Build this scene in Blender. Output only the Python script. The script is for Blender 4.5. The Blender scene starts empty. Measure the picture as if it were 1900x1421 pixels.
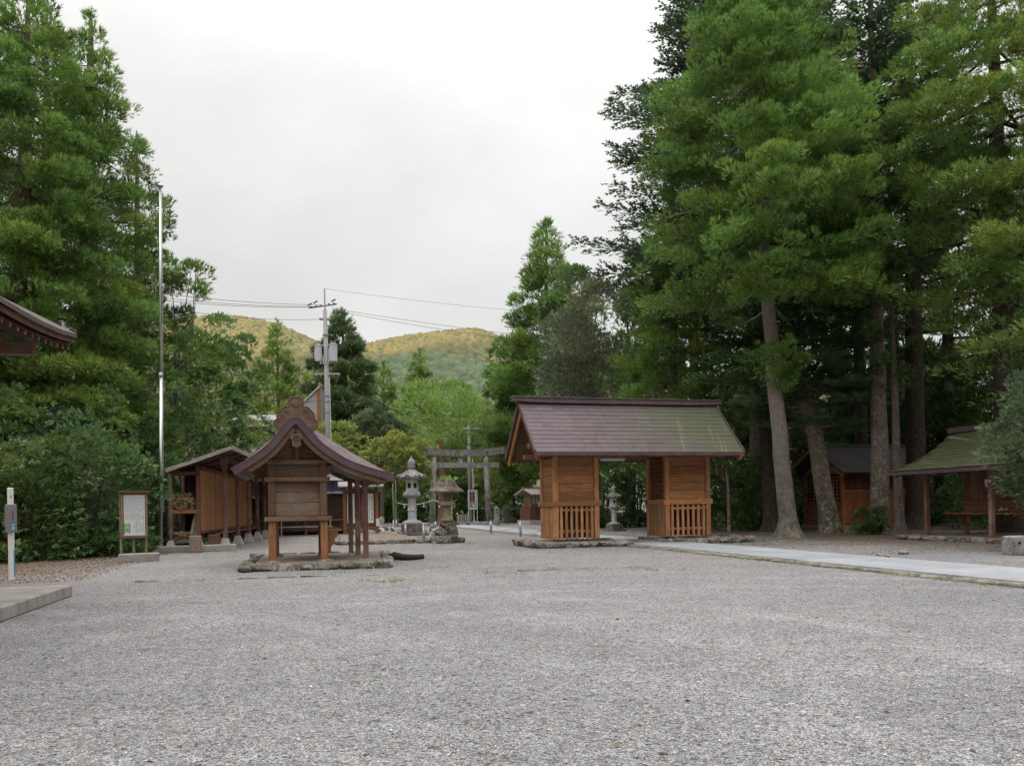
import bpy, math, random
import numpy as np
from math import sin, cos, pi, radians, atan2, sqrt

# ------------------------------------------------------------------ scene, camera, sky, sun, exposure
SC = bpy.context.scene
COL = SC.collection
EYE = 1.2            # camera height above the gravel (metres)
FOC = 1478.0         # focal length in photograph pixels
HOR = 942.0          # horizon row at the middle column
ROLL = radians(1.0)

cam_d = bpy.data.cameras.new('camera')
cam = bpy.data.objects.new('camera', cam_d)
COL.objects.link(cam)
cam.location = (0, 0, EYE)
cam.rotation_euler = (radians(90), ROLL, 0)
cam_d.sensor_width = 36.0
cam_d.lens = 36.0 * FOC / 1900.0
cam_d.shift_y = (HOR - 710.5) / 1900.0
cam_d.clip_start = 0.1
cam_d.clip_end = 6000
SC.camera = cam

SUN_EL, SUN_AZ = radians(5.0), radians(18)      # low evening sun behind the camera, a little to the left
world = bpy.data.worlds.new('World')
SC.world = world
world.use_nodes = True
wt = world.node_tree
wt.nodes.clear()
w_out = wt.nodes.new('ShaderNodeOutputWorld')
w_bg = wt.nodes.new('ShaderNodeBackground')
w_bg.inputs['Strength'].default_value = 0.1
w_sky = wt.nodes.new('ShaderNodeTexSky')
w_sky.sky_type = 'NISHITA'
w_sky.sun_disc = False
w_sky.sun_elevation = SUN_EL
w_sky.sun_rotation = radians(180) + SUN_AZ
w_tc = wt.nodes.new('ShaderNodeTexCoord')
w_sep = wt.nodes.new('ShaderNodeSeparateXYZ')
wt.links.new(w_tc.outputs['Generated'], w_sep.inputs[0])
def wmath(op, a, b=None, clamp=False):
    n = wt.nodes.new('ShaderNodeMath'); n.operation = op; n.use_clamp = clamp
    for i, x in enumerate((a, b)):
        if x is None: continue
        if isinstance(x, (int, float)): n.inputs[i].default_value = x
        else: wt.links.new(x, n.inputs[i])
    return n.outputs[0]
# overcast sky, several times brighter overhead than at the horizon (far steeper than the CIE sky, to light ground and foliage), broken by soft cloud banks
up = wmath('MAXIMUM', w_sep.outputs['Z'], 0.0)
grad = wmath('ADD', 0.66, wmath('MULTIPLY', wmath('POWER', up, 3.4), 3.9))
den = wmath('ADD', up, 0.18)
w_comb = wt.nodes.new('ShaderNodeCombineXYZ')
wt.links.new(wmath('DIVIDE', w_sep.outputs['X'], den), w_comb.inputs[0])
wt.links.new(wmath('DIVIDE', w_sep.outputs['Y'], den), w_comb.inputs[1])
w_noise = wt.nodes.new('ShaderNodeTexNoise')
w_noise.inputs['Scale'].default_value = 0.75
w_noise.inputs['Detail'].default_value = 7
w_noise.inputs['Roughness'].default_value = 0.52
w_noise.inputs['Distortion'].default_value = 0.4
wt.links.new(w_comb.outputs[0], w_noise.inputs['Vector'])
w_ramp = wt.nodes.new('ShaderNodeValToRGB')
w_ramp.color_ramp.elements[0].position = 0.34
w_ramp.color_ramp.elements[0].color = (0.83, 0.79, 0.77, 1)
w_ramp.color_ramp.elements[1].position = 0.68
w_ramp.color_ramp.elements[1].color = (1.13, 1.11, 1.085, 1)
e = w_ramp.color_ramp.elements.new(0.5); e.color = (0.96, 0.93, 0.905, 1)
wt.links.new(w_noise.outputs['Fac'], w_ramp.inputs[0])
w_mul = wt.nodes.new('ShaderNodeVectorMath'); w_mul.operation = 'SCALE'
wt.links.new(w_ramp.outputs['Color'], w_mul.inputs[0])
SKY_Z = 11.0
wt.links.new(wmath('MULTIPLY', grad, SKY_Z), w_mul.inputs['Scale'])
w_mix = wt.nodes.new('ShaderNodeMixRGB')
w_mix.inputs[0].default_value = 0.72
wt.links.new(w_sky.outputs[0], w_mix.inputs[1])
wt.links.new(w_mul.outputs[0], w_mix.inputs[2])
wt.links.new(w_mix.outputs[0], w_bg.inputs['Color'])
wt.links.new(w_bg.outputs[0], w_out.inputs['Surface'])

sun_d = bpy.data.lights.new('sun', 'SUN')
sun_d.energy = 5.0
sun_d.angle = radians(0.5)
sun_d.color = (1.0, 0.62, 0.33)
sun = bpy.data.objects.new('sun', sun_d)
COL.objects.link(sun)
sun.rotation_euler = (radians(90) - SUN_EL, 0, -SUN_AZ)   # shines along +Y, from behind the camera
sun.location = (-60, -150, 60)

SC.view_settings.view_transform = 'Standard'
SC.view_settings.look = 'None'
SC.view_settings.exposure = 0.42
SC.view_settings.gamma = 1.0
SC.view_settings.use_curve_mapping = False
SC.render.engine = 'CYCLES'
SC.cycles.max_bounces = 8
SC.cycles.diffuse_bounces = 5
SC.cycles.glossy_bounces = 2
SC.cycles.transmission_bounces = 6
SC.cycles.transparent_max_bounces = 4
SC.cycles.volume_bounces = 0
SC.cycles.sample_clamp_indirect = 6
SC.cycles.use_denoising = True
SC.cycles.use_fast_gi = False
try:
    SC.cycles.denoiser = 'OPENIMAGEDENOISE'
    SC.cycles.denoising_input_passes = 'RGB_ALBEDO_NORMAL'
    SC.cycles.denoising_prefilter = 'NONE'
except Exception:
    pass

# ------------------------------------------------------------------ survey helpers (photograph row/column -> place)
def ray(px, py):
    u = (px - 950) / FOC; v = (HOR - py) / FOC
    return u * cos(ROLL) + v * sin(ROLL), -u * sin(ROLL) + v * cos(ROLL)
def G(px, py, h=0.0):
    x, z = ray(px, py)
    t = (h - EYE) / z
    return (x * t, t, h)
def AT(px, py, Y):
    x, z = ray(px, py)
    return (x * Y, Y, EYE + z * Y)
def XZ(px, py, Y):
    p = AT(px, py, Y); return p[0], p[2]

# ------------------------------------------------------------------ materials
MATS = {}
def new_mat(name):
    m = bpy.data.materials.new(name); m.use_nodes = True
    nt = m.node_tree
    b = nt.nodes.get('Principled BSDF')
    MATS[name] = m
    return m, nt, b
def node(nt, typ, props=None, **inp):
    n = nt.nodes.new(typ)
    for k, v in (props or {}).items(): setattr(n, k, v)
    for k, v in inp.items():
        k = k.replace('_', ' ')
        s = n.inputs[int(k)] if k.isdigit() else n.inputs[k]
        if isinstance(v, bpy.types.NodeSocket): nt.links.new(v, s)
        else: s.default_value = v
    return n
def c4(c): return (c[0], c[1], c[2], 1.0)
def ramp(nt, fac, stops):
    r = nt.nodes.new('ShaderNodeValToRGB')
    el = r.color_ramp.elements
    while len(el) < len(stops): el.new(0.5)
    for i, (p, c) in enumerate(stops):
        el[i].position = p
        el[i].color = c4(c) if isinstance(c, tuple) else (c, c, c, 1)
    nt.links.new(fac, r.inputs[0])
    return r.outputs['Color']
def mixc(nt, fac, a, b, mode='MIX'):
    n = nt.nodes.new('ShaderNodeMixRGB'); n.blend_type = mode
    for i, x in enumerate((fac, a, b)):
        if isinstance(x, bpy.types.NodeSocket): nt.links.new(x, n.inputs[i])
        elif isinstance(x, tuple): n.inputs[i].default_value = c4(x)
        else: n.inputs[i].default_value = x if i == 0 else (x, x, x, 1)
    return n.outputs[0]
def mth(nt, op, a, b=0.0, clamp=False):
    n = nt.nodes.new('ShaderNodeMath'); n.operation = op; n.use_clamp = clamp
    for i, x in enumerate((a, b)):
        if isinstance(x, bpy.types.NodeSocket): nt.links.new(x, n.inputs[i])
        else: n.inputs[i].default_value = x
    return n.outputs[0]
def noise(nt, vec, scale, detail=4, rough=0.55, dist=0.0):
    n = node(nt, 'ShaderNodeTexNoise', Vector=vec, Scale=scale, Detail=detail, Roughness=rough, Distortion=dist)
    return n.outputs['Fac']
def bump(nt, b, h, strength=0.3, dist=0.01):
    n = node(nt, 'ShaderNodeBump', Height=h, Strength=strength, Distance=dist)
    nt.links.new(n.outputs[0], b.inputs['Normal'])
def objco(nt, rand=True):
    tc = node(nt, 'ShaderNodeTexCoord')
    if not rand: return tc.outputs['Object']
    oi = node(nt, 'ShaderNodeObjectInfo')
    s = node(nt, 'ShaderNodeVectorMath', {'operation': 'SCALE'}, **{'0': (37.1, 19.7, 53.3)})
    nt.links.new(oi.outputs['Random'], s.inputs['Scale'])
    a = node(nt, 'ShaderNodeVectorMath', {'operation': 'ADD'}, **{'0': tc.outputs['Object'], '1': s.outputs[0]})
    return a.outputs[0]

def wood(name, dark, mid, light, grey=None, greyamt=0.0, rough=0.72, var=0.25, fine=34.0, mossy=0.0):
    m, nt, b = new_mat(name)
    uv = node(nt, 'ShaderNodeTexCoord').outputs['UV']
    oi = node(nt, 'ShaderNodeObjectInfo')
    off = node(nt, 'ShaderNodeCombineXYZ', X=mth(nt, 'MULTIPLY', oi.outputs['Random'], 57.0), Y=mth(nt, 'MULTIPLY', oi.outputs['Random'], 31.0))
    v = node(nt, 'ShaderNodeVectorMath', {'operation': 'ADD'}, **{'0': uv, '1': off.outputs[0]}).outputs[0]
    g1 = noise(nt, node(nt, 'ShaderNodeMapping', Vector=v, Scale=(1.1, 11, 1)).outputs[0], 1.6, 5, 0.6, 0.7)
    g2 = noise(nt, node(nt, 'ShaderNodeMapping', Vector=v, Scale=(2.0, fine * 2.2, 1)).outputs[0], 2.0, 3, 0.6)
    f = mth(nt, 'ADD', mth(nt, 'MULTIPLY', g1, 0.66), mth(nt, 'MULTIPLY', g2, 0.34))
    col = ramp(nt, f, [(0.33, dark), (0.5, mid), (0.68, light)])
    big = noise(nt, objco(nt), 1.7, 4, 0.6)
    if grey:
        gm = mth(nt, 'MULTIPLY', ramp(nt, big, [(0.42, 0.0), (0.66, 1.0)]), greyamt)
        col = mixc(nt, gm, col, grey)
    pv = mth(nt, 'ADD', mth(nt, 'MULTIPLY', oi.outputs['Random'], 2 * var), 1 - var)
    sp = mth(nt, 'ADD', mth(nt, 'MULTIPLY', noise(nt, objco(nt), 5.5, 4), 0.5), 0.75)
    col = mixc(nt, 1.0, col, mth(nt, 'MULTIPLY', pv, sp), 'MULTIPLY')
    if mossy:
        mm = ramp(nt, noise(nt, objco(nt), 3.0, 6, 0.65), [(0.5, 0.0), (0.66, 1.0)])
        col = mixc(nt, mth(nt, 'MULTIPLY', mm, mossy), col, (0.075, 0.085, 0.03))
    nt.links.new(col, b.inputs['Base Color'])
    b.inputs['Roughness'].default_value = rough
    b.inputs['Specular IOR Level'].default_value = 0.25
    bump(nt, b, f, 0.5, 0.006)
    return m

def stone(name, base, light, dark, lichen=(0.5, 0.51, 0.47), la=0.5, stain=0.7, moss=0.0, scale=1.0, rough=0.9, bumpd=0.02):
    m, nt, b = new_mat(name)
    v = objco(nt)
    n1 = noise(nt, v, 3.0 * scale, 7, 0.62)
    n2 = noise(nt, v, 46 * scale, 3, 0.7)
    f = mth(nt, 'ADD', mth(nt, 'MULTIPLY', n1, 0.7), mth(nt, 'MULTIPLY', n2, 0.3))
    col = ramp(nt, f, [(0.32, dark), (0.52, base), (0.72, light)])
    if stain:
        st = ramp(nt, noise(nt, node(nt, 'ShaderNodeMapping', Vector=v, Scale=(1, 1, 0.45), Location=(5, 2, 1)).outputs[0], 5.0 * scale, 7, 0.7), [(0.5, 0.0), (0.64, 1.0)])
        col = mixc(nt, mth(nt, 'MULTIPLY', st, stain), col, (dark[0] * 0.45, dark[1] * 0.45, dark[2] * 0.43))
    if la:
        li = ramp(nt, noise(nt, node(nt, 'ShaderNodeMapping', Vector=v, Location=(9, 3, 7)).outputs[0], 9.0 * scale, 6, 0.68), [(0.55, 0.0), (0.62, 1.0)])
        col = mixc(nt, mth(nt, 'MULTIPLY', li, la), col, lichen)
    if moss:
        mo = ramp(nt, noise(nt, node(nt, 'ShaderNodeMapping', Vector=v, Location=(1, 8, 4)).outputs[0], 4.0 * scale, 6, 0.7), [(0.47, 0.0), (0.6, 1.0)])
        col = mixc(nt, mth(nt, 'MULTIPLY', mo, moss), col, (0.07, 0.085, 0.02))
    nt.links.new(col, b.inputs['Base Color'])
    b.inputs['Roughness'].default_value = rough
    b.inputs['Specular IOR Level'].default_value = 0.2
    bump(nt, b, f, 0.7, bumpd)
    return m

def plain(name, col, rough=0.5, metal=0.0, var=0.12, scale=6.0, spec=0.4):
    m, nt, b = new_mat(name)
    n1 = noise(nt, objco(nt), scale, 6, 0.65)
    c = mixc(nt, 1.0, col, mth(nt, 'ADD', mth(nt, 'MULTIPLY', n1, 2 * var), 1 - var), 'MULTIPLY')
    nt.links.new(c, b.inputs['Base Color'])
    b.inputs['Roughness'].default_value = rough
    b.inputs['Metallic'].default_value = metal
    b.inputs['Specular IOR Level'].default_value = spec
    bump(nt, b, n1, 0.12, 0.01)
    return m

def leafmat(name, dark, light, yellow, transl=0.22, rough=0.5, spec=0.3):
    m, nt, b = new_mat(name)
    at = node(nt, 'ShaderNodeAttribute', {'attribute_name': 'tint'})
    sp = node(nt, 'ShaderNodeSeparateColor', Color=at.outputs['Color'])
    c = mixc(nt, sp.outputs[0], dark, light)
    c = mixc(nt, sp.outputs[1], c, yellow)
    nt.links.new(c, b.inputs['Base Color'])
    b.inputs['Roughness'].default_value = rough
    b.inputs['Specular IOR Level'].default_value = spec
    tr = node(nt, 'ShaderNodeBsdfTranslucent', Color=c)
    mx = node(nt, 'ShaderNodeMixShader', Fac=transl)
    nt.links.new(b.outputs[0], mx.inputs[1]); nt.links.new(tr.outputs[0], mx.inputs[2])
    nt.links.new(mx.outputs[0], nt.nodes['Material Output'].inputs['Surface'])
    return m

def bark(name, dark, mid, light, lichen=0.0, moss=0.0, su=1.2, sv=9.0):
    m, nt, b = new_mat(name)
    uv = node(nt, 'ShaderNodeTexCoord').outputs['UV']
    v = node(nt, 'ShaderNodeMapping', Vector=uv, Scale=(su, sv, 1)).outputs[0]
    n1 = noise(nt, v, 2.2, 7, 0.65, 0.5)
    col = ramp(nt, n1, [(0.34, dark), (0.5, mid), (0.66, light)])
    o = objco(nt)
    pm = noise(nt, o, 0.9, 3)
    if lichen:
        li = ramp(nt, noise(nt, o, 7.5, 6, 0.7), [(0.52, 0.0), (0.575, 1.0)])
        li = mth(nt, 'MULTIPLY', li, ramp(nt, pm, [(0.36, 0.15), (0.6, 1.0)]))
        col = mixc(nt, mth(nt, 'MULTIPLY', li, lichen), col, (0.42, 0.45, 0.42))
    if moss:
        sz = node(nt, 'ShaderNodeSeparateXYZ', Vector=node(nt, 'ShaderNodeTexCoord').outputs['Object'])
        fall = ramp(nt, mth(nt, 'DIVIDE', sz.outputs['Z'], 3.0), [(0.0, 1.0), (1.0, 0.15)])
        mo = ramp(nt, noise(nt, o, 4.0, 6, 0.7), [(0.42, 0.0), (0.58, 1.0)])
        col = mixc(nt, mth(nt, 'MULTIPLY', mth(nt, 'MULTIPLY', mo, fall), moss), col, (0.05, 0.062, 0.018))
    nt.links.new(col, b.inputs['Base Color'])
    b.inputs['Roughness'].default_value = 0.92
    b.inputs['Specular IOR Level'].default_value = 0.15
    bump(nt, b, n1, 0.9, 0.05)
    return m

# wood
wood('cedar_orange', (0.15, 0.057, 0.022), (0.325, 0.138, 0.055), (0.45, 0.215, 0.095), (0.24, 0.165, 0.11), 0.45, 0.72, 0.32)
wood('cedar_picket', (0.2, 0.078, 0.032), (0.41, 0.18, 0.078), (0.54, 0.275, 0.135), (0.34, 0.25, 0.16), 0.4, mossy=0.15)
wood('cedar_brown', (0.075, 0.038, 0.022), (0.165, 0.085, 0.05), (0.25, 0.14, 0.085), (0.175, 0.14, 0.11), 0.65)
wood('cedar_leg', (0.12, 0.05, 0.02), (0.26, 0.115, 0.048), (0.36, 0.17, 0.08), (0.2, 0.14, 0.09), 0.4)
wood('board_brown', (0.085, 0.05, 0.034), (0.17, 0.105, 0.073), (0.25, 0.165, 0.12), (0.17, 0.145, 0.125), 0.75)
wood('red_brown', (0.06, 0.023, 0.017), (0.125, 0.048, 0.036), (0.19, 0.078, 0.058), (0.13, 0.1, 0.085), 0.35)
wood('post_weathered', (0.075, 0.03, 0.022), (0.15, 0.068, 0.05), (0.26, 0.16, 0.135), (0.27, 0.22, 0.2), 0.6)
wood('plywood_orange', (0.25, 0.105, 0.045), (0.39, 0.18, 0.08), (0.47, 0.235, 0.115), None, 0, 0.6, 0.1, 50)
wood('grey_wood', (0.1, 0.085, 0.07), (0.2, 0.175, 0.15), (0.32, 0.29, 0.26), (0.3, 0.28, 0.25), 0.5)
wood('pale_board', (0.25, 0.2, 0.15), (0.4, 0.34, 0.27), (0.5, 0.44, 0.37), (0.33, 0.3, 0.27), 0.5)
wood('mossy_post', (0.12, 0.095, 0.05), (0.24, 0.2, 0.11), (0.34, 0.3, 0.19), (0.25, 0.24, 0.15), 0.6, mossy=0.6)
wood('hut_red', (0.16, 0.052, 0.022), (0.33, 0.115, 0.045), (0.46, 0.18, 0.08), None, 0, 0.65)
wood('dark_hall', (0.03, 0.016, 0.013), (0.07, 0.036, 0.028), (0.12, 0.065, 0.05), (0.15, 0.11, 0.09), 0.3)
wood('bamboo_end', (0.25, 0.15, 0.07), (0.48, 0.33, 0.19), (0.62, 0.47, 0.3), (0.3, 0.26, 0.2), 0.5, 0.6, 0.35)
plain('log_dark', (0.035, 0.024, 0.018), 0.85)
plain('carved_grey', (0.2, 0.165, 0.15), 0.8, 0, 0.3, 9)
plain('black_hole', (0.012, 0.011, 0.01), 0.9)

def copper(name, c1, c2, moss=None, lo=0.0, hi=1.0, mossamt=0.9):
    m, nt, b = new_mat(name)
    o = objco(nt)
    n1 = noise(nt, o, 2.2, 6, 0.65)
    col = ramp(nt, n1, [(0.35, c1), (0.65, c2)])
    oi = node(nt, 'ShaderNodeObjectInfo')
    col = mixc(nt, 1.0, col, mth(nt, 'ADD', mth(nt, 'MULTIPLY', oi.outputs['Random'], 0.11), 0.945), 'MULTIPLY')
    geo = node(nt, 'ShaderNodeNewGeometry')
    if moss:
        # moss has crept over one end of the roof; edge of the patch broken by rain streaks
        p = geo.outputs['Position']
        d = node(nt, 'ShaderNodeVectorMath', {'operation': 'DOT_PRODUCT'}, **{'0': p, '1': (cos(GA), sin(GA), 0)}).outputs['Value']
        t = mth(nt, 'DIVIDE', mth(nt, 'SUBTRACT', d, lo), hi - lo)
        st = noise(nt, node(nt, 'ShaderNodeMapping', Vector=p, Rotation=(0, 0, -GA), Scale=(2.3, 0.3, 0.5)).outputs[0], 1.6, 6, 0.7)
        pat = noise(nt, p, 1.1, 5, 0.65)
        t2 = mth(nt, 'ADD', t, mth(nt, 'MULTIPLY', mth(nt, 'SUBTRACT', mth(nt, 'ADD', st, pat), 1.0), 1.1))
        mk = ramp(nt, t2, [(0.05, 0.0), (0.95, 1.0)])
        mc = mixc(nt, noise(nt, p, 14, 4), moss, (moss[0] * 0.55, moss[1] * 0.62, moss[2] * 0.8))
        col = mixc(nt, mth(nt, 'MULTIPLY', mk, mossamt), col, mc)
        wr = ramp(nt, noise(nt, node(nt, 'ShaderNodeMapping', Vector=p, Rotation=(0, 0, -GA), Scale=(7.5, 0.25, 0.35)).outputs[0], 1.3, 4, 0.6), [(0.58, 0.0), (0.68, 1.0)])
        col = mixc(nt, mth(nt, 'MULTIPLY', mth(nt, 'MULTIPLY', wr, mk), 0.5), col, (0.3, 0.31, 0.24))
    nt.links.new(col, b.inputs['Base Color'])
    b.inputs['Roughness'].default_value = 0.58
    b.inputs['Specular IOR Level'].default_value = 0.35
    bump(nt, b, noise(nt, o, 18, 4, 0.7), 0.15, 0.006)
    return m
GA = radians(14.8)      # the whole precinct is laid out on axes turned this much

stone('granite', (0.33, 0.33, 0.325), (0.45, 0.45, 0.445), (0.19, 0.19, 0.185), la=0.35, stain=0.5)
stone('granite_clean', (0.44, 0.455, 0.465), (0.54, 0.555, 0.565), (0.32, 0.33, 0.34), la=0.1, stain=0.15)
stone('torii_stone', (0.26, 0.245, 0.24), (0.38, 0.37, 0.36), (0.15, 0.14, 0.14), la=0.6, stain=0.9, scale=0.8)
stone('sandstone', (0.27, 0.22, 0.155), (0.36, 0.3, 0.22), (0.17, 0.14, 0.1), la=0.25, stain=0.45)
stone('roof_stone', (0.16, 0.135, 0.125), (0.25, 0.22, 0.2), (0.085, 0.072, 0.066), la=0.3, stain=0.6, moss=0.25)
stone('mossy_rock', (0.15, 0.13, 0.115), (0.25, 0.225, 0.2), (0.075, 0.065, 0.06), lichen=(0.42, 0.42, 0.4), la=0.9, stain=0.7, moss=0.55, scale=1.3)
stone('edge_rock', (0.25, 0.225, 0.2), (0.36, 0.335, 0.3), (0.12, 0.105, 0.095), lichen=(0.45, 0.46, 0.43), la=0.75, stain=0.6, moss=0.3, scale=1.5)
stone('white_rubble', (0.42, 0.42, 0.41), (0.62, 0.62, 0.61), (0.2, 0.2, 0.19), la=0.6, lichen=(0.75, 0.75, 0.74), stain=0.3, scale=2)
stone('concrete', (0.3, 0.285, 0.26), (0.37, 0.355, 0.33), (0.21, 0.195, 0.175), la=0.0, stain=0.35, moss=0.12, scale=0.8, bumpd=0.006)
stone('concrete_pale', (0.42, 0.415, 0.4), (0.5, 0.5, 0.49), (0.31, 0.3, 0.285), la=0.0, stain=0.25, bumpd=0.006)
stone('packed_earth', (0.21, 0.178, 0.145), (0.3, 0.26, 0.22), (0.13, 0.105, 0.085), la=0.0, stain=0.25, scale=0.7)
stone('kerb_stone', (0.24, 0.215, 0.19), (0.33, 0.305, 0.27), (0.12, 0.105, 0.09), la=0.4, stain=0.5, moss=0.25, scale=1.2)
plain('steel', (0.55, 0.56, 0.58), 0.34, 1.0, 0.05)
plain('steel_grey', (0.42, 0.43, 0.45), 0.45, 0.6, 0.1)
plain('white_paint', (0.66, 0.66, 0.65), 0.45, 0, 0.05)
plain('white_sheet', (0.72, 0.73, 0.74), 0.55, 0, 0.04)
plain('board_sheet', (0.55, 0.57, 0.59), 0.4, 0, 0.05)
plain('plate_grey', (0.22, 0.205, 0.205), 0.5, 0.2, 0.1)
plain('ink', (0.06, 0.06, 0.065), 0.6)
plain('ink_faint', (0.24, 0.25, 0.27), 0.6)
plain('sign_maroon', (0.085, 0.012, 0.03), 0.5)
plain('sign_blue', (0.03, 0.22, 0.42), 0.4)
plain('sign_teal', (0.06, 0.3, 0.3), 0.4)
plain('sign_green', (0.1, 0.34, 0.1), 0.5, 0, 0.3, 30)
plain('sign_lime', (0.3, 0.55, 0.1), 0.5)
plain('sign_orange', (0.6, 0.14, 0.05), 0.5)
plain('curtain_purple', (0.19, 0.16, 0.3), 0.85, 0, 0.12)
plain('cloth_blue', (0.03, 0.1, 0.4), 0.8)
plain('rope_white', (0.5, 0.47, 0.4), 0.9)
plain('cable', (0.05, 0.06, 0.06), 0.7)
plain('pole_concrete', (0.32, 0.32, 0.31), 0.85, 0, 0.15)
plain('transformer_grey', (0.48, 0.5, 0.52), 0.5)
plain('bamboo_green', (0.2, 0.28, 0.12), 0.5, 0, 0.2)
plain('roof_metal', (0.42, 0.4, 0.42), 0.4, 0.1, 0.25, 3)
plain('tower_grey', (0.3, 0.3, 0.32), 0.6, 0, 0.08)
plain('wall_cream', (0.45, 0.42, 0.33), 0.8)
plain('glass_dark', (0.03, 0.04, 0.045), 0.08, 0, 0.05, 3, 0.8)
plain('eave_metal', (0.085, 0.058, 0.058), 0.5, 0.1)
copper('copper_plain', (0.105, 0.07, 0.082), (0.155, 0.108, 0.124))
copper('copper_edge', (0.07, 0.042, 0.05), (0.11, 0.07, 0.082))
copper('copper_gate', (0.09, 0.066, 0.076), (0.135, 0.102, 0.113), (0.13, 0.142, 0.07), 7.9, 13.2)
copper('copper_moss', (0.075, 0.065, 0.055), (0.11, 0.098, 0.08), (0.1, 0.11, 0.042), 11.0, 16.5, 0.95)
copper('copper_dark', (0.06, 0.048, 0.055), (0.095, 0.078, 0.088))

# ------------------------------------------------------------------ mesh building helpers
def _ico():
    t = (1 + 5 ** 0.5) / 2
    v = [(-1, t, 0), (1, t, 0), (-1, -t, 0), (1, -t, 0), (0, -1, t), (0, 1, t), (0, -1, -t), (0, 1, -t), (t, 0, -1), (t, 0, 1), (-t, 0, -1), (-t, 0, 1)]
    f = [(0, 11, 5), (0, 5, 1), (0, 1, 7), (0, 7, 10), (0, 10, 11), (1, 5, 9), (5, 11, 4), (11, 10, 2), (10, 7, 6), (7, 1, 8), (3, 9, 4), (3, 4, 2), (3, 2, 6), (3, 6, 8), (3, 8, 9), (4, 9, 5), (2, 4, 11), (6, 2, 10), (8, 6, 7), (9, 8, 1)]
    v = [np.array(p) / np.linalg.norm(p) for p in v]
    mid = {}; nf = []
    def m(a, b):
        k = (min(a, b), max(a, b))
        if k not in mid:
            p = v[a] + v[b]; v.append(p / np.linalg.norm(p)); mid[k] = len(v) - 1
        return mid[k]
    for a, b, c in f:
        x, y, z = m(a, b), m(b, c), m(c, a)
        nf += [(a, x, z), (b, y, x), (c, z, y), (x, y, z)]
    return np.array(v), nf
ICO_V, ICO_F = _ico()

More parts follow.
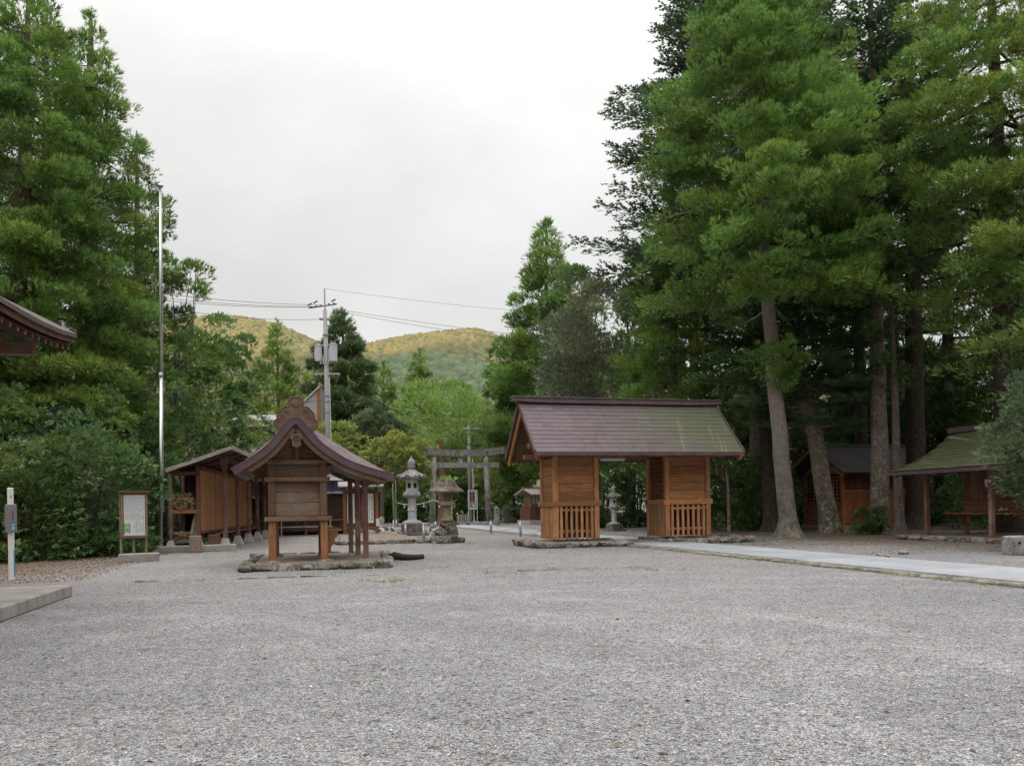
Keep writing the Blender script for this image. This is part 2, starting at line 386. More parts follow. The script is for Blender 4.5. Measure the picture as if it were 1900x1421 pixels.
class MB:
    def __init__(self): self.v = []; self.f = []; self.uv = []
    def add(self, verts, faces, uvs=None, center=None):
        o = len(self.v)
        vs = [np.array(p, float) for p in verts]
        if center is not None:
            center = np.array(center, float)
        for k, fc in enumerate(faces):
            fc = list(fc); uu = list(uvs[k]) if uvs else None
            if center is not None:
                a, b_, c_ = vs[fc[0]], vs[fc[1]], vs[fc[2]]
                n = np.cross(b_ - a, c_ - a)
                if np.dot(n, sum(vs[i] for i in fc) / len(fc) - center) < 0:
                    fc.reverse()
                    if uu: uu.reverse()
            self.f.append([i + o for i in fc])
            self.uv.append(uu if uu else [(vs[i][0] + vs[i][1] * .37, vs[i][2] + vs[i][1] * .2) for i in fc])
        self.v += [tuple(p) for p in vs]
        return self
    def frame(self, c, ax, size, ch=0.0, r=None):
        """chamfered box: centre c, three unit axes, full sizes"""
        r = r or random
        h = [s / 2 for s in size]
        ch = min(ch, min(h) * 0.6)
        ax = [np.array(a, float) for a in ax]; c = np.array(c, float)
        order = sorted(range(3), key=lambda i: -size[i])
        o1, o2 = r.random() * 9, r.random() * 9
        L = []
        if ch <= 0:
            for i in (-1, 1):
                for j in (-1, 1):
                    for k in (-1, 1): L.append((i * h[0], j * h[1], k * h[2]))
            F = [(0, 1, 3, 2), (4, 6, 7, 5), (0, 4, 5, 1), (2, 3, 7, 6), (0, 2, 6, 4), (1, 5, 7, 3)]
        else:
            idx = {}
            for i in (-1, 1):
                for j in (-1, 1):
                    for k in (-1, 1):
                        s = (i, j, k)
                        for a in range(3):
                            p = [s[q] * (h[q] if q == a else h[q] - ch) for q in range(3)]
                            idx[(s, a)] = len(L); L.append(tuple(p))
            F = []
            sg = (-1, 1)
            for a in range(3):
                b_, c_ = (a + 1) % 3, (a + 2) % 3
                for sa in sg:
                    q = []
                    for sb, sc in ((-1, -1), (1, -1), (1, 1), (-1, 1)):
                        s = [0, 0, 0]; s[a] = sa; s[b_] = sb; s[c_] = sc
                        q.append(idx[(tuple(s), a)])
                    F.append(tuple(q))
                for sb in sg:
                    for sc in sg:
                        s1 = [0, 0, 0]; s2 = [0, 0, 0]
                        s1[a], s1[b_], s1[c_] = -1, sb, sc; s2[a], s2[b_], s2[c_] = 1, sb, sc
                        s1, s2 = tuple(s1), tuple(s2)
                        F.append((idx[(s1, b_)], idx[(s2, b_)], idx[(s2, c_)], idx[(s1, c_)]))
            for i in sg:
                for j in sg:
                    for k in sg:
                        s = (i, j, k); F.append((idx[(s, 0)], idx[(s, 1)], idx[(s, 2)]))
        uv = [[(L[i][order[0]] + o1, L[i][order[1]] + L[i][order[2]] * 0.9 + o2) for i in f] for f in F]
        V = [c + ax[0] * p[0] + ax[1] * p[1] + ax[2] * p[2] for p in L]
        return self.add(V, F, uv, center=c)
    def box(self, c, s, rz=0.0, ch=0.0, r=None):
        a = ((cos(rz), sin(rz), 0), (-sin(rz), cos(rz), 0), (0, 0, 1))
        return self.frame(c, a, s, ch, r)
    def beam(self, p0, p1, w, h, ch=0.0, up=(0, 0, 1), r=None):
        p0 = np.array(p0, float); p1 = np.array(p1, float)
        d = p1 - p0; L = np.linalg.norm(d); d = d / L
        s = np.cross(d, up)
        if np.linalg.norm(s) < 1e-4: s = np.cross(d, (0, 1, 0))
        s /= np.linalg.norm(s); u = np.cross(s, d)
        return self.frame((p0 + p1) / 2, (d, s, u), (L, w, h), ch, r)
    def tube(self, pts, radii, n=8, cap=True, jit=0.0, r=None, ph=0.0):
        r = r or random
        pts = [np.array(p, float) for p in pts]
        if isinstance(radii, (int, float)): radii = [radii] * len(pts)
        V = []; U = []; L = 0
        ref = np.array((0.31, 0.95, 0.1))
        for i, p in enumerate(pts):
            d = pts[min(i + 1, len(pts) - 1)] - pts[max(i - 1, 0)]
            d /= (np.linalg.norm(d) + 1e-9)
            s = np.cross(d, ref)
            if np.linalg.norm(s) < 0.1: s = np.cross(d, (1, 0, 0))
            s /= np.linalg.norm(s); t = np.cross(d, s)
            if i: L += np.linalg.norm(p - pts[i - 1])
            for k in range(n):
                a = 2 * pi * k / n + ph
                q = radii[i] * (1 + (r.random() - .5) * jit)
                V.append(p + s * cos(a) * q + t * sin(a) * q)
            U.append(L)
        F = []; uv = []
        o = r.random() * 7
        circ = 2 * pi * max(radii)
        for i in range(len(pts) - 1):
            for k in range(n):
                k2 = (k + 1) % n
                F.append((i * n + k, i * n + k2, (i + 1) * n + k2, (i + 1) * n + k))
                a0, a1 = circ * k / n, circ * (k + 1) / n
                uv.append([(U[i] + o, a0), (U[i] + o, a1), (U[i + 1] + o, a1), (U[i + 1] + o, a0)])
        if cap:
            F.append(tuple(range(n))[::-1]); uv.append([(V[i][0], V[i][2]) for i in range(n)][::-1])
            m = (len(pts) - 1) * n
            F.append(tuple(m + i for i in range(n))); uv.append([(V[m + i][0], V[m + i][2]) for i in range(n)])
        return self.add(V, F, uv)
    def lathe(self, prof, n=16, c=(0, 0, 0), ph=0.0, wob=None):
        V = []; F = []
        for (r_, z) in prof:
            for k in range(n):
                a = 2 * pi * k / n + ph
                q = r_ * (wob(k, n, z) if wob else 1)
                V.append((c[0] + q * cos(a), c[1] + q * sin(a), c[2] + z))
        for i in range(len(prof) - 1):
            for k in range(n):
                k2 = (k + 1) % n
                F.append((i * n + k, i * n + k2, (i + 1) * n + k2, (i + 1) * n + k))
        F.append(tuple(range(n))[::-1]); m = (len(prof) - 1) * n; F.append(tuple(m + i for i in range(n)))
        return self.add(V, F)
    def prism(self, poly, y0, y1, plane='xz'):
        """polygon (counter-clockwise seen from -y) extruded from y0 to y1"""
        n = len(poly)
        def P(p, y): return (p[0], y, p[1]) if plane == 'xz' else ((p[0], p[1], y) if plane == 'xy' else (y, p[0], p[1]))
        V = [P(p, y0) for p in poly] + [P(p, y1) for p in poly]
        F = [tuple(range(n)), tuple(range(2 * n - 1, n - 1, -1))]
        for i in range(n):
            j = (i + 1) % n
            F.append((i, i + n, j + n, j))
        if plane == 'xy': F = [f[::-1] for f in F]
        return self.add(V, F)
    def strip(self, pts_a, pts_b):
        n = len(pts_a)
        V = list(pts_a) + list(pts_b)
        F = [(i, i + 1, n + i + 1, n + i) for i in range(n - 1)]
        uv = []
        for i in range(n - 1):
            uv.append([(i * .3, 0), (i * .3 + .3, 0), (i * .3 + .3, 1), (i * .3, 1)])
        return self.add(V, F, uv)
    def rock(self, c, s, rg, rz=None):
        rz = rg.random() * 6.28 if rz is None else rz
        k = np.array([rg.uniform(.75, 1.15) for _ in range(3)])
        ph = [rg.uniform(0, 6.28) for _ in range(6)]
        cuts = []
        for _ in range(7):
            pn = np.array([rg.gauss(0, 1), rg.gauss(0, 1), rg.gauss(0, .8)]); cuts.append((pn / np.linalg.norm(pn), rg.uniform(.55, .85)))
        cuts.append((np.array((0, 0, 1.)), rg.uniform(.7, .95)))
        V = []
        for p in ICO_V:
            q = p * k
            q = np.sign(q) * np.abs(q) ** 0.72
            d = 1 + .11 * sin(3.1 * p[0] + ph[0]) + .1 * sin(4.3 * p[1] + ph[1]) + .09 * sin(5.1 * p[2] + ph[2]) + .06 * sin(8 * p[0] + 7 * p[1] + ph[3])
            q = q * d
            for (pn, pd) in cuts:
                e = q @ pn - pd
                if e > 0: q = q - pn * e * .9
            x, y, z = q[0] * s[0] / 2, q[1] * s[1] / 2, q[2] * s[2] / 2
            V.append((c[0] + x * cos(rz) - y * sin(rz), c[1] + x * sin(rz) + y * cos(rz), c[2] + z))
        return self.add(V, ICO_F)
    def mesh(self, name, mat, smooth=False):
        m = bpy.data.meshes.new(name)
        m.from_pydata(self.v, [], self.f)
        uvl = m.uv_layers.new(name='UVMap')
        flat = [c for f in self.uv for p in f for c in p]
        uvl.data.foreach_set('uv', flat)
        if mat: m.materials.append(MATS[mat])
        if smooth:
            m.polygons.foreach_set('use_smooth', [True] * len(m.polygons))
        m.update()
        return m
    def build(self, name, mat, parent=None, smooth=False, loc=(0, 0, 0), rot=(0, 0, 0)):
        return put(name, self.mesh(name, mat, smooth), parent, loc, rot)

def put(name, mesh, parent=None, loc=(0, 0, 0), rot=(0, 0, 0)):
    o = bpy.data.objects.new(name, mesh)
    COL.objects.link(o)
    if parent is not None: o.parent = parent
    o.location = loc; o.rotation_euler = rot
    return o
def thing(name, label, cat, loc=(0, 0, 0), rz=0.0, group=None):
    o = bpy.data.objects.new(name, None)
    COL.objects.link(o)
    o.empty_display_size = 0.3
    o.location = loc; o.rotation_euler = (0, 0, rz)
    return tag(o, label, cat, group)
def tag(o, label, cat, group=None, kind=None):
    if label: o['label'] = label
    if cat: o['category'] = cat
    if group: o['group'] = group
    if kind: o['kind'] = kind
    return o
def kind(o, k, label=None):
    o['kind'] = k
    if label: o['label'] = label
    return o
def copy_tree(o, parent=None):
    c = o.copy(); COL.objects.link(c)
    if parent is not None: c.parent = parent
    for ch in list(o.children): copy_tree(ch, c)
    return c
SMOOTH_CACHE = {}

# ------------------------------------------------------------------ foliage
def tri_mesh(name, V, F, tint, mat, parent=None):
    """V (n,3), F (m,3) numpy, tint (n,2) per vertex"""
    me = bpy.data.meshes.new(name)
    nv, nf = len(V), len(F)
    me.vertices.add(nv); me.loops.add(nf * 3); me.polygons.add(nf)
    me.vertices.foreach_set('co', V.astype(np.float32).ravel())
    me.loops.foreach_set('vertex_index', F.astype(np.int32).ravel())
    me.polygons.foreach_set('loop_start', np.arange(0, nf * 3, 3, dtype=np.int32))
    me.update(calc_edges=True)
    ca = me.attributes.new('tint', 'FLOAT_COLOR', 'POINT')
    c = np.ones((nv, 4), np.float32); c[:, 2] = 0; c[:, :tint.shape[1]] = np.clip(tint, 0, 1)
    ca.data.foreach_set('color', c.ravel())
    me.materials.append(MATS[mat])
    return put(name, me, parent)

def T_(rows):
    V = []; F = []
    for t in rows:
        k = len(V); V += t; F.append((k, k + 1, k + 2))
    return np.array(V, float), np.array(F, int)
def _feather():
    rows = [[(0, -.13, 0), (0, .13, 0), (1, 0, .06)]]
    for s, l, a in ((.2, .62, .72),):
        for sg in (-1, 1):
            ex, ey = s + l * cos(a), sg * l * sin(a)
            rows.append([(s - .14, 0, 0), (s + .18, 0, 0.01), (ex, ey, .10 * (1 if s < .5 else .4))])
    return T_(rows)
def _comb():
    rows = [[(0, -.09, 0), (0, .09, 0), (1, 0, .02)]]
    for s, l in ((.1, .46), (.5, .4)):
        for sg in (-1, 1):
            rows.append([(s - .15, 0, 0), (s + .18, 0, 0), (s + l * .62, sg * l * .8, .02)])
    return T_(rows)
def _leafcluster():
    V = []; F = []
    for (x, y, a, l) in ((.15, 0, 0.0, .85), (.1, .06, .85, .62), (.1, -.06, -.85, .62)):
        k = len(V); ca, sa = cos(a), sin(a)
        for (px, py, pz) in ((0, 0, 0), (.5, -.25, .1), (1, 0, -.05), (.5, .25, .1)):
            qx, qy = px * l, py * l
            V.append((x + qx * ca - qy * sa, y + qx * sa + qy * ca, pz * l))
        F += [(k, k + 1, k + 2), (k, k + 2, k + 3)]
    return np.array(V, float), np.array(F, int)
def _needles():
    rows = []
    for i in range(6):
        a = 2 * pi * i / 6 + .3
        t = .55
        rows.append([(0, -.045 * sin(a) - .02, .045 * cos(a)), (0, .045 * sin(a) + .02, -.045 * cos(a)), (.85, t * cos(a), t * sin(a))])
    rows.append([(0, -.06, 0), (0, .06, 0), (1, 0, 0)])
    return T_(rows)
TPL = {'single': (np.array([(0, 0, 0), (.5, -.3, .12), (1, 0, -.06), (.5, .3, .12)], float), np.array([(0, 1, 2), (0, 2, 3)])), 'feather': _feather(), 'comb': _comb(), 'leaf': _leafcluster(), 'needle': _needles()}

def nrm(a): return a / (np.linalg.norm(a, axis=-1, keepdims=True) + 1e-9)
def sprays(name, C, D, Nn, L, W, tpl, tint, mat, parent):
    tv, tf = TPL[tpl]
    D = nrm(D); S = nrm(np.cross(Nn, D)); U = np.cross(D, S)
    n, k = len(C), len(tv)
    L = L.reshape(-1, 1, 1); W = (L * W) if np.isscalar(W) else W.reshape(-1, 1, 1)
    V = C[:, None, :] + D[:, None, :] * (tv[None, :, 0:1] * L) + S[:, None, :] * (tv[None, :, 1:2] * W) + U[:, None, :] * (tv[None, :, 2:3] * W)
    F = tf[None, :, :] + (np.arange(n) * k)[:, None, None]
    tt = np.repeat(tint, k, axis=0)
    return tri_mesh(name, V.reshape(-1, 3), F.reshape(-1, 3), tt, mat, parent)

def trunk_obj(path, radii, mat, parent, seed, flare=1.5, name='trunk', n=12):
    r = random.Random(seed)
    m = MB()
    P = []; R = []
    # refine path, add root flare
    P0 = [np.array(p, float) for p in path]
    K = max(10, len(P0) * 3)
    for i in range(K + 1):
        t = i / K * (len(P0) - 1); a = min(int(t), len(P0) - 2); f = t - a
        p = P0[a] * (1 - f) + P0[a + 1] * f
        ra = radii[a] * (1 - f) + radii[a + 1] * f
        P.append(p + np.array((r.uniform(-.03, .03), r.uniform(-.03, .03), 0)) * min(1, ra * 4)); R.append(ra)
    base = P[0]
    ext = []; er = []
    for z, k in ((-.15, 2.0), (.0, 1.62), (.14, 1.34), (.36, 1.14), (.75, 1.03)):
        kk = 1 + (k - 1) * flare
        d = (P[1] - P[0]) / max(1e-6, (P[1] - P[0])[2])
        if z < (P[1] - P[0])[2] * .95:
            ext.append(base + d * z); er.append(radii[0] * kk)
    P = ext + P[1:]; R = er + R[1:]
    ph = [r.uniform(0, 6.28) for _ in range(4)]
    m.tube(P, R, n, True, 0.06, r)
    # root buttresses: push alternate columns out near the ground
    for i, z in enumerate(x[2] for x in P[:4]):
        for k in range(n):
            v = np.array(m.v[i * n + k]); c = P[i]
            q = 1 + .16 * (max(0, 1 - i / 3.5)) * sin(3 * 2 * pi * k / n + ph[0]) * flare
            m.v[i * n + k] = tuple(c + (v - c) * np.array((q, q, 1)))
    return m.build(name, mat, parent, smooth=True)

def path_at(path, z):
    for a, b in zip(path, path[1:]):
        if z <= b[2] or b is path[-1]:
            f = (z - a[2]) / max(1e-6, b[2] - a[2])
            return (a[0] + (b[0] - a[0]) * f, a[1] + (b[1] - a[1]) * f)
    return path[-1][:2]

def cedar_profile(t, sharp=0.75):
    return np.minimum(1.0, (t + .12) * 4.5) * (1 - np.clip(t, 0, 1) ** sharp) ** .9 + .03

def cedar(name, path, tr, zc0, ztop, rmax, label, cat='tree', group=None, leaf='leaf_cedar', barkm='bark_cedar', seed=1,
          npuff=450, per=60, slen=.30, prad=.5, sharp=.7, tpl='feather', wid=.5, gap=0.0, view=None, droop=.16, parent_loc=None, yellow=.08, face=0.0, dens=1.7, extra=()):
    """conifer whose foliage hangs in tufts at the ends of tiered boughs; path is the trunk, ground to top"""
    rg = np.random.default_rng(seed)
    root = thing(name, label, cat, (path[0][0], path[0][1], 0), 0, group)
    base = np.array((path[0][0], path[0][1], 0))
    lp = [tuple(np.array(p) - base) for p in path]
    trunk_obj(lp, tr, barkm, root, seed)
    P = []; OUT = []; RAD = []; TN = []
    mb = MB(); r2 = random.Random(seed)
    nb = max(14, int(npuff / 4.0))
    az = rg.uniform(0, 6.28)
    for i in range(nb):
        t = (i + rg.uniform(0, .9)) / nb
        t = t ** .92
        z = zc0 + (ztop - zc0) * t
        az += 2.39996 + rg.normal(0, .3)
        if face and abs(((az - (-pi / 2) + pi) % (2 * pi)) - pi) > face and rg.random() < .55: continue
        rr = rmax * cedar_profile(t, sharp) * rg.uniform(.72, 1.12)
        cx, cy = path_at(lp, z)
        dv = np.array((cos(az), sin(az), 0))
        lift = rg.uniform(.05, .35)
        def bp(s): return np.array((cx, cy, z)) + dv * rr * s + np.array((0, 0, rr * (-droop * s * 1.2 + lift * s * s)))
        if rr > .7 and i % 2 == 0:
            mb.tube([bp(s) for s in (0, .3, .6, .88)], [max(.015, .028 * rr ** .8), .02 * rr ** .8, .012 * rr ** .8, .008], 5, False, r=r2)
        bt = rg.normal(.5, .3); by = max(0, rg.normal(yellow, .17))
        sv = np.array((-dv[1], dv[0], 0))
        K = max(2, int(dens * (1.6 * rr + .35 * rr * rr) / (prad / .33) ** .6))
        wb = .30 * rr + .18
        for q in range(K):
            if gap and rg.random() < gap: continue
            s = rg.uniform(.25, 1.02) ** .75
            la = rg.normal(0, .5) * wb * (1.25 - .55 * s)
            hz = abs(rg.normal(0, .16)) + .02
            P.append(bp(s) + sv * la + np.array((0, 0, hz - .22 * abs(la) - rg.uniform(0, .12))))
            OUT.append(dv * (.55 + .6 * s) + sv * (la / wb) * .5 + np.array((0, 0, .45 + .5 * t)))
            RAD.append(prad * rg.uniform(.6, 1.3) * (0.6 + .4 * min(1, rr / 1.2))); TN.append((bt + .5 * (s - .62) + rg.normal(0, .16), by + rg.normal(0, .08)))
    # leader tip
    cx, cy = path_at(lp, ztop)
    for k in range(4):
        P.append(np.array((cx, cy, ztop - .45 * k))); OUT.append(np.array((0, 0, 1.))); RAD.append(prad * (.35 + .13 * k)); TN.append((.55, yellow))
    for (ez_, er_, en_) in extra:                # short leafy shoots low on the stem
        cx, cy = path_at(lp, ez_); cy -= .25
        for k in range(en_):
            u = nrm(rg.normal(size=3) + np.array((.1, -.5, .1)))
            P.append(np.array((cx, cy, ez_)) + u * er_ * rg.uniform(.4, 1) * np.array((1, 1, .7))); OUT.append(u + np.array((0, 0, .3))); RAD.append(prad * rg.uniform(.7, 1.1)); TN.append((rg.normal(.6, .15), yellow))
    b = mb.build('branch', barkm, root, smooth=True); kind(b, 'stuff')
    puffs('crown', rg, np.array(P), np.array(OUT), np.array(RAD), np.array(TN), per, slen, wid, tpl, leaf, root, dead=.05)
    return root

def puffs(name, rg, P, OUT, RAD, TN, per, slen, wid, tpl, leaf, root, upb=.3, outb=.55, flat=.75, dead=.02):
    n = len(P)
    OUTn = nrm(OUT)
    base = np.array(root.location)
    face = np.clip(1.0 - (OUTn[:, 1] - .05) * 1.9, .14, 1)              # sparser on the side away from the court
    high = np.where(P[:, 2] > 1.6 + .68 * (base[1] + P[:, 1]), .2, 1)
    cnt = np.maximum(4, (.62 if tpl == 'leaf' else .88) * per * np.minimum(2.2, (RAD / RAD.mean()) ** 1.6) * face * high).astype(int)
    idx = np.repeat(np.arange(n), cnt); N = len(idx)
    u = nrm(rg.normal(size=(N, 3)) + OUTn[idx] * outb + np.array((0, 0, upb)))
    rad = RAD[idx] * rg.uniform(.62, 1.05, N)
    C = P[idx] + u * rad[:, None] * np.array((1, 1, flat))
    D = nrm(u * .75 + OUTn[idx] * .55 + np.array((0, 0, .1)) + rg.normal(0, .3, (N, 3)))
    L = slen * (1.14 if tpl == 'leaf' else 1.05) * rg.uniform(.65, 1.25, N)
    C = C - D * (L * .35)[:, None]
    Nn = nrm(rg.normal(0, .45, (N, 3)) + np.array((0, -.15, .8)) + u * .7)
    tn = TN[idx] + np.stack([rg.normal(0, .2, N), rg.normal(0, .12, N)], 1)
    deadp = (rg.random(n) < dead)[idx] * rg.uniform(.2, 1, N) + (rg.random(N) < dead * .8) * .9      # withered brown sprays
    tn = np.concatenate([tn, deadp[:, None]], 1)
    o = sprays(name, C, D, Nn, L, wid, tpl, tn, leaf, root)
    return kind(o, 'stuff')

def fir(name, path, tr, zc0, ztop, rmax, label, seed=1, leaf='leaf_fir', barkm='bark_lichen', step=.8, nw=7, slen=.5, group=None, sharp=.62, keep=None, wid=.55, dens=1.0):
    """conifer with long level boughs, each a flat spray turned up at the tip"""
    rg = np.random.default_rng(seed)
    root = thing(name, label, 'tree', (path[0][0], path[0][1], 0), 0, group)
    base = np.array((path[0][0], path[0][1], 0))
    lp = [tuple(np.array(p) - base) for p in path]
    trunk_obj(lp, tr, barkm, root, seed, 1.2)
    C = []; D = []; LN = []; TN = []
    mb = MB(); r2 = random.Random(seed)
    z = zc0
    while z < ztop:
        t = (z - zc0) / (ztop - zc0)
        R = rmax * min(1, (t + .25) * 2.6) * (1 - t) ** sharp + .3
        a0 = rg.uniform(0, 6.28)
        for k in range(nw):
            az = a0 + 2 * pi * k / nw + rg.normal(0, .18)
            rr = R * rg.uniform(.66, 1.08)
            if sin(az) > .55 and rg.random() < .6: continue
            if z > 3 + .68 * path[0][1] and rg.random() < .7: continue
            dv = np.array((cos(az), sin(az), 0)); sv = np.array((-dv[1], dv[0], 0))
            cx, cy = path_at(lp, z)
            p0 = np.array((cx, cy, z + rg.normal(0, .22)))
            dr = rg.uniform(-.10, .06); cu = rg.uniform(.02, .13)
            def bp(s): return p0 + dv * rr * s + np.array((0, 0, rr * (dr * s + cu * s ** 3)))
            mb.tube([bp(s) for s in (0, .35, .7, .95)], [.02 * rr ** .7 + .01, .015 * rr ** .7 + .006, .011, .006], 5, False, r=r2)
            bt = rg.normal(.45, .16); by = max(0, rg.normal(.12, .15))
            s = .22
            while s < 1.0:
                q = bp(s)
                bl = rr * .3 * (1.05 - s) + .42
                for sg in (-1, 1):
                    an = rg.uniform(.6, 1.05)
                    bd = dv * cos(an) + sv * sg * sin(an) + np.array((0, 0, rg.normal(.05, .1)))
                    w = .1
                    while w < bl:
                        if rg.random() < dens:
                            C.append(q + bd * w + rg.normal(0, .05, 3)); D.append(bd + rg.normal(0, .18, 3) + np.array((0, 0, .1))); LN.append(slen * rg.uniform(.7, 1.2)); TN.append((bt + rg.normal(0, .14), by))
                        w += slen * .42
                C.append(q); D.append(dv + np.array((0, 0, .15))); LN.append(slen); TN.append((bt, by))
                s += slen * .5 / rr
        z += step * rg.uniform(.75, 1.25)
    b = mb.build('branch', barkm, root, smooth=True); kind(b, 'stuff')
    C = np.array(C); D = np.array(D); LN = np.array(LN); TN = np.array(TN)
    Nn = nrm(rg.normal(0, .22, C.shape) + np.array((0, 0, 1.)))
    o = sprays('crown', C, D, Nn, LN, wid, 'comb', TN, leaf, root); kind(o, 'stuff')
    return root

def broadleaf(name, base, H, zc0, rx, ry, label, seed=1, leaf='leaf_dark', barkm='bark_smooth', nlobe=40, lobe=.9, per=110, slen=.2, wid=1.0,
              cat='tree', group=None, tpl='leaf', tr=.14, stems=1, shape=None, yellow=.12, upb=.35, flat=.7, lean=(0, 0), outb=.6, shell=.45, limbs=True):
    """crown built of many leafy lobes over the surface of an uneven ovoid, open to the trunk below"""
    rg = np.random.default_rng(seed)
    root = thing(name, label, cat, (base[0], base[1], 0), 0, group)
    zc = (H + zc0) / 2; rz = (H - zc0) / 2
    P = []; OUT = []; RAD = []; TN = []
    for i in range(nlobe):
        for _ in range(30):
            u = nrm(rg.normal(size=3) + np.array((0, -.25, .12)))
            k = rg.uniform(shell, 1.0) ** .5
            if shape is None or shape(u): break
        lo = lobe * rg.uniform(.65, 1.3)
        c = np.array((lean[0] * (u[2] * .5 + .5), lean[1], zc)) + u * np.array((max(.05, rx - lo * .5), max(.05, ry - lo * .5), max(.05, rz - lo * .4))) * k
        c[2] = max(c[2], lo * .4)
        if cat == 'shrub' and i % 3 == 0: c[2] = lo * rg.uniform(.3, .9); c[1] -= abs(rg.normal(0, .15))
        P.append(c); OUT.append(u + np.array((0, 0, .25))); RAD.append(lo); TN.append((rg.normal(.5, .24), max(0, rg.normal(yellow, .18))))
    mb = MB(); r2 = random.Random(seed)
    for s in range(stems):
        a = rg.uniform(0, 6.28); sp = .3 if stems > 1 else .0
        b0 = np.array((cos(a) * sp * .3, sin(a) * sp * .3, -.1)); t0 = np.array((cos(a) * sp * 2 * rx * .3 + lean[0] * .5, sin(a) * sp * 2 * ry * .3 + lean[1] * .5, zc0 + rz * (1.2 if limbs else .25)))
        trunk_obj([tuple(b0), tuple(b0 * .5 + t0 * .5 + rg.normal(0, .1, 3) * np.array((1, 1, 0))), tuple(t0)], [tr, tr * .75, tr * .4], barkm, root, seed + s, .6, n=8)
        for i in range(s, len(P) if limbs else 0, stems * (2 if len(P) > 30 else 1)):
            f = max(rg.uniform(.35, .85), min(.9, (zc0 * .9 - b0[2]) / max(.1, t0[2] - b0[2])))
            q = b0 * (1 - f) + t0 * f; e = P[i]
            tb = min(tr, .2); mb.tube([q, q * .5 + e * .5 + rg.normal(0, .12, 3), e], [tb * .3, tb * .18, .012], 5, False, r=r2)
    if mb.v:
        b = mb.build('branch', 'bark_smooth', root, smooth=True); kind(b, 'stuff')
    puffs('crown', rg, np.array(P), np.array(OUT), np.array(RAD), np.array(TN), per, slen, wid, tpl, leaf, root, upb, outb, flat)
    return root

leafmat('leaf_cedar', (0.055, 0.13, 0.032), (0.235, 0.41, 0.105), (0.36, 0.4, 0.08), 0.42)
leafmat('leaf_cedar_bright', (0.07, 0.155, 0.04), (0.26, 0.43, 0.115), (0.38, 0.41, 0.09), 0.42)  # slightly brighter, paler green than leaf_cedar
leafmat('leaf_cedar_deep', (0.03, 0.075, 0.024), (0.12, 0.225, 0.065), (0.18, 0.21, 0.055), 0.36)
leafmat('leaf_fir', (0.05, 0.092, 0.052), (0.155, 0.245, 0.135), (0.2, 0.22, 0.1), 0.32)
leafmat('leaf_dark', (0.035, 0.09, 0.036), (0.14, 0.255, 0.09), (0.26, 0.33, 0.08), 0.34, 0.32, 0.5)
leafmat('leaf_shrub', (0.04, 0.1, 0.038), (0.165, 0.3, 0.1), (0.33, 0.43, 0.1), 0.36, 0.34, 0.5)
leafmat('leaf_olive', (0.1, 0.125, 0.08), (0.27, 0.31, 0.2), (0.29, 0.29, 0.16), 0.32, 0.5, 0.4)
leafmat('leaf_greygreen', (0.055, 0.095, 0.05), (0.17, 0.245, 0.13), (0.2, 0.25, 0.11), 0.3)
leafmat('leaf_bright', (0.15, 0.27, 0.06), (0.31, 0.5, 0.13), (0.4, 0.52, 0.15), 0.45)
leafmat('leaf_yellow', (0.17, 0.24, 0.055), (0.36, 0.44, 0.12), (0.46, 0.42, 0.12), 0.38)
leafmat('leaf_far', (0.09, 0.175, 0.045), (0.27, 0.40, 0.105), (0.4, 0.42, 0.11), 0.36)
leafmat('leaf_pine', (0.06, 0.11, 0.05), (0.18, 0.27, 0.115), (0.25, 0.27, 0.11), 0.25)
leafmat('leaf_fir_low', (0.05, 0.11, 0.05), (0.19, 0.33, 0.14), (0.2, 0.28, 0.1), .36)
leafmat('leaf_dead', (0.09, 0.045, 0.022), (0.2, 0.11, 0.055), (0.25, 0.17, 0.07), 0.1)
leafmat('leaf_white', (0.35, 0.36, 0.33), (0.62, 0.63, 0.6), (0.6, 0.6, 0.5), 0.2)
leafmat('leaf_hill', (0.06, 0.085, 0.05), (0.15, 0.165, 0.085), (0.24, 0.19, 0.095), 0.0, .9, .1)
leafmat('leaf_hill_shade', (0.05, 0.082, 0.05), (0.125, 0.168, 0.1), (0.17, 0.19, 0.095), 0.0, .9, .1)  # hill foliage made darker and bluer: the spur's shade put into its colour
bark('bark_cedar', (0.07, 0.05, 0.04), (0.17, 0.13, 0.11), (0.27, 0.225, 0.195), 0.25)
bark('bark_pale', (0.13, 0.105, 0.09), (0.25, 0.215, 0.19), (0.36, 0.32, 0.29), 0.2, 0.7)
bark('bark_lichen', (0.12, 0.092, 0.078), (0.25, 0.195, 0.165), (0.36, 0.295, 0.26), 0.85, 1.0, 3.0, 6.0)
bark('bark_dark', (0.03, 0.024, 0.02), (0.07, 0.056, 0.048), (0.12, 0.1, 0.085), 0.1)
bark('bark_smooth', (0.08, 0.066, 0.055), (0.16, 0.14, 0.12), (0.25, 0.225, 0.2), 0.3, 0, 2.0, 4.0)
bark('bark_red', (0.14, 0.075, 0.05), (0.26, 0.155, 0.105), (0.36, 0.24, 0.175), 0.0)

# ------------------------------------------------------------------ precinct axes: x across the approach, y along it
RX, RY = cos(GA), sin(GA)
def W(x, y, z=0.0): return (x * RX - y * RY, x * RY + y * RX, z)

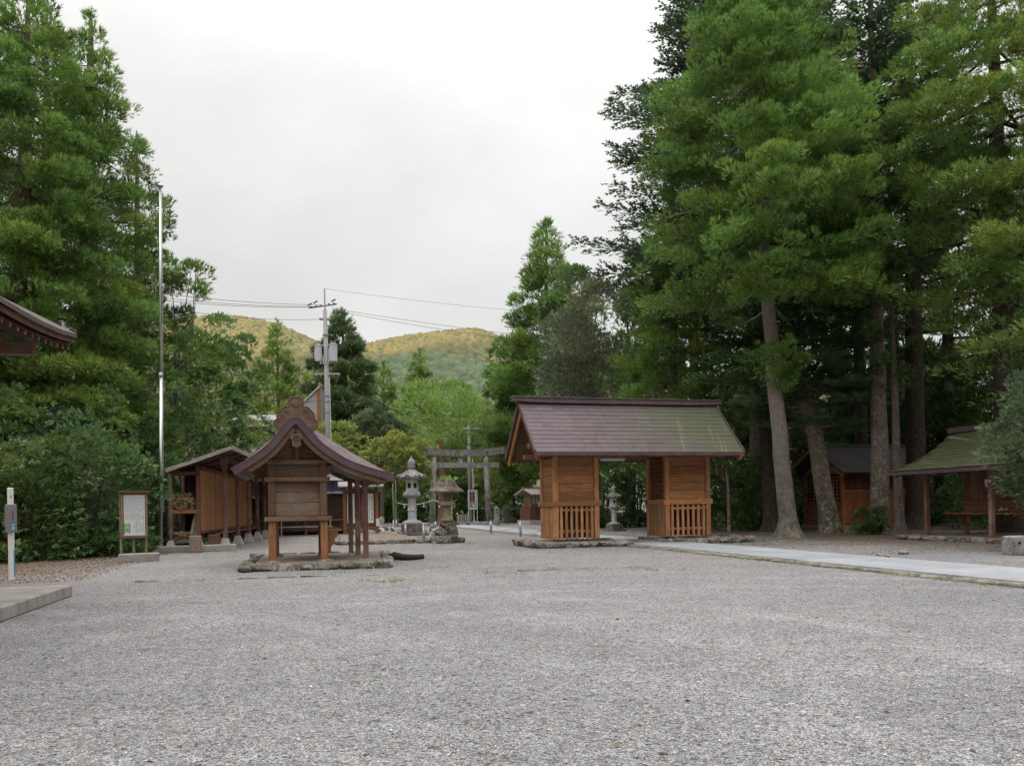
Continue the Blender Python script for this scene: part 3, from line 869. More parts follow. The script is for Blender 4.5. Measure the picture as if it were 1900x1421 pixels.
# ------------------------------------------------------------------ ground, path, hills
def ground_mat():
    m, nt, b = new_mat('gravel')
    o = node(nt, 'ShaderNodeNewGeometry').outputs['Position']
    sc = node(nt, 'ShaderNodeMapping', Vector=o, Scale=(1, 1, 0)).outputs[0]
    wob = node(nt, 'ShaderNodeTexNoise', Vector=sc, Scale=30.0, Detail=2.0)
    wv = node(nt, 'ShaderNodeVectorMath', {'operation': 'MULTIPLY_ADD'}, **{'0': wob.outputs['Color'], '1': (.02, .02, 0), '2': sc}).outputs[0]
    v1 = node(nt, 'ShaderNodeTexVoronoi', Vector=wv, Scale=98.0)
    v2 = node(nt, 'ShaderNodeTexVoronoi', Vector=wv, Scale=40.0)
    s1 = node(nt, 'ShaderNodeSeparateColor', Color=v1.outputs['Color'])
    s2 = node(nt, 'ShaderNodeSeparateColor', Color=v2.outputs['Color'])
    c1 = ramp(nt, s1.outputs[0], [(0.0, (0.108, 0.108, 0.114)), (0.2, (0.238, 0.234, 0.232)), (0.55, (0.346, 0.342, 0.338)), (0.82, (0.432, 0.428, 0.426)), (1.0, (0.547, 0.540, 0.537))])
    c2 = ramp(nt, s2.outputs[0], [(0.0, (0.122, 0.122, 0.129)), (0.4, (0.259, 0.256, 0.250)), (0.8, (0.346, 0.338, 0.334)), (1.0, (0.475, 0.468, 0.456))])
    pick = ramp(nt, s2.outputs[1], [(0.70, 0.0), (0.73, 1.0)])
    col = mixc(nt, pick, c1, c2)
    hue = ramp(nt, s1.outputs[2], [(0.0, (0.92, 0.97, 1.05)), (0.5, (1, 1, 1)), (1.0, (1.08, 1.0, 0.9))])
    col = mixc(nt, 1.0, col, hue, 'MULTIPLY')
    gapd = ramp(nt, v1.outputs['Distance'], [(0.3, 1.0), (0.8, 0.4)])
    col = mixc(nt, 1.0, col, gapd, 'MULTIPLY')
    # broad wear: raked lighter bands, damp and earthy patches
    bigp = noise(nt, node(nt, 'ShaderNodeMapping', Vector=o, Rotation=(0, 0, -GA), Scale=(0.22, 0.4, 1)).outputs[0], 1.0, 5, 0.6)
    col = mixc(nt, 1.0, col, ramp(nt, bigp, [(0.3, (0.86, 0.88, 0.93)), (0.5, (1.0, 1.02, 1.07)), (0.7, (1.16, 1.175, 1.21))]), 'MULTIPLY')
    v3 = node(nt, 'ShaderNodeTexVoronoi', Vector=wv, Scale=15.0)
    s3 = node(nt, 'ShaderNodeSeparateColor', Color=v3.outputs['Color'])
    big = mth(nt, 'MULTIPLY', ramp(nt, s3.outputs[1], [(0.80, 0.0), (0.82, 1.0)]), ramp(nt, v3.outputs['Distance'], [(0.2, 1.0), (0.34, 0.0)]))
    col = mixc(nt, mth(nt, 'MULTIPLY', big, .7), col, ramp(nt, s3.outputs[0], [(0.0, (0.11, 0.105, 0.10)), (0.5, (0.3, 0.29, 0.27)), (1.0, (0.56, 0.55, 0.53))]))
    col = mixc(nt, 1.0, col, ramp(nt, noise(nt, o, 8.0, 4, 0.75), [(0.3, (0.84, 0.84, 0.84)), (0.7, (1.16, 1.16, 1.16))]), 'MULTIPLY')
    # faint wheel tracks swept round the court
    def track(cx, cy, r0, w):
        d = node(nt, 'ShaderNodeVectorMath', {'operation': 'DISTANCE'}, **{'0': sc, '1': (cx, cy, 0)}).outputs['Value']
        d = mth(nt, 'ABSOLUTE', mth(nt, 'SUBTRACT', mth(nt, 'ADD', d, mth(nt, 'MULTIPLY', noise(nt, o, 0.5, 3), .5)), r0 + .25))
        return ramp(nt, mth(nt, 'DIVIDE', d, w), [(0.25, 1.0), (1.0, 0.0)])
    tk = None
    for (cx, cy, r0) in ((-1.2, 6.0, 3.3), (-1.2, 6.0, 4.75), (2.5, 4.0, 7.6), (2.5, 4.0, 9.1), (-9, -2, 12.4), (-9, -2, 13.9)):
        q = track(cx, cy, r0, .34)
        tk = q if tk is None else mth(nt, 'MAXIMUM', tk, q)
    tk = mth(nt, 'MULTIPLY', tk, ramp(nt, noise(nt, o, 0.8, 4), [(0.35, 0.0), (0.6, 1.0)]))
    col = mixc(nt, 1.0, col, mth(nt, 'ADD', mth(nt, 'MULTIPLY', tk, .19), .97), 'MULTIPLY')
    medp = noise(nt, o, 2.2, 5, 0.7)
    col = mixc(nt, 1.0, col, ramp(nt, medp, [(0.3, (0.88, 0.87, 0.85)), (0.7, (1.1, 1.1, 1.1))]), 'MULTIPLY')
    # browner, dustier gravel up towards the buildings where feet have worn it
    dyw = node(nt, 'ShaderNodeVectorMath', {'operation': 'DOT_PRODUCT'}, **{'0': o, '1': (-RY, RX, 0)}).outputs['Value']
    wz = ramp(nt, mth(nt, 'DIVIDE', mth(nt, 'ADD', dyw, mth(nt, 'MULTIPLY', noise(nt, o, 0.3, 4), 14.0)), 40.0), [(0.42, 0.0), (0.85, 1.0)])
    col = mixc(nt, wz, col, mixc(nt, 1.0, col, (1.05, 1.0, 0.93), 'MULTIPLY'))
    # earth and leaf mould under the trees: broken margin, distances in precinct axes
    dx = node(nt, 'ShaderNodeVectorMath', {'operation': 'DOT_PRODUCT'}, **{'0': o, '1': (RX, RY, 0)}).outputs['Value']
    dy = node(nt, 'ShaderNodeVectorMath', {'operation': 'DOT_PRODUCT'}, **{'0': o, '1': (-RY, RX, 0)}).outputs['Value']
    nz = mth(nt, 'MULTIPLY', mth(nt, 'SUBTRACT', noise(nt, o, 0.55, 6, 0.65), 0.5), 7.0)
    er = mth(nt, 'ADD', mth(nt, 'SUBTRACT', dx, 15.2), nz)
    el = mth(nt, 'ADD', mth(nt, 'SUBTRACT', -4.3, dx), mth(nt, 'MULTIPLY', nz, 0.5))
    ef = mth(nt, 'ADD', mth(nt, 'SUBTRACT', dy, 62.0), nz)
    em = mth(nt, 'MAXIMUM', mth(nt, 'MAXIMUM', er, el), ef)
    em = ramp(nt, mth(nt, 'ADD', mth(nt, 'MULTIPLY', em, 0.35), 0.3), [(0.2, 0.0), (0.8, 1.0)])
    earth = ramp(nt, noise(nt, o, 9.0, 6, 0.7), [(0.3, (0.075, 0.055, 0.04)), (0.55, (0.155, 0.12, 0.092)), (0.75, (0.24, 0.2, 0.16))])
    en = mth(nt, 'MULTIPLY', em, mth(nt, 'ADD', mth(nt, 'MULTIPLY', s1.outputs[1], 0.55), 0.5), True)
    col = mixc(nt, en, col, earth)
    nt.links.new(col, b.inputs['Base Color'])
    b.inputs['Roughness'].default_value = 0.9
    b.inputs['Specular IOR Level'].default_value = 0.2
    h = mth(nt, 'ADD', mth(nt, 'MULTIPLY', mth(nt, 'SUBTRACT', 1.0, v1.outputs['Distance']), 0.6), mth(nt, 'MULTIPLY', mth(nt, 'SUBTRACT', 1.0, v2.outputs['Distance']), mth(nt, 'MULTIPLY', pick, 0.9)))
    h = mth(nt, 'ADD', h, mth(nt, 'MULTIPLY', s1.outputs[0], 0.35))
    bump(nt, b, h, 0.85, 0.012)
ground_mat()
def path_mat():
    m, nt, b = new_mat('paving')
    o = node(nt, 'ShaderNodeTexCoord').outputs['Object']
    n1 = noise(nt, node(nt, 'ShaderNodeMapping', Vector=o, Scale=(1.2, 5.5, 1)).outputs[0], 1.2, 7, 0.65)
    n2 = noise(nt, o, 40, 4, 0.7)
    oi = node(nt, 'ShaderNodeObjectInfo')
    col = ramp(nt, mth(nt, 'ADD', mth(nt, 'MULTIPLY', n1, .75), mth(nt, 'MULTIPLY', n2, .25)), [(0.3, (0.22, 0.235, 0.255)), (0.55, (0.33, 0.35, 0.375)), (0.75, (0.43, 0.45, 0.475))])
    col = mixc(nt, 1.0, col, mth(nt, 'ADD', mth(nt, 'MULTIPLY', oi.outputs['Random'], .3), .84), 'MULTIPLY')
    nt.links.new(col, b.inputs['Base Color'])
    b.inputs['Roughness'].default_value = 0.62
    b.inputs['Specular IOR Level'].default_value = 0.4
    bump(nt, b, n2, 0.2, 0.006)
path_mat()

m = MB()
xs = [-2600, -400, -120, -40, -14, 0, 14, 40, 120, 400, 2600]; ys = [-1500, -300, -60, -10, 0, 10, 25, 50, 100, 300, 1200, 4200]
V = [(x, y, 0) for y in ys for x in xs]; n = len(xs)
m.add(V, [(j * n + i, j * n + i + 1, (j + 1) * n + i + 1, (j + 1) * n + i) for j in range(len(ys) - 1) for i in range(n - 1)])
kind(m.build('ground', 'gravel'), 'structure')

# approach path: rows of large sawn slabs, between rough kerb stones
r = random.Random(5)
slabs = [MB().box((0, 0, 0), (0.93, 0.93 * k, 0.1), 0, 0.006).mesh('path_slab', 'paving') for k in (0.96, 1.28)]
path = MB().box((0, 0, 0), (1.98, 54, 0.04)).build('path', 'kerb_stone', None, loc=W(10.5, 30.5, 0.012), rot=(0, 0, GA))
kind(path, 'structure')
y = 4.0
ends = -27
k = 0
while y < 57:
    kk = (k % 3 == 2)
    ln = (1.28 if kk else 0.96) * 0.93
    for sx in (-0.475, 0.475):
        put('path_slab', slabs[1 if kk else 0], path, (sx, y - 30.5 + ln / 2, 0.01 + r.uniform(-.002, .002)), (0, 0, r.uniform(-.003, .003)))
    y += ln + 0.012; k += 1
kerbs = []
for q in range(3):
    mm = MB(); rr = random.Random(q + 30); mm.frame((0, 0, 0), ((1, 0, 0), (0, 1, 0), (0, 0, 1)), (0.19, 0.66, 0.16), 0.03, rr)
    mm.v = [(a + rr.uniform(-.018, .018), b_ + rr.uniform(-.015, .015), c + rr.uniform(-.012, .012)) for a, b_, c in mm.v]
    kerbs.append(mm.mesh('kerb_block', 'kerb_stone'))
for sx in (-1.07, 1.07):
    y = 4.0
    while y < 56:
        if not (21.8 < y < 25.2):
            put('kerb_block', r.choice(kerbs), path, (sx + r.uniform(-.02, .02), y - 30.5, -0.035 + r.uniform(-.012, .008)), (0, 0, r.choice((0, pi)) + r.uniform(-.03, .03)))
        y += .68
# worn threshold slab in the gateway
thr = MB().box((0, 0, 0), (2.1, 1.5, 0.14), 0, 0.02).build('threshold_slab', 'kerb_stone', path, loc=(-.5, 23.55 - 30.5, 0.03))

# public road passing beyond the torii
kind(MB().box((0, 0, 0), (70, 5.5, 0.05)).build('road', 'concrete_pale', None, loc=W(5, 66.5, 0.015), rot=(0, 0, GA)), 'structure')

# lines of flush edging stones in the gravel
def edging(name, pts, label, w=.16, matn='kerb_stone', h=.05, seed=1):
    rr = random.Random(seed); n = 0
    root = thing(name, label, 'stone edging', (pts[0][0], pts[0][1], 0))
    for (a, b_) in zip(pts, pts[1:]):
        a = np.array(a); b_ = np.array(b_); L = np.linalg.norm(b_ - a); d = (b_ - a) / L; s = 0
        while s < L:
            l = rr.uniform(.3, .8)
            mm = MB(); mm.frame((0, 0, 0), ((1, 0, 0), (0, 1, 0), (0, 0, 1)), (min(l, L - s + .02) - .02, w * rr.uniform(.7, 1.2), .1), .025, rr)
            mm.v = [(q[0] + rr.uniform(-.02, .02), q[1] + rr.uniform(-.02, .02), q[2] + rr.uniform(-.01, .01)) for q in mm.v]
            c = a + d * (s + l / 2)
            mm.build('stone', matn, root, loc=(c[0] - pts[0][0] + rr.uniform(-.02, .02), c[1] - pts[0][1], h - .05 + rr.uniform(-.02, .01)), rot=(0, 0, atan2(d[1], d[0]) + rr.uniform(-.04, .04)))
            s += l
    return root
edging('edging_line', [G(920, 1061)[:2], G(1100, 1055)[:2], G(1265, 1049)[:2]], 'thin line of flush edging stones in the gravel in front of the gate', .1, 'kerb_stone', .022, 3)
edging('edging_line', [G(250, 1080)[:2], G(440, 1074)[:2], G(720, 1066)[:2]], 'line of flush edging stones in the gravel before the small raised shrine', .14, 'kerb_stone', .02, 4)

# hills: an evening-lit wooded range far off, a nearer shaded spur, and the ridge behind the camera that shades the precinct
def terrain(name, xs, ys, zf, mat, label=None, canopy=None, seed=1):
    rg = np.random.default_rng(seed)
    X, Y = np.meshgrid(np.array(xs, float), np.array(ys, float))
    Z = zf(X, Y)
    t0 = np.full(X.shape, .5); t1 = np.full(X.shape, .2)
    if canopy:
        cell, rad, ht = canopy
        i0 = np.floor(X / cell).astype(int); j0 = np.floor(Y / cell).astype(int)
        K = 1021
        px = rg.uniform(0, 1, (K, K)); py = rg.uniform(0, 1, (K, K)); ph = rg.uniform(.55, 1.15, (K, K)); pt = rg.normal(.5, .2, (K, K)); pu = np.maximum(0, rg.normal(.25, .2, (K, K)))
        best = np.full(X.shape, -9.0)
        for di in (-1, 0, 1):
            for dj in (-1, 0, 1):
                a = (i0 + di) % K; c = (j0 + dj) % K
                d2 = (X - (i0 + di + px[a, c]) * cell) ** 2 + (Y - (j0 + dj + py[a, c]) * cell) ** 2
                h = ht * ph[a, c] * np.sqrt(np.maximum(0.0, 1 - d2 / rad ** 2))
                h = np.where(d2 < rad ** 2, h + ht * ph[a, c] * .3, 0)
                up_ = h > best
                best = np.where(up_, h, best); t0 = np.where(up_, pt[a, c], t0); t1 = np.where(up_, pu[a, c], t1)
        Z = Z + best + rg.normal(0, .35, X.shape)
        t0 = t0 + rg.normal(0, .12, X.shape)
    n, mrow = len(xs), len(ys)
    V = np.stack([X, Y, Z], -1).reshape(-1, 3)
    q = (np.arange(mrow - 1)[:, None] * n + np.arange(n - 1)[None, :]).ravel()
    F = np.concatenate([np.stack([q, q + 1, q + n + 1], 1), np.stack([q, q + n + 1, q + n], 1)])
    o = tri_mesh(name, V, F, np.stack([t0.ravel(), t1.ravel()], 1), mat)
    return kind(o, 'structure')
def interp(tab, x):
    t = np.array(tab, float); return np.interp(x, t[:, 0], t[:, 1])
def smooth(t): t = np.clip(t, 0, 1); return t * t * (3 - 2 * t)
def crest(tab, Y):
    out = []
    for px, py in tab:
        x, z = XZ(px, py, Y); out.append((x, z))
    return out
def wav(X, Y, s, k): return np.sin(X * s + k) * np.cos(Y * s * 1.3 + 2 * k) + .6 * np.sin(X * s * 2.1 + Y * s * 1.7 + k * 3) + .4 * np.sin(X * s * 4.3 - Y * s * 3.1 + k)
CF = crest([(-1500, 720), (-400, 660), (200, 612), (330, 596), (390, 588), (440, 586), (490, 591), (535, 602), (565, 615), (600, 632), (650, 640), (700, 637), (740, 628), (790, 621), (840, 613), (885, 609), (915, 618), (960, 640), (1100, 680), (1500, 720), (3200, 780)], 700)
def zfar(X, Y):
    c = interp(CF, X) - 5
    rib = wav(X, Y, .018, .7)
    f = smooth((Y - 330) / 370)
    return np.where(Y <= 700, c * f + rib * 13 * f * (1 - f) * 3.2, c - (Y - 700) * .25) - 2
xs = np.concatenate([np.arange(-1300, -305, 14.0), np.arange(-305, 30, 1.1), np.arange(30, 1500, 14.0)])
terrain('hillside', xs, np.concatenate([np.arange(330, 560, 8.0), np.arange(560, 708, 1.3), np.arange(708, 800, 12)]), zfar, 'leaf_hill', None, (3.6, 2.7, 2.6), 3)
CN = crest([(200, 900), (560, 800), (630, 745), (680, 690), (720, 662), (760, 652), (810, 648), (850, 654), (885, 662), (930, 676), (990, 700), (1100, 740), (1500, 850)], 470)
def znear(X, Y):
    c = interp(CN, X) - 4
    f = smooth((Y - 240) / 230)
    rib = wav(X, Y, .03, 2.1)
    return np.where(Y <= 470, c * f + rib * 7 * f * (1 - f) * 3, c - (Y - 470) * .3) - 2.5
xs = np.concatenate([np.arange(-330, -110, 7.0), np.arange(-110, 10, .9), np.arange(10, 330, 8.0)])
terrain('hillside', xs, np.concatenate([np.arange(240, 370, 6.0), np.arange(370, 478, 1.0), np.arange(478, 540, 8)]), znear, 'leaf_hill_shade', None, (3.6, 2.6, 2.6), 8)
def zback(X, Y):
    f = smooth(1 - np.abs(Y + 950) / 420)
    return (262 + 10 * np.sin(X * .004 + 1) + 9 * np.sin(X * .011)) * f - 3
terrain('hillside', np.arange(-2300, 2301, 40.0), np.arange(-1400, -500, 30.0), zback, 'leaf_hill', None, (60, 44, 14), 5)

# ------------------------------------------------------------------ roofed gate
def make_gate():
    g = thing('shrine_gate', 'roofed wooden gate with slatted lower walls and a purple-brown roof greened by moss', 'gate', W(7.35, 22.85), GA)
    Wd, Dp, PL = 5.22, 1.45, 0.22
    zr, zt = 1.30, 2.72          # rail height, wall top
    r = random.Random(2)
    blocks = ((0.0, 1.45), (3.66, Wd))
    cap = MB()
    # pieces shared between like places
    pk = [MB().box((0, 0, 0), (0.085, 0.03, 1.03), 0, 0.005, random.Random(i)).mesh('picket', 'cedar_picket') for i in range(3)]
    def wallplanks(cx, cy, L, ax, z0, z1, n):
        hh = (z1 - z0) / n
        mm = MB().box((0, 0, 0), (L, 0.03, hh - .008), 0, 0.004).mesh('wall_plank', 'cedar_orange')
        for i in range(n):
            put('wall_plank', mm, g, (cx + r.uniform(-.003, .003), cy, z0 + hh * (i + .5)), (r.uniform(-.006, .006), 0, ax))
    for bi, (x0, x1) in enumerate(blocks):
        w = x1 - x0
        # corner posts full height
        for px in (x0 + .075, x1 - .075):
            for py in (.075, Dp - .075):
                MB().box((px, py, (PL + zt) / 2), (.15, .15, zt - PL), 0, .012).build('corner_post', 'cedar_picket', g)
        # middle rail all round, proud of the posts
        for py in (.06, Dp - .06):
            MB().box(((x0 + x1) / 2, py, zr), (w + .12, .17, .17), 0, .012).build('rail', 'cedar_orange', g)
        for px in (x0 + .045, x1 - .045):
            MB().box((px, Dp / 2, zr + .002), (.15, Dp - .30, .165), 0, .012).build('rail', 'cedar_orange', g)
        # upper board walls
        for py in (.085, Dp - .085):
            wallplanks((x0 + x1) / 2, py, w - .3, 0, zr + .085, zt - .01, 5)
        outer = x0 + .085 if bi == 0 else x1 - .085
        wallplanks(outer, Dp / 2, Dp - .3, pi / 2, zr + .085, zt - .01, 5)
        # lower pickets on the two faces, tight on the outer and passage sides
        for py in (.0, Dp):
            n = 7
            for i in range(n):
                fx = x0 + .15 + (w - .30) * (i + .5) / n
                put('picket', r.choice(pk), g, (fx, py + (.035 if py == 0 else -.035), PL + .51), (0, 0, r.choice((0, pi)) + r.uniform(-.01, .01)))
            for z in (PL + .24, PL + .88):
                MB().box(((x0 + x1) / 2, py + (.068 if py == 0 else -.068), z), (w - .3, .035, .075), 0, .005).build('picket_rail', 'cedar_picket', g)
        for px in (x0, x1):
            n = 9
            for i in range(n):
                fy = .15 + (Dp - .30) * (i + .5) / n
                put('picket', r.choice(pk), g, (px + (.03 if px == x0 else -.03), fy, PL + .51), (0, 0, pi / 2))
        # dark boards closing the inside of the fence
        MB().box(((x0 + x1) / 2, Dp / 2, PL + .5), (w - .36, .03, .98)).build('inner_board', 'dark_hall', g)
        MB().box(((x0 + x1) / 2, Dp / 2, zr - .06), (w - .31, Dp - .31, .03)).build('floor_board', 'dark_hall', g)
        # lattice window on the passage side
        lx = x1 - .08 if bi == 0 else x0 + .08
        lat = MB()
        for i in range(7): lat.box((lx, .2 + (Dp - .4) * i / 6, (zr + zt) / 2 + .03), (.03, .03, zt - zr - .12))
        for i in range(9): lat.box((lx + .004, Dp / 2, zr + .14 + (zt - zr - .24) * i / 8), (.024, Dp - .36, .024))
        kind(lat.build('lattice_window', 'cedar_orange', g), 'stuff')
        # stone plinth under each half
    # lintel beams and ceiling
    MB().box((Wd / 2, .08, zt + .07), (Wd + 1.1, .16, .15), 0, .012).build('lintel_beam', 'cedar_orange', g)
    MB().box((Wd / 2, Dp - .08, zt + .07), (Wd + 1.1, .16, .15), 0, .012).build('lintel_beam', 'cedar_orange', g)
    MB().box((Wd / 2, Dp / 2, zt + .10), (Wd, Dp - .33, .05), 0).build('ceiling', 'cedar_brown', g)
    for px in (.1, 1.42, 3.7, Wd - .1):
        MB().box((px, Dp / 2, zt + .215), (.14, Dp + .7, .13), 0, .01).build('cross_beam', 'cedar_orange', g)
    # white lamp batten under the lintel
    # roof
    yr, zrd, ye, ze = Dp / 2, 4.42, -.98, 2.80
    xa, xb = -.86, Wd + .62
    rl = sqrt((yr - ye) ** 2 + (zrd - ze) ** 2); ang = atan2(zrd - ze, yr - ye)
    roof = bpy.data.objects.new('roof', None); COL.objects.link(roof); roof.parent = g
    roof.location = (0, 0, 0)
    deck = MB()
    for sg in (1, -1):
        a = (0, yr - .0 * sg, zrd - .09)
        yy = ye if sg == 1 else Dp - ye
        deck.add([(xa + .05, yr, zrd - .03), (xb - .05, yr, zrd - .03), (xb - .05, yy, ze - .03), (xa + .05, yy, ze - .03),
                  (xa + .05, yr, zrd - .10), (xb - .05, yr, zrd - .10), (xb - .05, yy, ze - .10), (xa + .05, yy, ze - .10)],
                 [(0, 1, 2, 3), (7, 6, 5, 4), (3, 2, 6, 7), (0, 3, 7, 4), (1, 5, 6, 2), (0, 4, 5, 1)], None, ((xa + xb) / 2, (yr + yy) / 2, (zrd + ze) / 2 - .06))
    deck.build('roof_deck', 'cedar_brown', roof)
    # copper shingles, course over course on the front slope
    nc, nx = 12, 13
    cl = rl / nc; cw = (xb - xa) / nx
    sh = [MB().box((0, 0, 0), (cw - .001, cl + .035, .014), 0, .002, random.Random(k)).mesh('shingle', 'copper_gate') for k in range(2)]
    for side in (0, 1):
        if side == 1:
            bk = MB()
        for i in range(nc):
            s = (i + .5) * cl
            for j in range(nx):
                off = (cw / 2 if i % 2 else 0)
                cx = xa + cw * (j + .5)
                y_ = ye + s * cos(ang); z_ = ze + s * sin(ang)
                lift = .008
                if side == 0:
                    put('shingle', sh[(i + j) % 2], roof, (cx, y_ + r.uniform(-.003, .003) - sin(ang) * lift, z_ + cos(ang) * lift + r.uniform(-.002, .002)), (ang - .055 + r.uniform(-.006, .006), 0, 0))
                else:
                    ca, sa = cos(ang - .05), sin(ang - .05)
                    bk.frame((cx, Dp - y_ + sin(ang) * lift, z_ + cos(ang) * lift), ((1, 0, 0), (0, -ca, sa), (0, sa, ca)), (cw - .003, cl + .035, .012))
        if side == 1: kind(bk.build('shingle', 'copper_gate', roof), 'stuff')
    for sg in (1, -1):
        yy = ye if sg == 1 else Dp - ye
        MB().box(((xa + xb) / 2, yy - .012 * sg, ze - .055), (xb - xa + .02, .05, .12), 0, .008).build('eave_fascia', 'copper_edge', roof)
        for xe in (xa, xb):
            # verge cover and wooden bargeboard on each gable
            MB().beam((xe, yr, zrd - .02), (xe, yy, ze - .02), .055, .15, .008, (0, 0, 1)).build('verge_cover', 'copper_edge', roof)
            q = .055 if xe == xa else -.055
            MB().beam((xe + q * 1.6, yr - .0, zrd - .19), (xe + q * 1.6, yy + .02 * sg, ze - .19), .055, .2, .01).build('bargeboard', 'cedar_orange', roof)
        rf = MB().beam((0, yr, zrd - .135), (0, yy + .05 * sg, ze - .135), .055, .07, .005).mesh('rafter', 'cedar_brown')
        for i in range(19):
            put('rafter', rf, roof, (xa + .28 + (xb - xa - .56) * i / 18, 0, 0))
    # gable walls and beams carrying the ridge
    for xe, q in ((.0, -1), (Wd, 1)):
        MB().prism([(-.1, zt + .15), (Dp + .1, zt + .15), (yr, zrd - .16)], xe - .02, xe + .02, 'yz').build('gable_board', 'cedar_orange', roof)
        MB().box((xe + q * .3, yr, zt + .36), (.5, .14, .16), 0, .01).build('gable_beam', 'cedar_orange', roof)
        MB().box((xe + q * .40, yr, zt + .42), (.12, 1.15, .14), 0, .01).build('gable_beam', 'cedar_orange', roof)
    MB().box(((xa + xb) / 2, yr, zrd - .2), (xb - xa - .1, .15, .15), 0, .01).build('ridge_beam', 'cedar_orange', roof)
    rd = MB(); hw = .15
    L0, L1 = xa - .22, xb + .16
    n = 12
    rows = []
    for i in range(n + 1):
        t = i / n; x = L0 + (L1 - L0) * t; up_ = .05 * abs(2 * t - 1) ** 6
        rows += [(x, yr - hw, zrd + .0 + up_), (x, yr + hw, zrd + up_), (x, yr + hw - .02, zrd + .155 + up_), (x, yr - hw + .02, zrd + .155 + up_)]
    F = []
    for i in range(n):
        for k in range(4):
            F.append((i * 4 + k, i * 4 + 4 + k, i * 4 + 4 + (k + 1) % 4, i * 4 + (k + 1) % 4))
    F += [(0, 1, 2, 3), (n * 4 + 3, n * 4 + 2, n * 4 + 1, n * 4)]
    rd.add(rows, [f[::-1] for f in F]); rd.build('ridge_cap', 'copper_edge', roof)
    MB().box(((L0 + L1) / 2, yr, zrd + .165), (L1 - L0 + .05, .34, .025), 0, .006).build('ridge_cap_sheet', 'copper_plain', roof)
    return g
gate = make_gate()
# rough stone footings under each half of the gate: every rock is a piece
def footing(name, x0, x1, y0, y1, label, seed, h=.2, sz=(.3, .6)):
    rr = random.Random(seed)
    f = thing(name, label, 'stone footing', W(x0, y0), GA)
    MB().box(((x1 - x0) / 2, (y1 - y0) / 2 + .05, (h - .06) / 2), (x1 - x0 - .3, y1 - y0 - .15, h - .03), 0, .04).build('packed_top', 'packed_earth', f)
    def run(ax, ay, bx, by):
        L = sqrt((bx - ax) ** 2 + (by - ay) ** 2); s = 0
        while s < L:
            l = rr.uniform(*sz); t = (s + l / 2) / L
            hh = h * rr.uniform(.85, 1.15)
            MB().rock((0, 0, 0), (l * 1.05, rr.uniform(.28, .42), hh * 1.25), rr, atan2(by - ay, bx - ax)).build('rock', rr.choice(('edge_rock', 'edge_rock', 'mossy_rock')), f, smooth=False, loc=(ax + (bx - ax) * t, ay + (by - ay) * t + rr.uniform(-.05, .05), hh * .42))
            s += l * .93
    run(0, 0, x1 - x0, 0); run(0, 0, 0, y1 - y0); run(x1 - x0, 0, x1 - x0, y1 - y0)
    return f
footing('gate_footing', 6.62, 9.25, 22.2, 24.5, 'rough rock footing under the left half of the gate', 4)
footing('gate_footing', 10.9, 13.65, 22.25, 24.4, 'lichened rock footing under the right half of the gate, beside the path', 6, .2)
pq = thing('hanging_plaque', 'small wooden plaque hung on the slats inside the gateway', 'plaque', W(10.99, 23.25, 1.12), GA)
MB().box((0, 0, -.26), (.025, .2, .42), 0, .006).build('board', 'grey_wood', pq)
MB().tube([(0, -.06, -.05), (0, 0, .06), (0, .06, -.05)], .008, 5).build('cord', 'rope_white', pq)
gl = thing('batten_lamp', 'white strip lamp fixed under the gate lintel', 'lamp', W(9.35, 23.1, 2.66), GA)
MB().box((0, 0, 0), (.85, .09, .05), 0, .01).build('casing', 'white_paint', gl)
MB().tube([(-.4, 0, -.045), (.4, 0, -.045)], .016, 8).build('tube', 'white_sheet', gl)

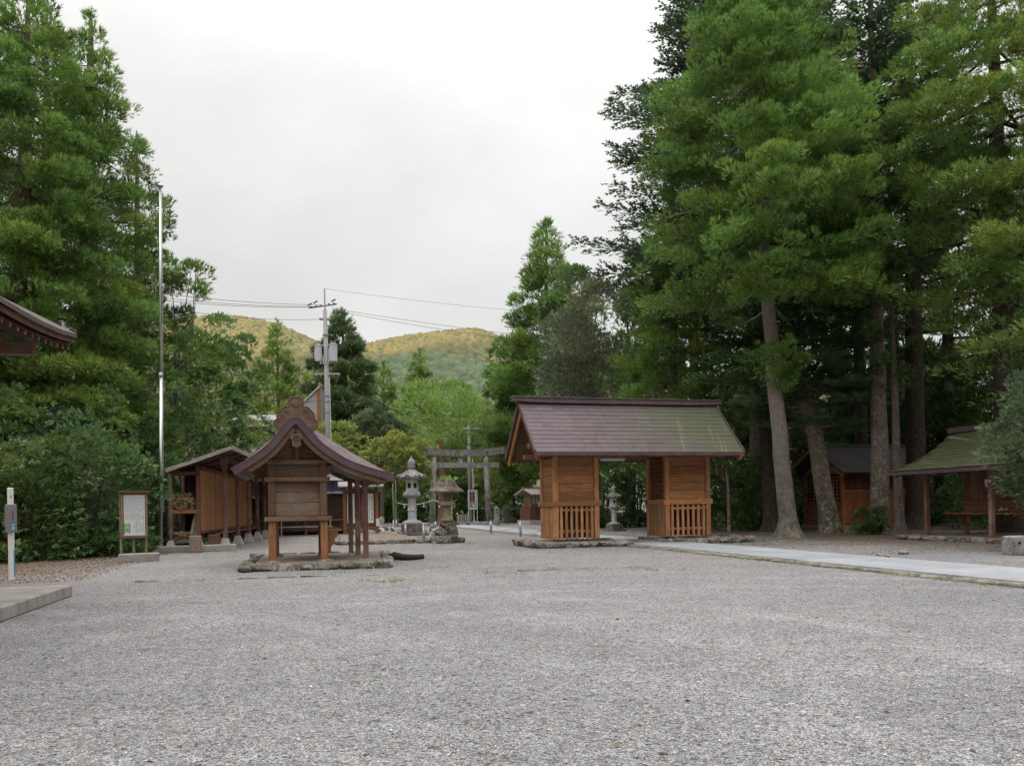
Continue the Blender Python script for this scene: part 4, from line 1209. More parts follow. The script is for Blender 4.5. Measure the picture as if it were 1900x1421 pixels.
# ------------------------------------------------------------------ small raised shrine
def spline(pts, n):
    """Catmull-Rom through 2-D points"""
    P = [np.array(p, float) for p in pts]; P = [2 * P[0] - P[1]] + P + [2 * P[-1] - P[-2]]
    out = []
    for i in range(1, len(P) - 2):
        for k in range(n):
            t = k / n
            a, b_, c, d = P[i - 1:i + 3]
            out.append(.5 * ((2 * b_) + (-a + c) * t + (2 * a - 5 * b_ + 4 * c - d) * t * t + (-a + 3 * b_ - 3 * c + d) * t ** 3))
    out.append(P[-2]); return out
def offset(curve, d):
    out = []
    for i, p in enumerate(curve):
        t = curve[min(i + 1, len(curve) - 1)] - curve[max(i - 1, 0)]; t = t / np.linalg.norm(t)
        out.append(p + np.array((t[1], -t[0])) * d)
    return out
def make_shrine():
    s = thing('wayside_shrine', 'small raised wooden shrine with a curved purple roof and a carved ridge crest', 'shrine', W(-.70, 17.85, .12), GA)
    wx, dy = 1.25, 2.45
    r = random.Random(7)
    zf, zm, ztp = .88, 1.78, 2.10
    for x in (.08, wx - .08):
        for y in (.08, dy - .08):
            MB().box((x, y, zf / 2), (.155, .155, zf), 0, .012).build('leg', 'cedar_leg', s)
            MB().box((x, y, (zf + ztp) / 2 + .05), (.15, .15, ztp - zf - .1), 0, .012).build('corner_post', 'cedar_brown', s)
            MB().rock((x, y, -.01), (.4, .36, .14), r).build('base_stone', 'edge_rock', s, smooth=False)
    for z, e, nm in ((zf + .045, .075, 'floor_beam'), (zm, .06, 'belt_beam'), (ztp + .05, .0, 'top_beam')):
        for y in (.05, dy - .05):
            MB().box((wx / 2, y - (.03 if y < 1 else -.03), z), (wx + 2 * e, .15, .10), 0, .01).build(nm, 'cedar_brown', s)
        for x in (.05, wx - .05):
            MB().box((x, dy / 2, z + .003), (.14, dy - .16, .094), 0, .01).build(nm, 'cedar_brown', s)
    # board walls: three wide boards below the belt, one above
    z0, z1 = zf + .095, zm - .05
    hts = [.30, .235, .22]; z = z0; k = (z1 - z0) / sum(hts)
    for h in hts:
        h *= k
        for y in (.10, dy - .10):
            MB().box((wx / 2, y, z + h / 2), (wx - .3, .035, h - .007), 0, .006, r).build('wall_board', 'board_brown', s, rot=(r.uniform(-.008, .008), 0, 0))
        for x in (.10, wx - .10):
            MB().box((x, dy / 2, z + h / 2), (.035, dy - .3, h - .007), 0, .006, r).build('wall_board', 'board_brown', s)
        z += h
    h = ztp - zm - .05
    for y in (.10, dy - .10):
        MB().box((wx / 2, y, zm + .05 + h / 2), (wx - .3, .035, h - .004), 0, .006, r).build('wall_board', 'board_brown', s)
    for x in (.10, wx - .10):
        MB().box((x, dy / 2, zm + .05 + h / 2), (.035, dy - .3, h - .004), 0, .006, r).build('wall_board', 'board_brown', s)
    MB().box((wx / 2, dy / 2, zf + .05), (wx - .2, dy - .2, .04)).build('floor', 'board_brown', s)
    # gable boards, vertical, cut to the roof slope
    for y in (.08, dy - .08):
        nb = 5
        for i in range(nb):
            xa, xb = wx * (i / nb), wx * ((i + 1) / nb)
            def top(x): return 2.86 - abs(x - .62) * .98
            mid = [(wx / 2, 2.86)] if i == 2 else []
            poly = [(xa + .004, ztp + .1), (xb - .004, ztp + .1), (xb - .004, top(xb))] + mid + [(xa + .004, top(xa))]
            MB().prism(poly, y - .015, y + .015).build('gable_board', 'cedar_brown', s)
        MB().box((wx / 2, y - (.03 if y < 1 else -.03), 2.45), (.10, .05, .62), 0, .008).build('king_post', 'cedar_brown', s)
    # curved roof (profile measured along the front edge)
    raw = [(140, 575), (300, 478), (400, 398), (480, 303), (540, 233), (600, 205), (655, 240), (720, 325), (800, 408), (900, 480), (1000, 537), (1150, 592), (1310, 640)]
    top = spline([((cx - 600) * .00286 + .62, 3.07 - (cy - 205) * .00287 + ((cx - 600) * .00286) * .0175) for cx, cy in raw], 4)
    y0, y1 = -.52, dy + .55
    roof = bpy.data.objects.new('roof', None); COL.objects.link(roof); roof.parent = s
    lo = offset(top, .15)
    # purple roofing sheets in courses; the slab edge shows as a thick band on the gable
    def slab(a, b_, ya, yb, name, mat, par, i0=0, i1=None):
        i1 = len(a) if i1 is None else i1
        m = MB()
        A, B = a[i0:i1], b_[i0:i1]; n = len(A)
        V = [(p[0], ya, p[1]) for p in A] + [(p[0], ya, p[1]) for p in B] + [(p[0], yb, p[1]) for p in A] + [(p[0], yb, p[1]) for p in B]
        F = []
        for i in range(n - 1):
            F += [(i, n + i, n + i + 1, i + 1), (2 * n + i, 2 * n + i + 1, 3 * n + i + 1, 3 * n + i), (i, i + 1, 2 * n + i + 1, 2 * n + i), (n + i, 3 * n + i, 3 * n + i + 1, n + i + 1)]
        F += [(0, 2 * n, 3 * n, n), (n - 1, 2 * n - 1, 4 * n - 1, 3 * n - 1)]
        m.add(V, F)
        return m.build(name, mat, par)
    slab(offset(top, .014), lo, y0, y1, 'roof_slab', 'copper_edge', roof)
    # the roof swells up behind each gable edge, so its middle is straighter than the edge profile
    bulge = []
    for p in top:
        if p[0] <= .62: t = (p[0] - top[0][0]) / (.62 - top[0][0]); zs = top[0][1] + (3.10 - top[0][1]) * t
        else: t = (top[-1][0] - p[0]) / (top[-1][0] - .62); zs = top[-1][1] + (3.10 - top[-1][1]) * t
        bulge.append(np.array((p[0], max(p[1], p[1] + (zs - p[1]) * .95))))
    rows = [y0 - .012, y0 + .05, y0 + .17, y0 + .33, y0 + .52, y0 + .8, y0 + 1.2, y0 + 1.75, y1 - .52, y1 - .25, y1 + .012]
    def prof_at(y, up_=0.0):
        e = min(y - y0, y1 - y) / .62; w = float(smooth(e)) if e > 0 else 0.0
        return [p * (1 - w) + q * w + np.array((0, up_)) for p, q in zip(top, bulge)]
    L = len(top); step = 3
    for j in range(len(rows) - 1):
        ya, yb = rows[j] + .003, rows[j + 1] - .003
        for i in range(0, L - 1, step):
            e = min(i + step + 1, L)
            lift = .004 * ((i // step + j) % 2)
            A, B = prof_at(ya, .004 + lift)[i:e], prof_at(yb, .004 + lift)[i:e]
            m = MB(); k = len(A)
            V = [(p[0], ya, p[1]) for p in A] + [(p[0], yb, p[1]) for p in B] + [(p[0], ya, p[1] - .02) for p in A] + [(p[0], yb, p[1] - .02) for p in B]
            F = []
            for q in range(k - 1): F += [(q, q + 1, k + q + 1, k + q), (2 * k + q + 1, 2 * k + q, 3 * k + q, 3 * k + q + 1), (q + 1, q, 2 * k + q, 2 * k + q + 1), (k + q, k + q + 1, 3 * k + q + 1, 3 * k + q)]
            F += [(0, k, 3 * k, 2 * k), (k - 1, 3 * k - 1, 4 * k - 1, 2 * k - 1)]
            m.add(V, F); m.build('roof_sheet', 'copper_plain', roof)
    # wooden bargeboards under both gable edges
    b1 = offset(top, .156); b2 = offset(top, .258)
    for ya in (y0 + .05, y1 - .11):
        slab(b1, b2, ya, ya + .06, 'bargeboard', 'cedar_brown', roof, 2, L - 2)
    un = offset(top, .152); un2 = offset(top, .175)
    slab(un, un2, y0 + .1, y1 - .1, 'soffit', 'cedar_brown', roof, 1, L - 1)
    for k in range(8):
        yy = y0 + .2 + (y1 - y0 - .4) * k / 7
        slab(offset(top, .176), offset(top, .235), yy - .025, yy + .025, 'rafter', 'cedar_brown', roof, 2, L - 2)
    # pendant under the apex
    pen = [(0, 0), (.1, -.03), (.135, -.10), (.075, -.155), (.1, -.2), (.085, -.265), (0, -.31), (-.085, -.265), (-.1, -.2), (-.075, -.155), (-.135, -.10), (-.1, -.03)]
    m = MB(); m.prism([(p[0] + .62, p[1] + 2.73) for p in pen[::-1]][::-1], y0 - .0, y0 + .045); m.build('gable_pendant', 'board_brown', roof)
    m = MB()
    for k in range(6):
        a = k * pi / 3; m.box((.62 + .045 * cos(a), y0 - .012, 2.64 + .045 * sin(a)), (.04, .03, .04), 0, .01)
    m.build('rosette', 'cedar_brown', roof)
    # ridge crest: stepped cloud-shaped board straddling the ridge
    half = [(0, .60), (.10, .585), (.155, .53), (.165, .45), (.15, .385), (.22, .39), (.29, .36), (.33, .30), (.38, .25), (.405, .18), (.40, .12), (.45, .08), (.475, .03), (.455, -.03), (.40, -.12), (.33, -.12), (.2, -.02), (.08, .08), (0, .10)]
    poly = [(.62 + x, 2.92 + z) for x, z in half] + [(.62 - x, 2.92 + z) for x, z in half[::-1][1:-1]]
    crest = MB()
    crest.prism(poly[::-1], y0 + .14, y0 + .26); co = crest.build('ridge_crest', 'board_brown', roof)
    # raised outline and round boss on the crest
    rim = MB(); up = [(.62 + x * .97, 2.92 + z * .985) for x, z in half[:14]]
    lf = [(1.24 - x, z) for x, z in up]
    for side in (up, lf):
        rim.tube([(x, y0 + .135, z) for x, z in side], .014, 5)
    rim.build('crest_rim', 'cedar_brown', co)
    bs = MB()
    bs.tube([(.62, y0 + .145, 3.37), (.62, y0 + .115, 3.37)], .075, 14); bs.tube([(.62, y0 + .12, 3.37), (.62, y0 + .10, 3.37)], .035, 8)
    for k in range(5):
        a = k * 2 * pi / 5 + .3; bs.tube([(.62 + .05 * cos(a), y0 + .122, 3.37 + .05 * sin(a)), (.62 + .05 * cos(a), y0 + .105, 3.37 + .05 * sin(a))], .018, 7)
    bs.build('crest_boss', 'cedar_brown', co)
    # scrolls on the wings
    sc = MB()
    for sg in (1, -1):
        for q in range(3):
            cx, cz, rr = .62 + sg * (.18 + .09 * q), 3.18 - .085 * q, .05
            sc.tube([(cx + sg * rr * (1 - t * .6) * cos(t * 5.5), y0 + .132, cz + rr * (1 - t * .6) * sin(t * 5.5)) for t in np.linspace(0, 1, 12)], .009, 4)
    sc.build('crest_scroll', 'cedar_brown', co)
    MB().box((.62, (y0 + y1) / 2 + .3, 3.10), (.22, y1 - y0 - .75, .16), 0, .02).build('ridge', 'copper_edge', roof)
    # porch on the right: posts, curved tie beam, eave beam, offering shelf
    for y, px_ in ((.1, 2.07), (1.5, 1.99), (2.75, 1.90)):
        MB().box((px_, y, .92), (.115, .115, 1.84), 0, .012).build('porch_post', 'post_weathered', s)
        MB().rock((px_, y, -.02), (.3, .28, .12), r).build('base_stone', 'edge_rock', s, smooth=False)
    MB().box((2.04, 1.42, 1.86), (.12, 3.2, .11), 0, .01).build('eave_beam', 'cedar_brown', s)
    a = spline([(wx - .02, 2.02), (wx + .12, 2.08), (wx + .3, 2.05), (wx + .52, 1.93), (2.04, 1.86)], 5)
    b_ = spline([(wx - .02, 1.86), (wx + .10, 1.90), (wx + .26, 1.93), (wx + .50, 1.80), (2.04, 1.75)], 5)
    m = MB()
    poly = [tuple(p) for p in a] + [tuple(p) for p in b_[::-1]]
    m.prism(poly[::-1], .04, .13); tb = m.build('rainbow_beam', 'carved_grey', s)
    sc = MB()
    sc.tube([(wx + .12 + .06 * (1 - t * .75) * cos(t * 8 + 2.5), .03, 1.965 + .055 * (1 - t * .75) * sin(t * 8 + 2.5)) for t in np.linspace(0, 1, 20)], .009, 5)
    sc.build('scroll', 'log_dark', tb)
    MB().box((wx + .15, 1.2, .66), (.30, 2.2, .035), 0, .008).build('offering_shelf', 'cedar_leg', s)
    br = [(wx + .0, .64), (wx + .22, .64), (wx + .2, .52), (wx + .15, .48), (wx + .14, .38), (wx + .07, .3), (wx + .06, .2), (wx + .0, .14)]
    for y in (.12, 2.2):
        MB().prism(br[::-1][::-1], y, y + .07).build('bracket', 'cedar_leg', s)
    return s
make_shrine()
# low earth platform of the small shrine, edged with stones
def make_platform():
    p = thing('shrine_platform', 'low earth platform edged with mossy stones under the small raised shrine', 'platform', W(-.70, 17.85), GA)
    r = random.Random(9)
    poly = [(-.42, -.85), (2.42, -1.2), (2.8, 3.3), (-.35, 3.6)]
    m = MB(); m.prism([(-.30, -.70), (2.30, -1.03), (2.66, 3.2), (-.24, 3.48)], 0.0, .112, 'xy'); m.build('packed_top', 'packed_earth', p)
    for a, b_ in zip(poly, poly[1:] + poly[:1]):
        L = sqrt((b_[0] - a[0]) ** 2 + (b_[1] - a[1]) ** 2); s = 0
        while s < L:
            l = r.uniform(.28, .55); t = (s + l / 2) / L
            MB().rock((0, 0, 0), (l * 1.1, r.uniform(.26, .38), .24 * r.uniform(.8, 1.2)), r, atan2(b_[1] - a[1], b_[0] - a[0])).build('rock', r.choice(('mossy_rock', 'mossy_rock', 'edge_rock')), p, smooth=False, loc=(a[0] + (b_[0] - a[0]) * t, a[1] + (b_[1] - a[1]) * t, .05 + r.uniform(-.01, .012)))
            s += l * .92
make_platform()
m = MB(); rl = random.Random(3)
a_, b_ = G(722, 1040), G(786, 1038)
m.tube([(0, 0, .09), (.12, 0, .12), (.35, .02, .08), (.6, .05, .075), ((b_[0] - a_[0]), b_[1] - a_[1], .075)], [.07, .1, .075, .06, .055], 9, True, .25, rl)
lg = m.build('driftwood_log', 'log_dark', None, smooth=True, loc=(a_[0], a_[1], 0))
tag(lg, 'dark weathered log lying on the gravel right of the small shrine', 'log')

# ------------------------------------------------------------------ long open-fronted store shed on the left
SA = radians(10.5)
SO = (-10.85, 27.8)
def SW(x, y, z=0): return (SO[0] + x * cos(SA) - y * sin(SA), SO[1] + x * sin(SA) + y * cos(SA), z)
def make_shed():
    s = thing('store_shed', 'long brown store shed with plywood sliding doors and a row of thin posts', 'shed', SW(0, 0), SA)
    r = random.Random(12)
    ylen = 12.6
    # plywood doors along the side wall
    n = 5; DX, DY = .36, -1.88; yl = 11.9
    for i in range(n):
        y0 = DY + .02 + i * yl / n; xo = DX + (.03 if i % 2 else 0)
        dm = MB().box((xo, y0 + yl / n / 2, 1.62), (.03, yl / n + .02, 1.98), 0, .004).build('sliding_door', 'plywood_orange', s)
        for q in (1 / 3, 2 / 3):
            MB().box((xo + .018, y0 + yl / n * q, 1.62), (.008, .012, 1.97)).build('door_joint', 'cedar_leg', dm)
        if i == 0:
            MB().box((xo + .021, y0 + .16, 1.42), (.012, .07, .34), 0, .004).build('handle', 'pale_board', dm)
    MB().box((DX, DY + yl / 2, .58), (.12, yl, .09), 0, .01).build('sill_beam', 'red_brown', s)
    MB().box((DX, DY + yl / 2, 2.68), (.12, yl, .12), 0, .01).build('head_beam', 'red_brown', s)
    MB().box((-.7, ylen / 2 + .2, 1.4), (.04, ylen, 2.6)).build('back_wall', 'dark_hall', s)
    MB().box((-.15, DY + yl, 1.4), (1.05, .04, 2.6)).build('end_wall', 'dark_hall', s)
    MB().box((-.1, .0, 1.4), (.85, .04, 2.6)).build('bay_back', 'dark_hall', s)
    # shadowy underfloor joists and stored timber
    for i in range(12):
        MB().box((DX - .02, DY + .3 + i * 1.0, .3), (.1, .1, .5), 0, .008).build('stub_post', 'red_brown', s)
    # front posts with flared heads on concrete footings
    for i in range(6):
        y = -1.4 + i * 2.72
        m = MB(); m.box((0, 0, 1.46), (.13, .13, 2.6), 0, .014)
        m.prism([(-.15, 3.05), (-.066, 2.6), (.066, 2.6), (.15, 3.05)][::-1], -.05, .05)
        p = m.build('post', 'post_weathered', s, loc=(1.02, y, 0))
        MB().lathe([(.27, -.05), (.27, .06), (.25, .08), (.125, .34), (.12, .36)], 4, ph=pi / 4).build('footing', 'concrete_pale', p)
    for i in range(4):
        y = .6 + i * 3.1
        m = MB(); m.lathe([(.22, -.05), (.22, .05), (.1, .28)], 4, ph=pi / 4); m.build('footing', 'concrete_pale', s, loc=(.38, y - 1.5, 0))
    MB().box((1.02, ylen / 2 - .2, 3.06), (.13, ylen + 3.4, .14), 0, .01).build('eave_beam', 'red_brown', s)
    # end bay for bamboo: posts, shelves
    for x, z1 in ((-.55, 2.45), (.30, 2.72)):
        for y in (-2.0, -.12):
            p = MB().box((x, y, z1 / 2 + .1), (.12, .12, z1 - .1), 0, .012).build('post', 'red_brown' if x > 0 else 'post_weathered', s)
            if y < -1: MB().lathe([(.24, -.05), (.24, .05), (.11, .34)], 4, (x, y, 0), pi / 4).build('footing', 'concrete_pale', p)
    for z, mt in ((1.30, 'cedar_leg'), (.34, 'grey_wood')):
        MB().box((-.125, -1.05, z), (.98, 2.0, .045), 0, .006).build('shelf', mt, s)
        MB().box((-.125, -2.03, z - .04), (.98, .05, .12), 0, .006).build('shelf_edge', mt, s)
    MB().box((-.125, -2.02, 2.5), (.98, .08, .14), 0, .008).build('tie_beam', 'red_brown', s)
    # rails low under the doors
    MB().box((.66, 4.0, .5), (.06, 10, .05), 0, .006).build('rail', 'post_weathered', s)
    MB().box((.62, 9.6, 1.95), (.06, 4.5, .07), 0, .006).build('rail', 'post_weathered', s)
    # roof: low sheet slope to the left, short slope to the right; exposed rafters and battens
    A, B, C = (-.52, 2.60), (1.48, 3.32), (2.05, 3.06)
    y0, y1 = -2.75, ylen + .6
    roof = bpy.data.objects.new('roof', None); COL.objects.link(roof); roof.parent = s
    for (p, q, nm) in ((A, B, 'roof_sheet'), (B, C, 'roof_sheet')):
        m = MB(); n2 = 16
        t = np.array((q[0] - p[0], q[1] - p[1])); t = t / np.linalg.norm(t); nn = np.array((-t[1], t[0]))
        m.beam((p[0], (y0 + y1) / 2, p[1]), (q[0] + t[0] * .02, (y0 + y1) / 2, q[1] + t[1] * .02), y1 - y0, .035, .004)
        m.build(nm, 'eave_metal', roof)
        MB().beam((p[0], y0 - .005, p[1] - .05), (q[0], y0 - .005, q[1] - .05), .04, .12, .006).build('verge_board', 'grey_wood', roof)
        for i in range(12):
            y = y0 + .35 + (y1 - y0 - .6) * i / 11
            MB().beam((p[0] + .03, y, p[1] - .075), (q[0], y, q[1] - .075), .06, .09, .006).build('rafter', 'red_brown', roof)
    for i in range(9):
        f = (i + .5) / 9
        MB().box((A[0] + (B[0] - A[0]) * f, (y0 + y1) / 2, A[1] + (B[1] - A[1]) * f - .032), (.06, y1 - y0 - .02, .03), 0).build('batten', 'red_brown', roof)
    for i in range(3):
        f = (i + .5) / 3
        MB().box((B[0] + (C[0] - B[0]) * f, (y0 + y1) / 2, B[1] + (C[1] - B[1]) * f - .032), (.06, y1 - y0 - .02, .03), 0).build('batten', 'pale_board', roof)
    return s
make_shed()
# bamboo culms stacked with their cut ends showing: each culm is a thing
def bamboo():
    r = random.Random(21)
    protos = []
    for k in range(3):
        m = MB(); R = .043 + .004 * k; q = R * .68; n = 10
        V = []; F = []
        for y, rr in ((0, R), (1.75, R * .93), (0, q), (.35, q)):
            for i in range(n):
                a = 2 * pi * i / n; V.append((rr * cos(a), y, rr * sin(a)))
        for i in range(n):
            j = (i + 1) % n
            F += [(i, i + n, j + n, j)[::-1], (i, j, 2 * n + j, 2 * n + i)[::-1], (2 * n + i, 2 * n + j, 3 * n + j, 3 * n + i)[::-1]]
        F.append(tuple(range(3 * n, 4 * n)))
        m.add(V, F)
        o = m.mesh('bamboo_culm', 'bamboo_end', smooth=False)
        protos.append(o)
    spots = []
    z = 1.37
    for row in range(7):
        for c in range(9):
            spots.append((-.50 + c * .088 + (row % 2) * .044, z + row * .077 + r.uniform(-.012, .012), row))
    for row in range(3):
        for c in range(6):
            spots.append((-.46 + c * .09 + (row % 2) * .04, .41 + row * .077 + r.uniform(-.01, .01), -1))
    for (x, z, row) in spots:
        if x > .2: continue
        if row == 6 and r.random() < .55: continue
        if row == 5 and r.random() < .2: continue
        p = SW(x, -2.06 + r.uniform(-.1, .13), z)
        o = put('bamboo_culm', r.choice(protos), None, p, (r.uniform(-.03, .03), r.uniform(0, 6), SA + r.uniform(-.03, .03)))
        k = r.uniform(.72, 1.12); o.scale = (k, 1, k)
        up_ = row >= 0
        tag(o, 'cut bamboo culm in the heap on the upper shelf of the shed' if up_ else 'cut bamboo culm in the small heap on the lower shelf of the shed', 'bamboo culm',
            'bamboo culms on the upper shed shelf' if up_ else 'bamboo culms on the lower shed shelf')
bamboo()
for i, (x, w, dx, lab) in enumerate(((.02, .10, .16, 'left grey board leaning inside the end bay of the shed'), (.12, .08, .12, 'middle grey board leaning inside the end bay of the shed'), (.2, .06, .06, 'right narrow grey board leaning inside the end bay of the shed'))):
    o = MB().beam((0, 0, .36), (dx, .12, 1.24), w, .03, .004, (0, 1, .2)).build('leaning_board', 'pale_board', None, loc=SW(x, -1.9 + i * .1), rot=(0, 0, SA)); tag(o, lab, 'board', 'boards leaning in the shed bay')
for (px, py, s, h, lab) in ((363, 1025, .36, .52, 'squat upright timber block left of the first shed post, nearer one'), (397, 1019, .4, .5, 'reddish upright timber block beside the first shed post')):
    m = MB(); m.box((0, 0, h / 2), (s, s * .85, h), 0, .02); o = m.build('timber_block', 'cedar_brown' if px > 380 else 'board_brown', None, loc=G(px, py)[:2] + (0,), rot=(0, 0, SA + .2)); tag(o, lab, 'timber block', 'timber blocks by the shed')
for i, (px, py, dx, h, lab) in enumerate(((482, 996, -.75, 1.75, 'long pale pole leaning on the shed beside the fourth gap'), (489, 995, -.7, 1.55, 'shorter pale pole leaning on the shed behind the raised shrine'), (494, 994, -.85, 2.1, 'thin pale plank leaning on the shed nearest the raised shrine'))):
    g_ = G(px, py); o = MB().beam((0, 0, 0), (dx, .2, h), .07, .05, .006).build('leaning_pole', 'grey_wood', None, loc=(g_[0], g_[1], 0), rot=(0, 0, SA)); tag(o, lab, 'pole', 'poles leaning on the shed')
# low jumble of timber under the shed doors
for i, (px, py, L, lab) in enumerate(((440, 1006, 2.4, 'grey plank lying on the ground under the shed doors'), (425, 1010, 1.6, 'brown offcut lying on the ground under the shed doors, near end'), (452, 1001, 1.9, 'brown beam lying on the ground under the shed doors, far end'))):
    g_ = G(px, py); o = MB().box((0, 0, .09), (.12, L, .1), 0, .01).build('timber_plank', ('grey_wood', 'cedar_brown', 'red_brown')[i], None, loc=(g_[0] - .5, g_[1], 0), rot=(0, 0, SA + .03 * i)); tag(o, lab, 'timber', 'timber under the shed')

# ------------------------------------------------------------------ hall behind the shed and shrine: purple curtain, benches
def make_hall():
    h = thing('prayer_hall', 'dark timber hall behind the raised shrine with a purple curtain under its eave', 'hall', W(-4.6, 42.0), GA)
    Lh = 7.1
    r = random.Random(4)
    n = 12
    for i in range(n):
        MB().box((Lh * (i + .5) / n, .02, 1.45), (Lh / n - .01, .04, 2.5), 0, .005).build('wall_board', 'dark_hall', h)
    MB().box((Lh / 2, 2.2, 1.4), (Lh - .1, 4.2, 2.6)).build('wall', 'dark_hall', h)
    for x in (0, 2.4, 4.8, Lh):
        MB().box((x, -.06, 1.45), (.16, .16, 2.9), 0, .012).build('post', 'red_brown', h)
    MB().box((Lh / 2, -.14, .75), (Lh, .05, .07), 0, .006).build('rail', 'post_weathered', h)
    MB().box((Lh / 2, -.05, 2.72), (Lh + .6, .16, .18), 0, .01).build('eave_beam', 'red_brown', h)
    # roof: grey sheet
    m = MB()
    m.prism([(-1.1, 2.75), (-1.1, 2.84), (2.2, 3.65), (5.5, 2.84), (5.5, 2.75), (2.2, 3.55)][::-1], -.7, Lh + .35, 'yz'); m.build('roof', 'copper_dark', h)
    MB().box((Lh / 2 - .2, -1.12, 2.79), (Lh + 1.05, .05, .13), 0, .006).build('eave_board', 'white_paint', h)
    MB().box((Lh - .35, -.09, 1.7), (.18, .04, 1.5), 0, .006).build('name_board', 'pale_board', h)
    return h
make_hall()
def curtain(name, lab, x0, x1, z0, z1, y, folds):
    m = MB(); n = folds * 6
    A = []; B = []
    for i in range(n + 1):
        t = i / n; yy = .045 * sin(t * folds * 2 * pi)
        A.append((x0 + (x1 - x0) * t, yy, z1)); B.append((x0 + (x1 - x0) * t, yy * 1.4, z0))
    m.strip(B, A)
    o = m.build(name, 'curtain_purple', None, smooth=True, loc=W(-4.6, 42.0 + y), rot=(0, 0, GA))
    e_ = MB(); e_.strip([(p[0], p[1] - .012, z0 - .06) for p in B], [(p[0], p[1] - .012, z0 + .05) for p in B]); e_.build('hem', 'white_sheet', o, smooth=True)
    e_ = MB(); e_.strip([(x1 - .08, B[-1][1] - .014, z0), (x1, B[-1][1] - .014, z0)], [(x1 - .08, A[-1][1] - .014, z1), (x1, A[-1][1] - .014, z1)]); e_.build('border', 'white_sheet', o)
    return tag(o, lab, 'curtain', 'purple hall curtains')
curtain('hall_curtain', 'purple curtain with white hem hanging left of the raised shrine', -.1, 2.4, 1.95, 2.7, -.3, 5)
curtain('hall_curtain', 'purple curtain with white border showing right of the raised shrine box', 4.9, 6.9, 2.15, 2.7, -.3, 4)
t_ = thing('bell_rope', 'blue and white twisted rope hanging from the hall eave', 'rope', W(2.72, 41.2, 2.6), GA)
for k, mt in enumerate(('cloth_blue', 'white_sheet')):
    MB().tube([(.05 * cos(t * 14 + k * pi), .05 * sin(t * 14 + k * pi), -t * 1.15) for t in np.linspace(0, 1, 22)], .045, 6).build('strand', mt, t_, smooth=True)
for i, lab in enumerate(('pale metal bench frame in front of the hall, seen under the raised shrine', )):
    b_ = thing('bench', lab, 'bench', W(.2, 39.6), GA)
    for z, y in ((.46, 0), (.46, .35), (.86, .42)): MB().box((0, y, z), (2.5, .1, .045), 0, .008).build('slat', 'grey_wood', b_)
    for x in (-1.15, 1.15):
        for y in (0, .38): MB().box((x, y, .22 if y == 0 else .43), (.05, .05, .44 if y == 0 else .86), 0, .008).build('leg', 'steel_grey', b_)
# notice-board kiosk to the right of the hall
def make_kiosk():
    p = G(700, 993)
    k = thing('notice_kiosk', 'small roofed notice board with white sheets behind the shrine porch posts', 'notice board', (p[0], p[1], 0), GA)
    for x in (-1.5, 0): MB().box((x, 0, 1.15), (.15, .15, 2.3), 0, .01).build('post', 'cedar_orange', k)
    MB().box((-.75, .02, 1.25), (1.36, .04, 1.75), 0).build('board', 'red_brown', k)
    for i, x in enumerate((-1.12, -.42)):
        sh = MB().box((x, -.012, 1.3), (.52, .02, 1.4), 0, .004).build('sheet', 'white_sheet', k)
        m = MB(); r = random.Random(i)
        for c in range(4):
            z = 1.9
            while z > .75:
                l = r.uniform(.03, .09); m.box((x + .19 - c * .12, -.0245, z), (.035 if c else .06, .003, l)); z -= l + .035
        kind(m.build('lettering', 'ink_faint', sh), 'stuff')
    MB().box((.02, -.1, .62), (.16, .03, .35), 0, .004).build('tag', 'white_sheet', k)
    MB().prism([(-.6, 2.3), (.6, 2.3), (.6, 2.35), (0, 2.58), (-.6, 2.35)], -1.8, .28, 'yz').build('roof', 'plate_grey', k)
    MB().box((-.75, 0, .35), (1.6, .1, .12), 0, .01).build('rail', 'cedar_orange', k)
make_kiosk()

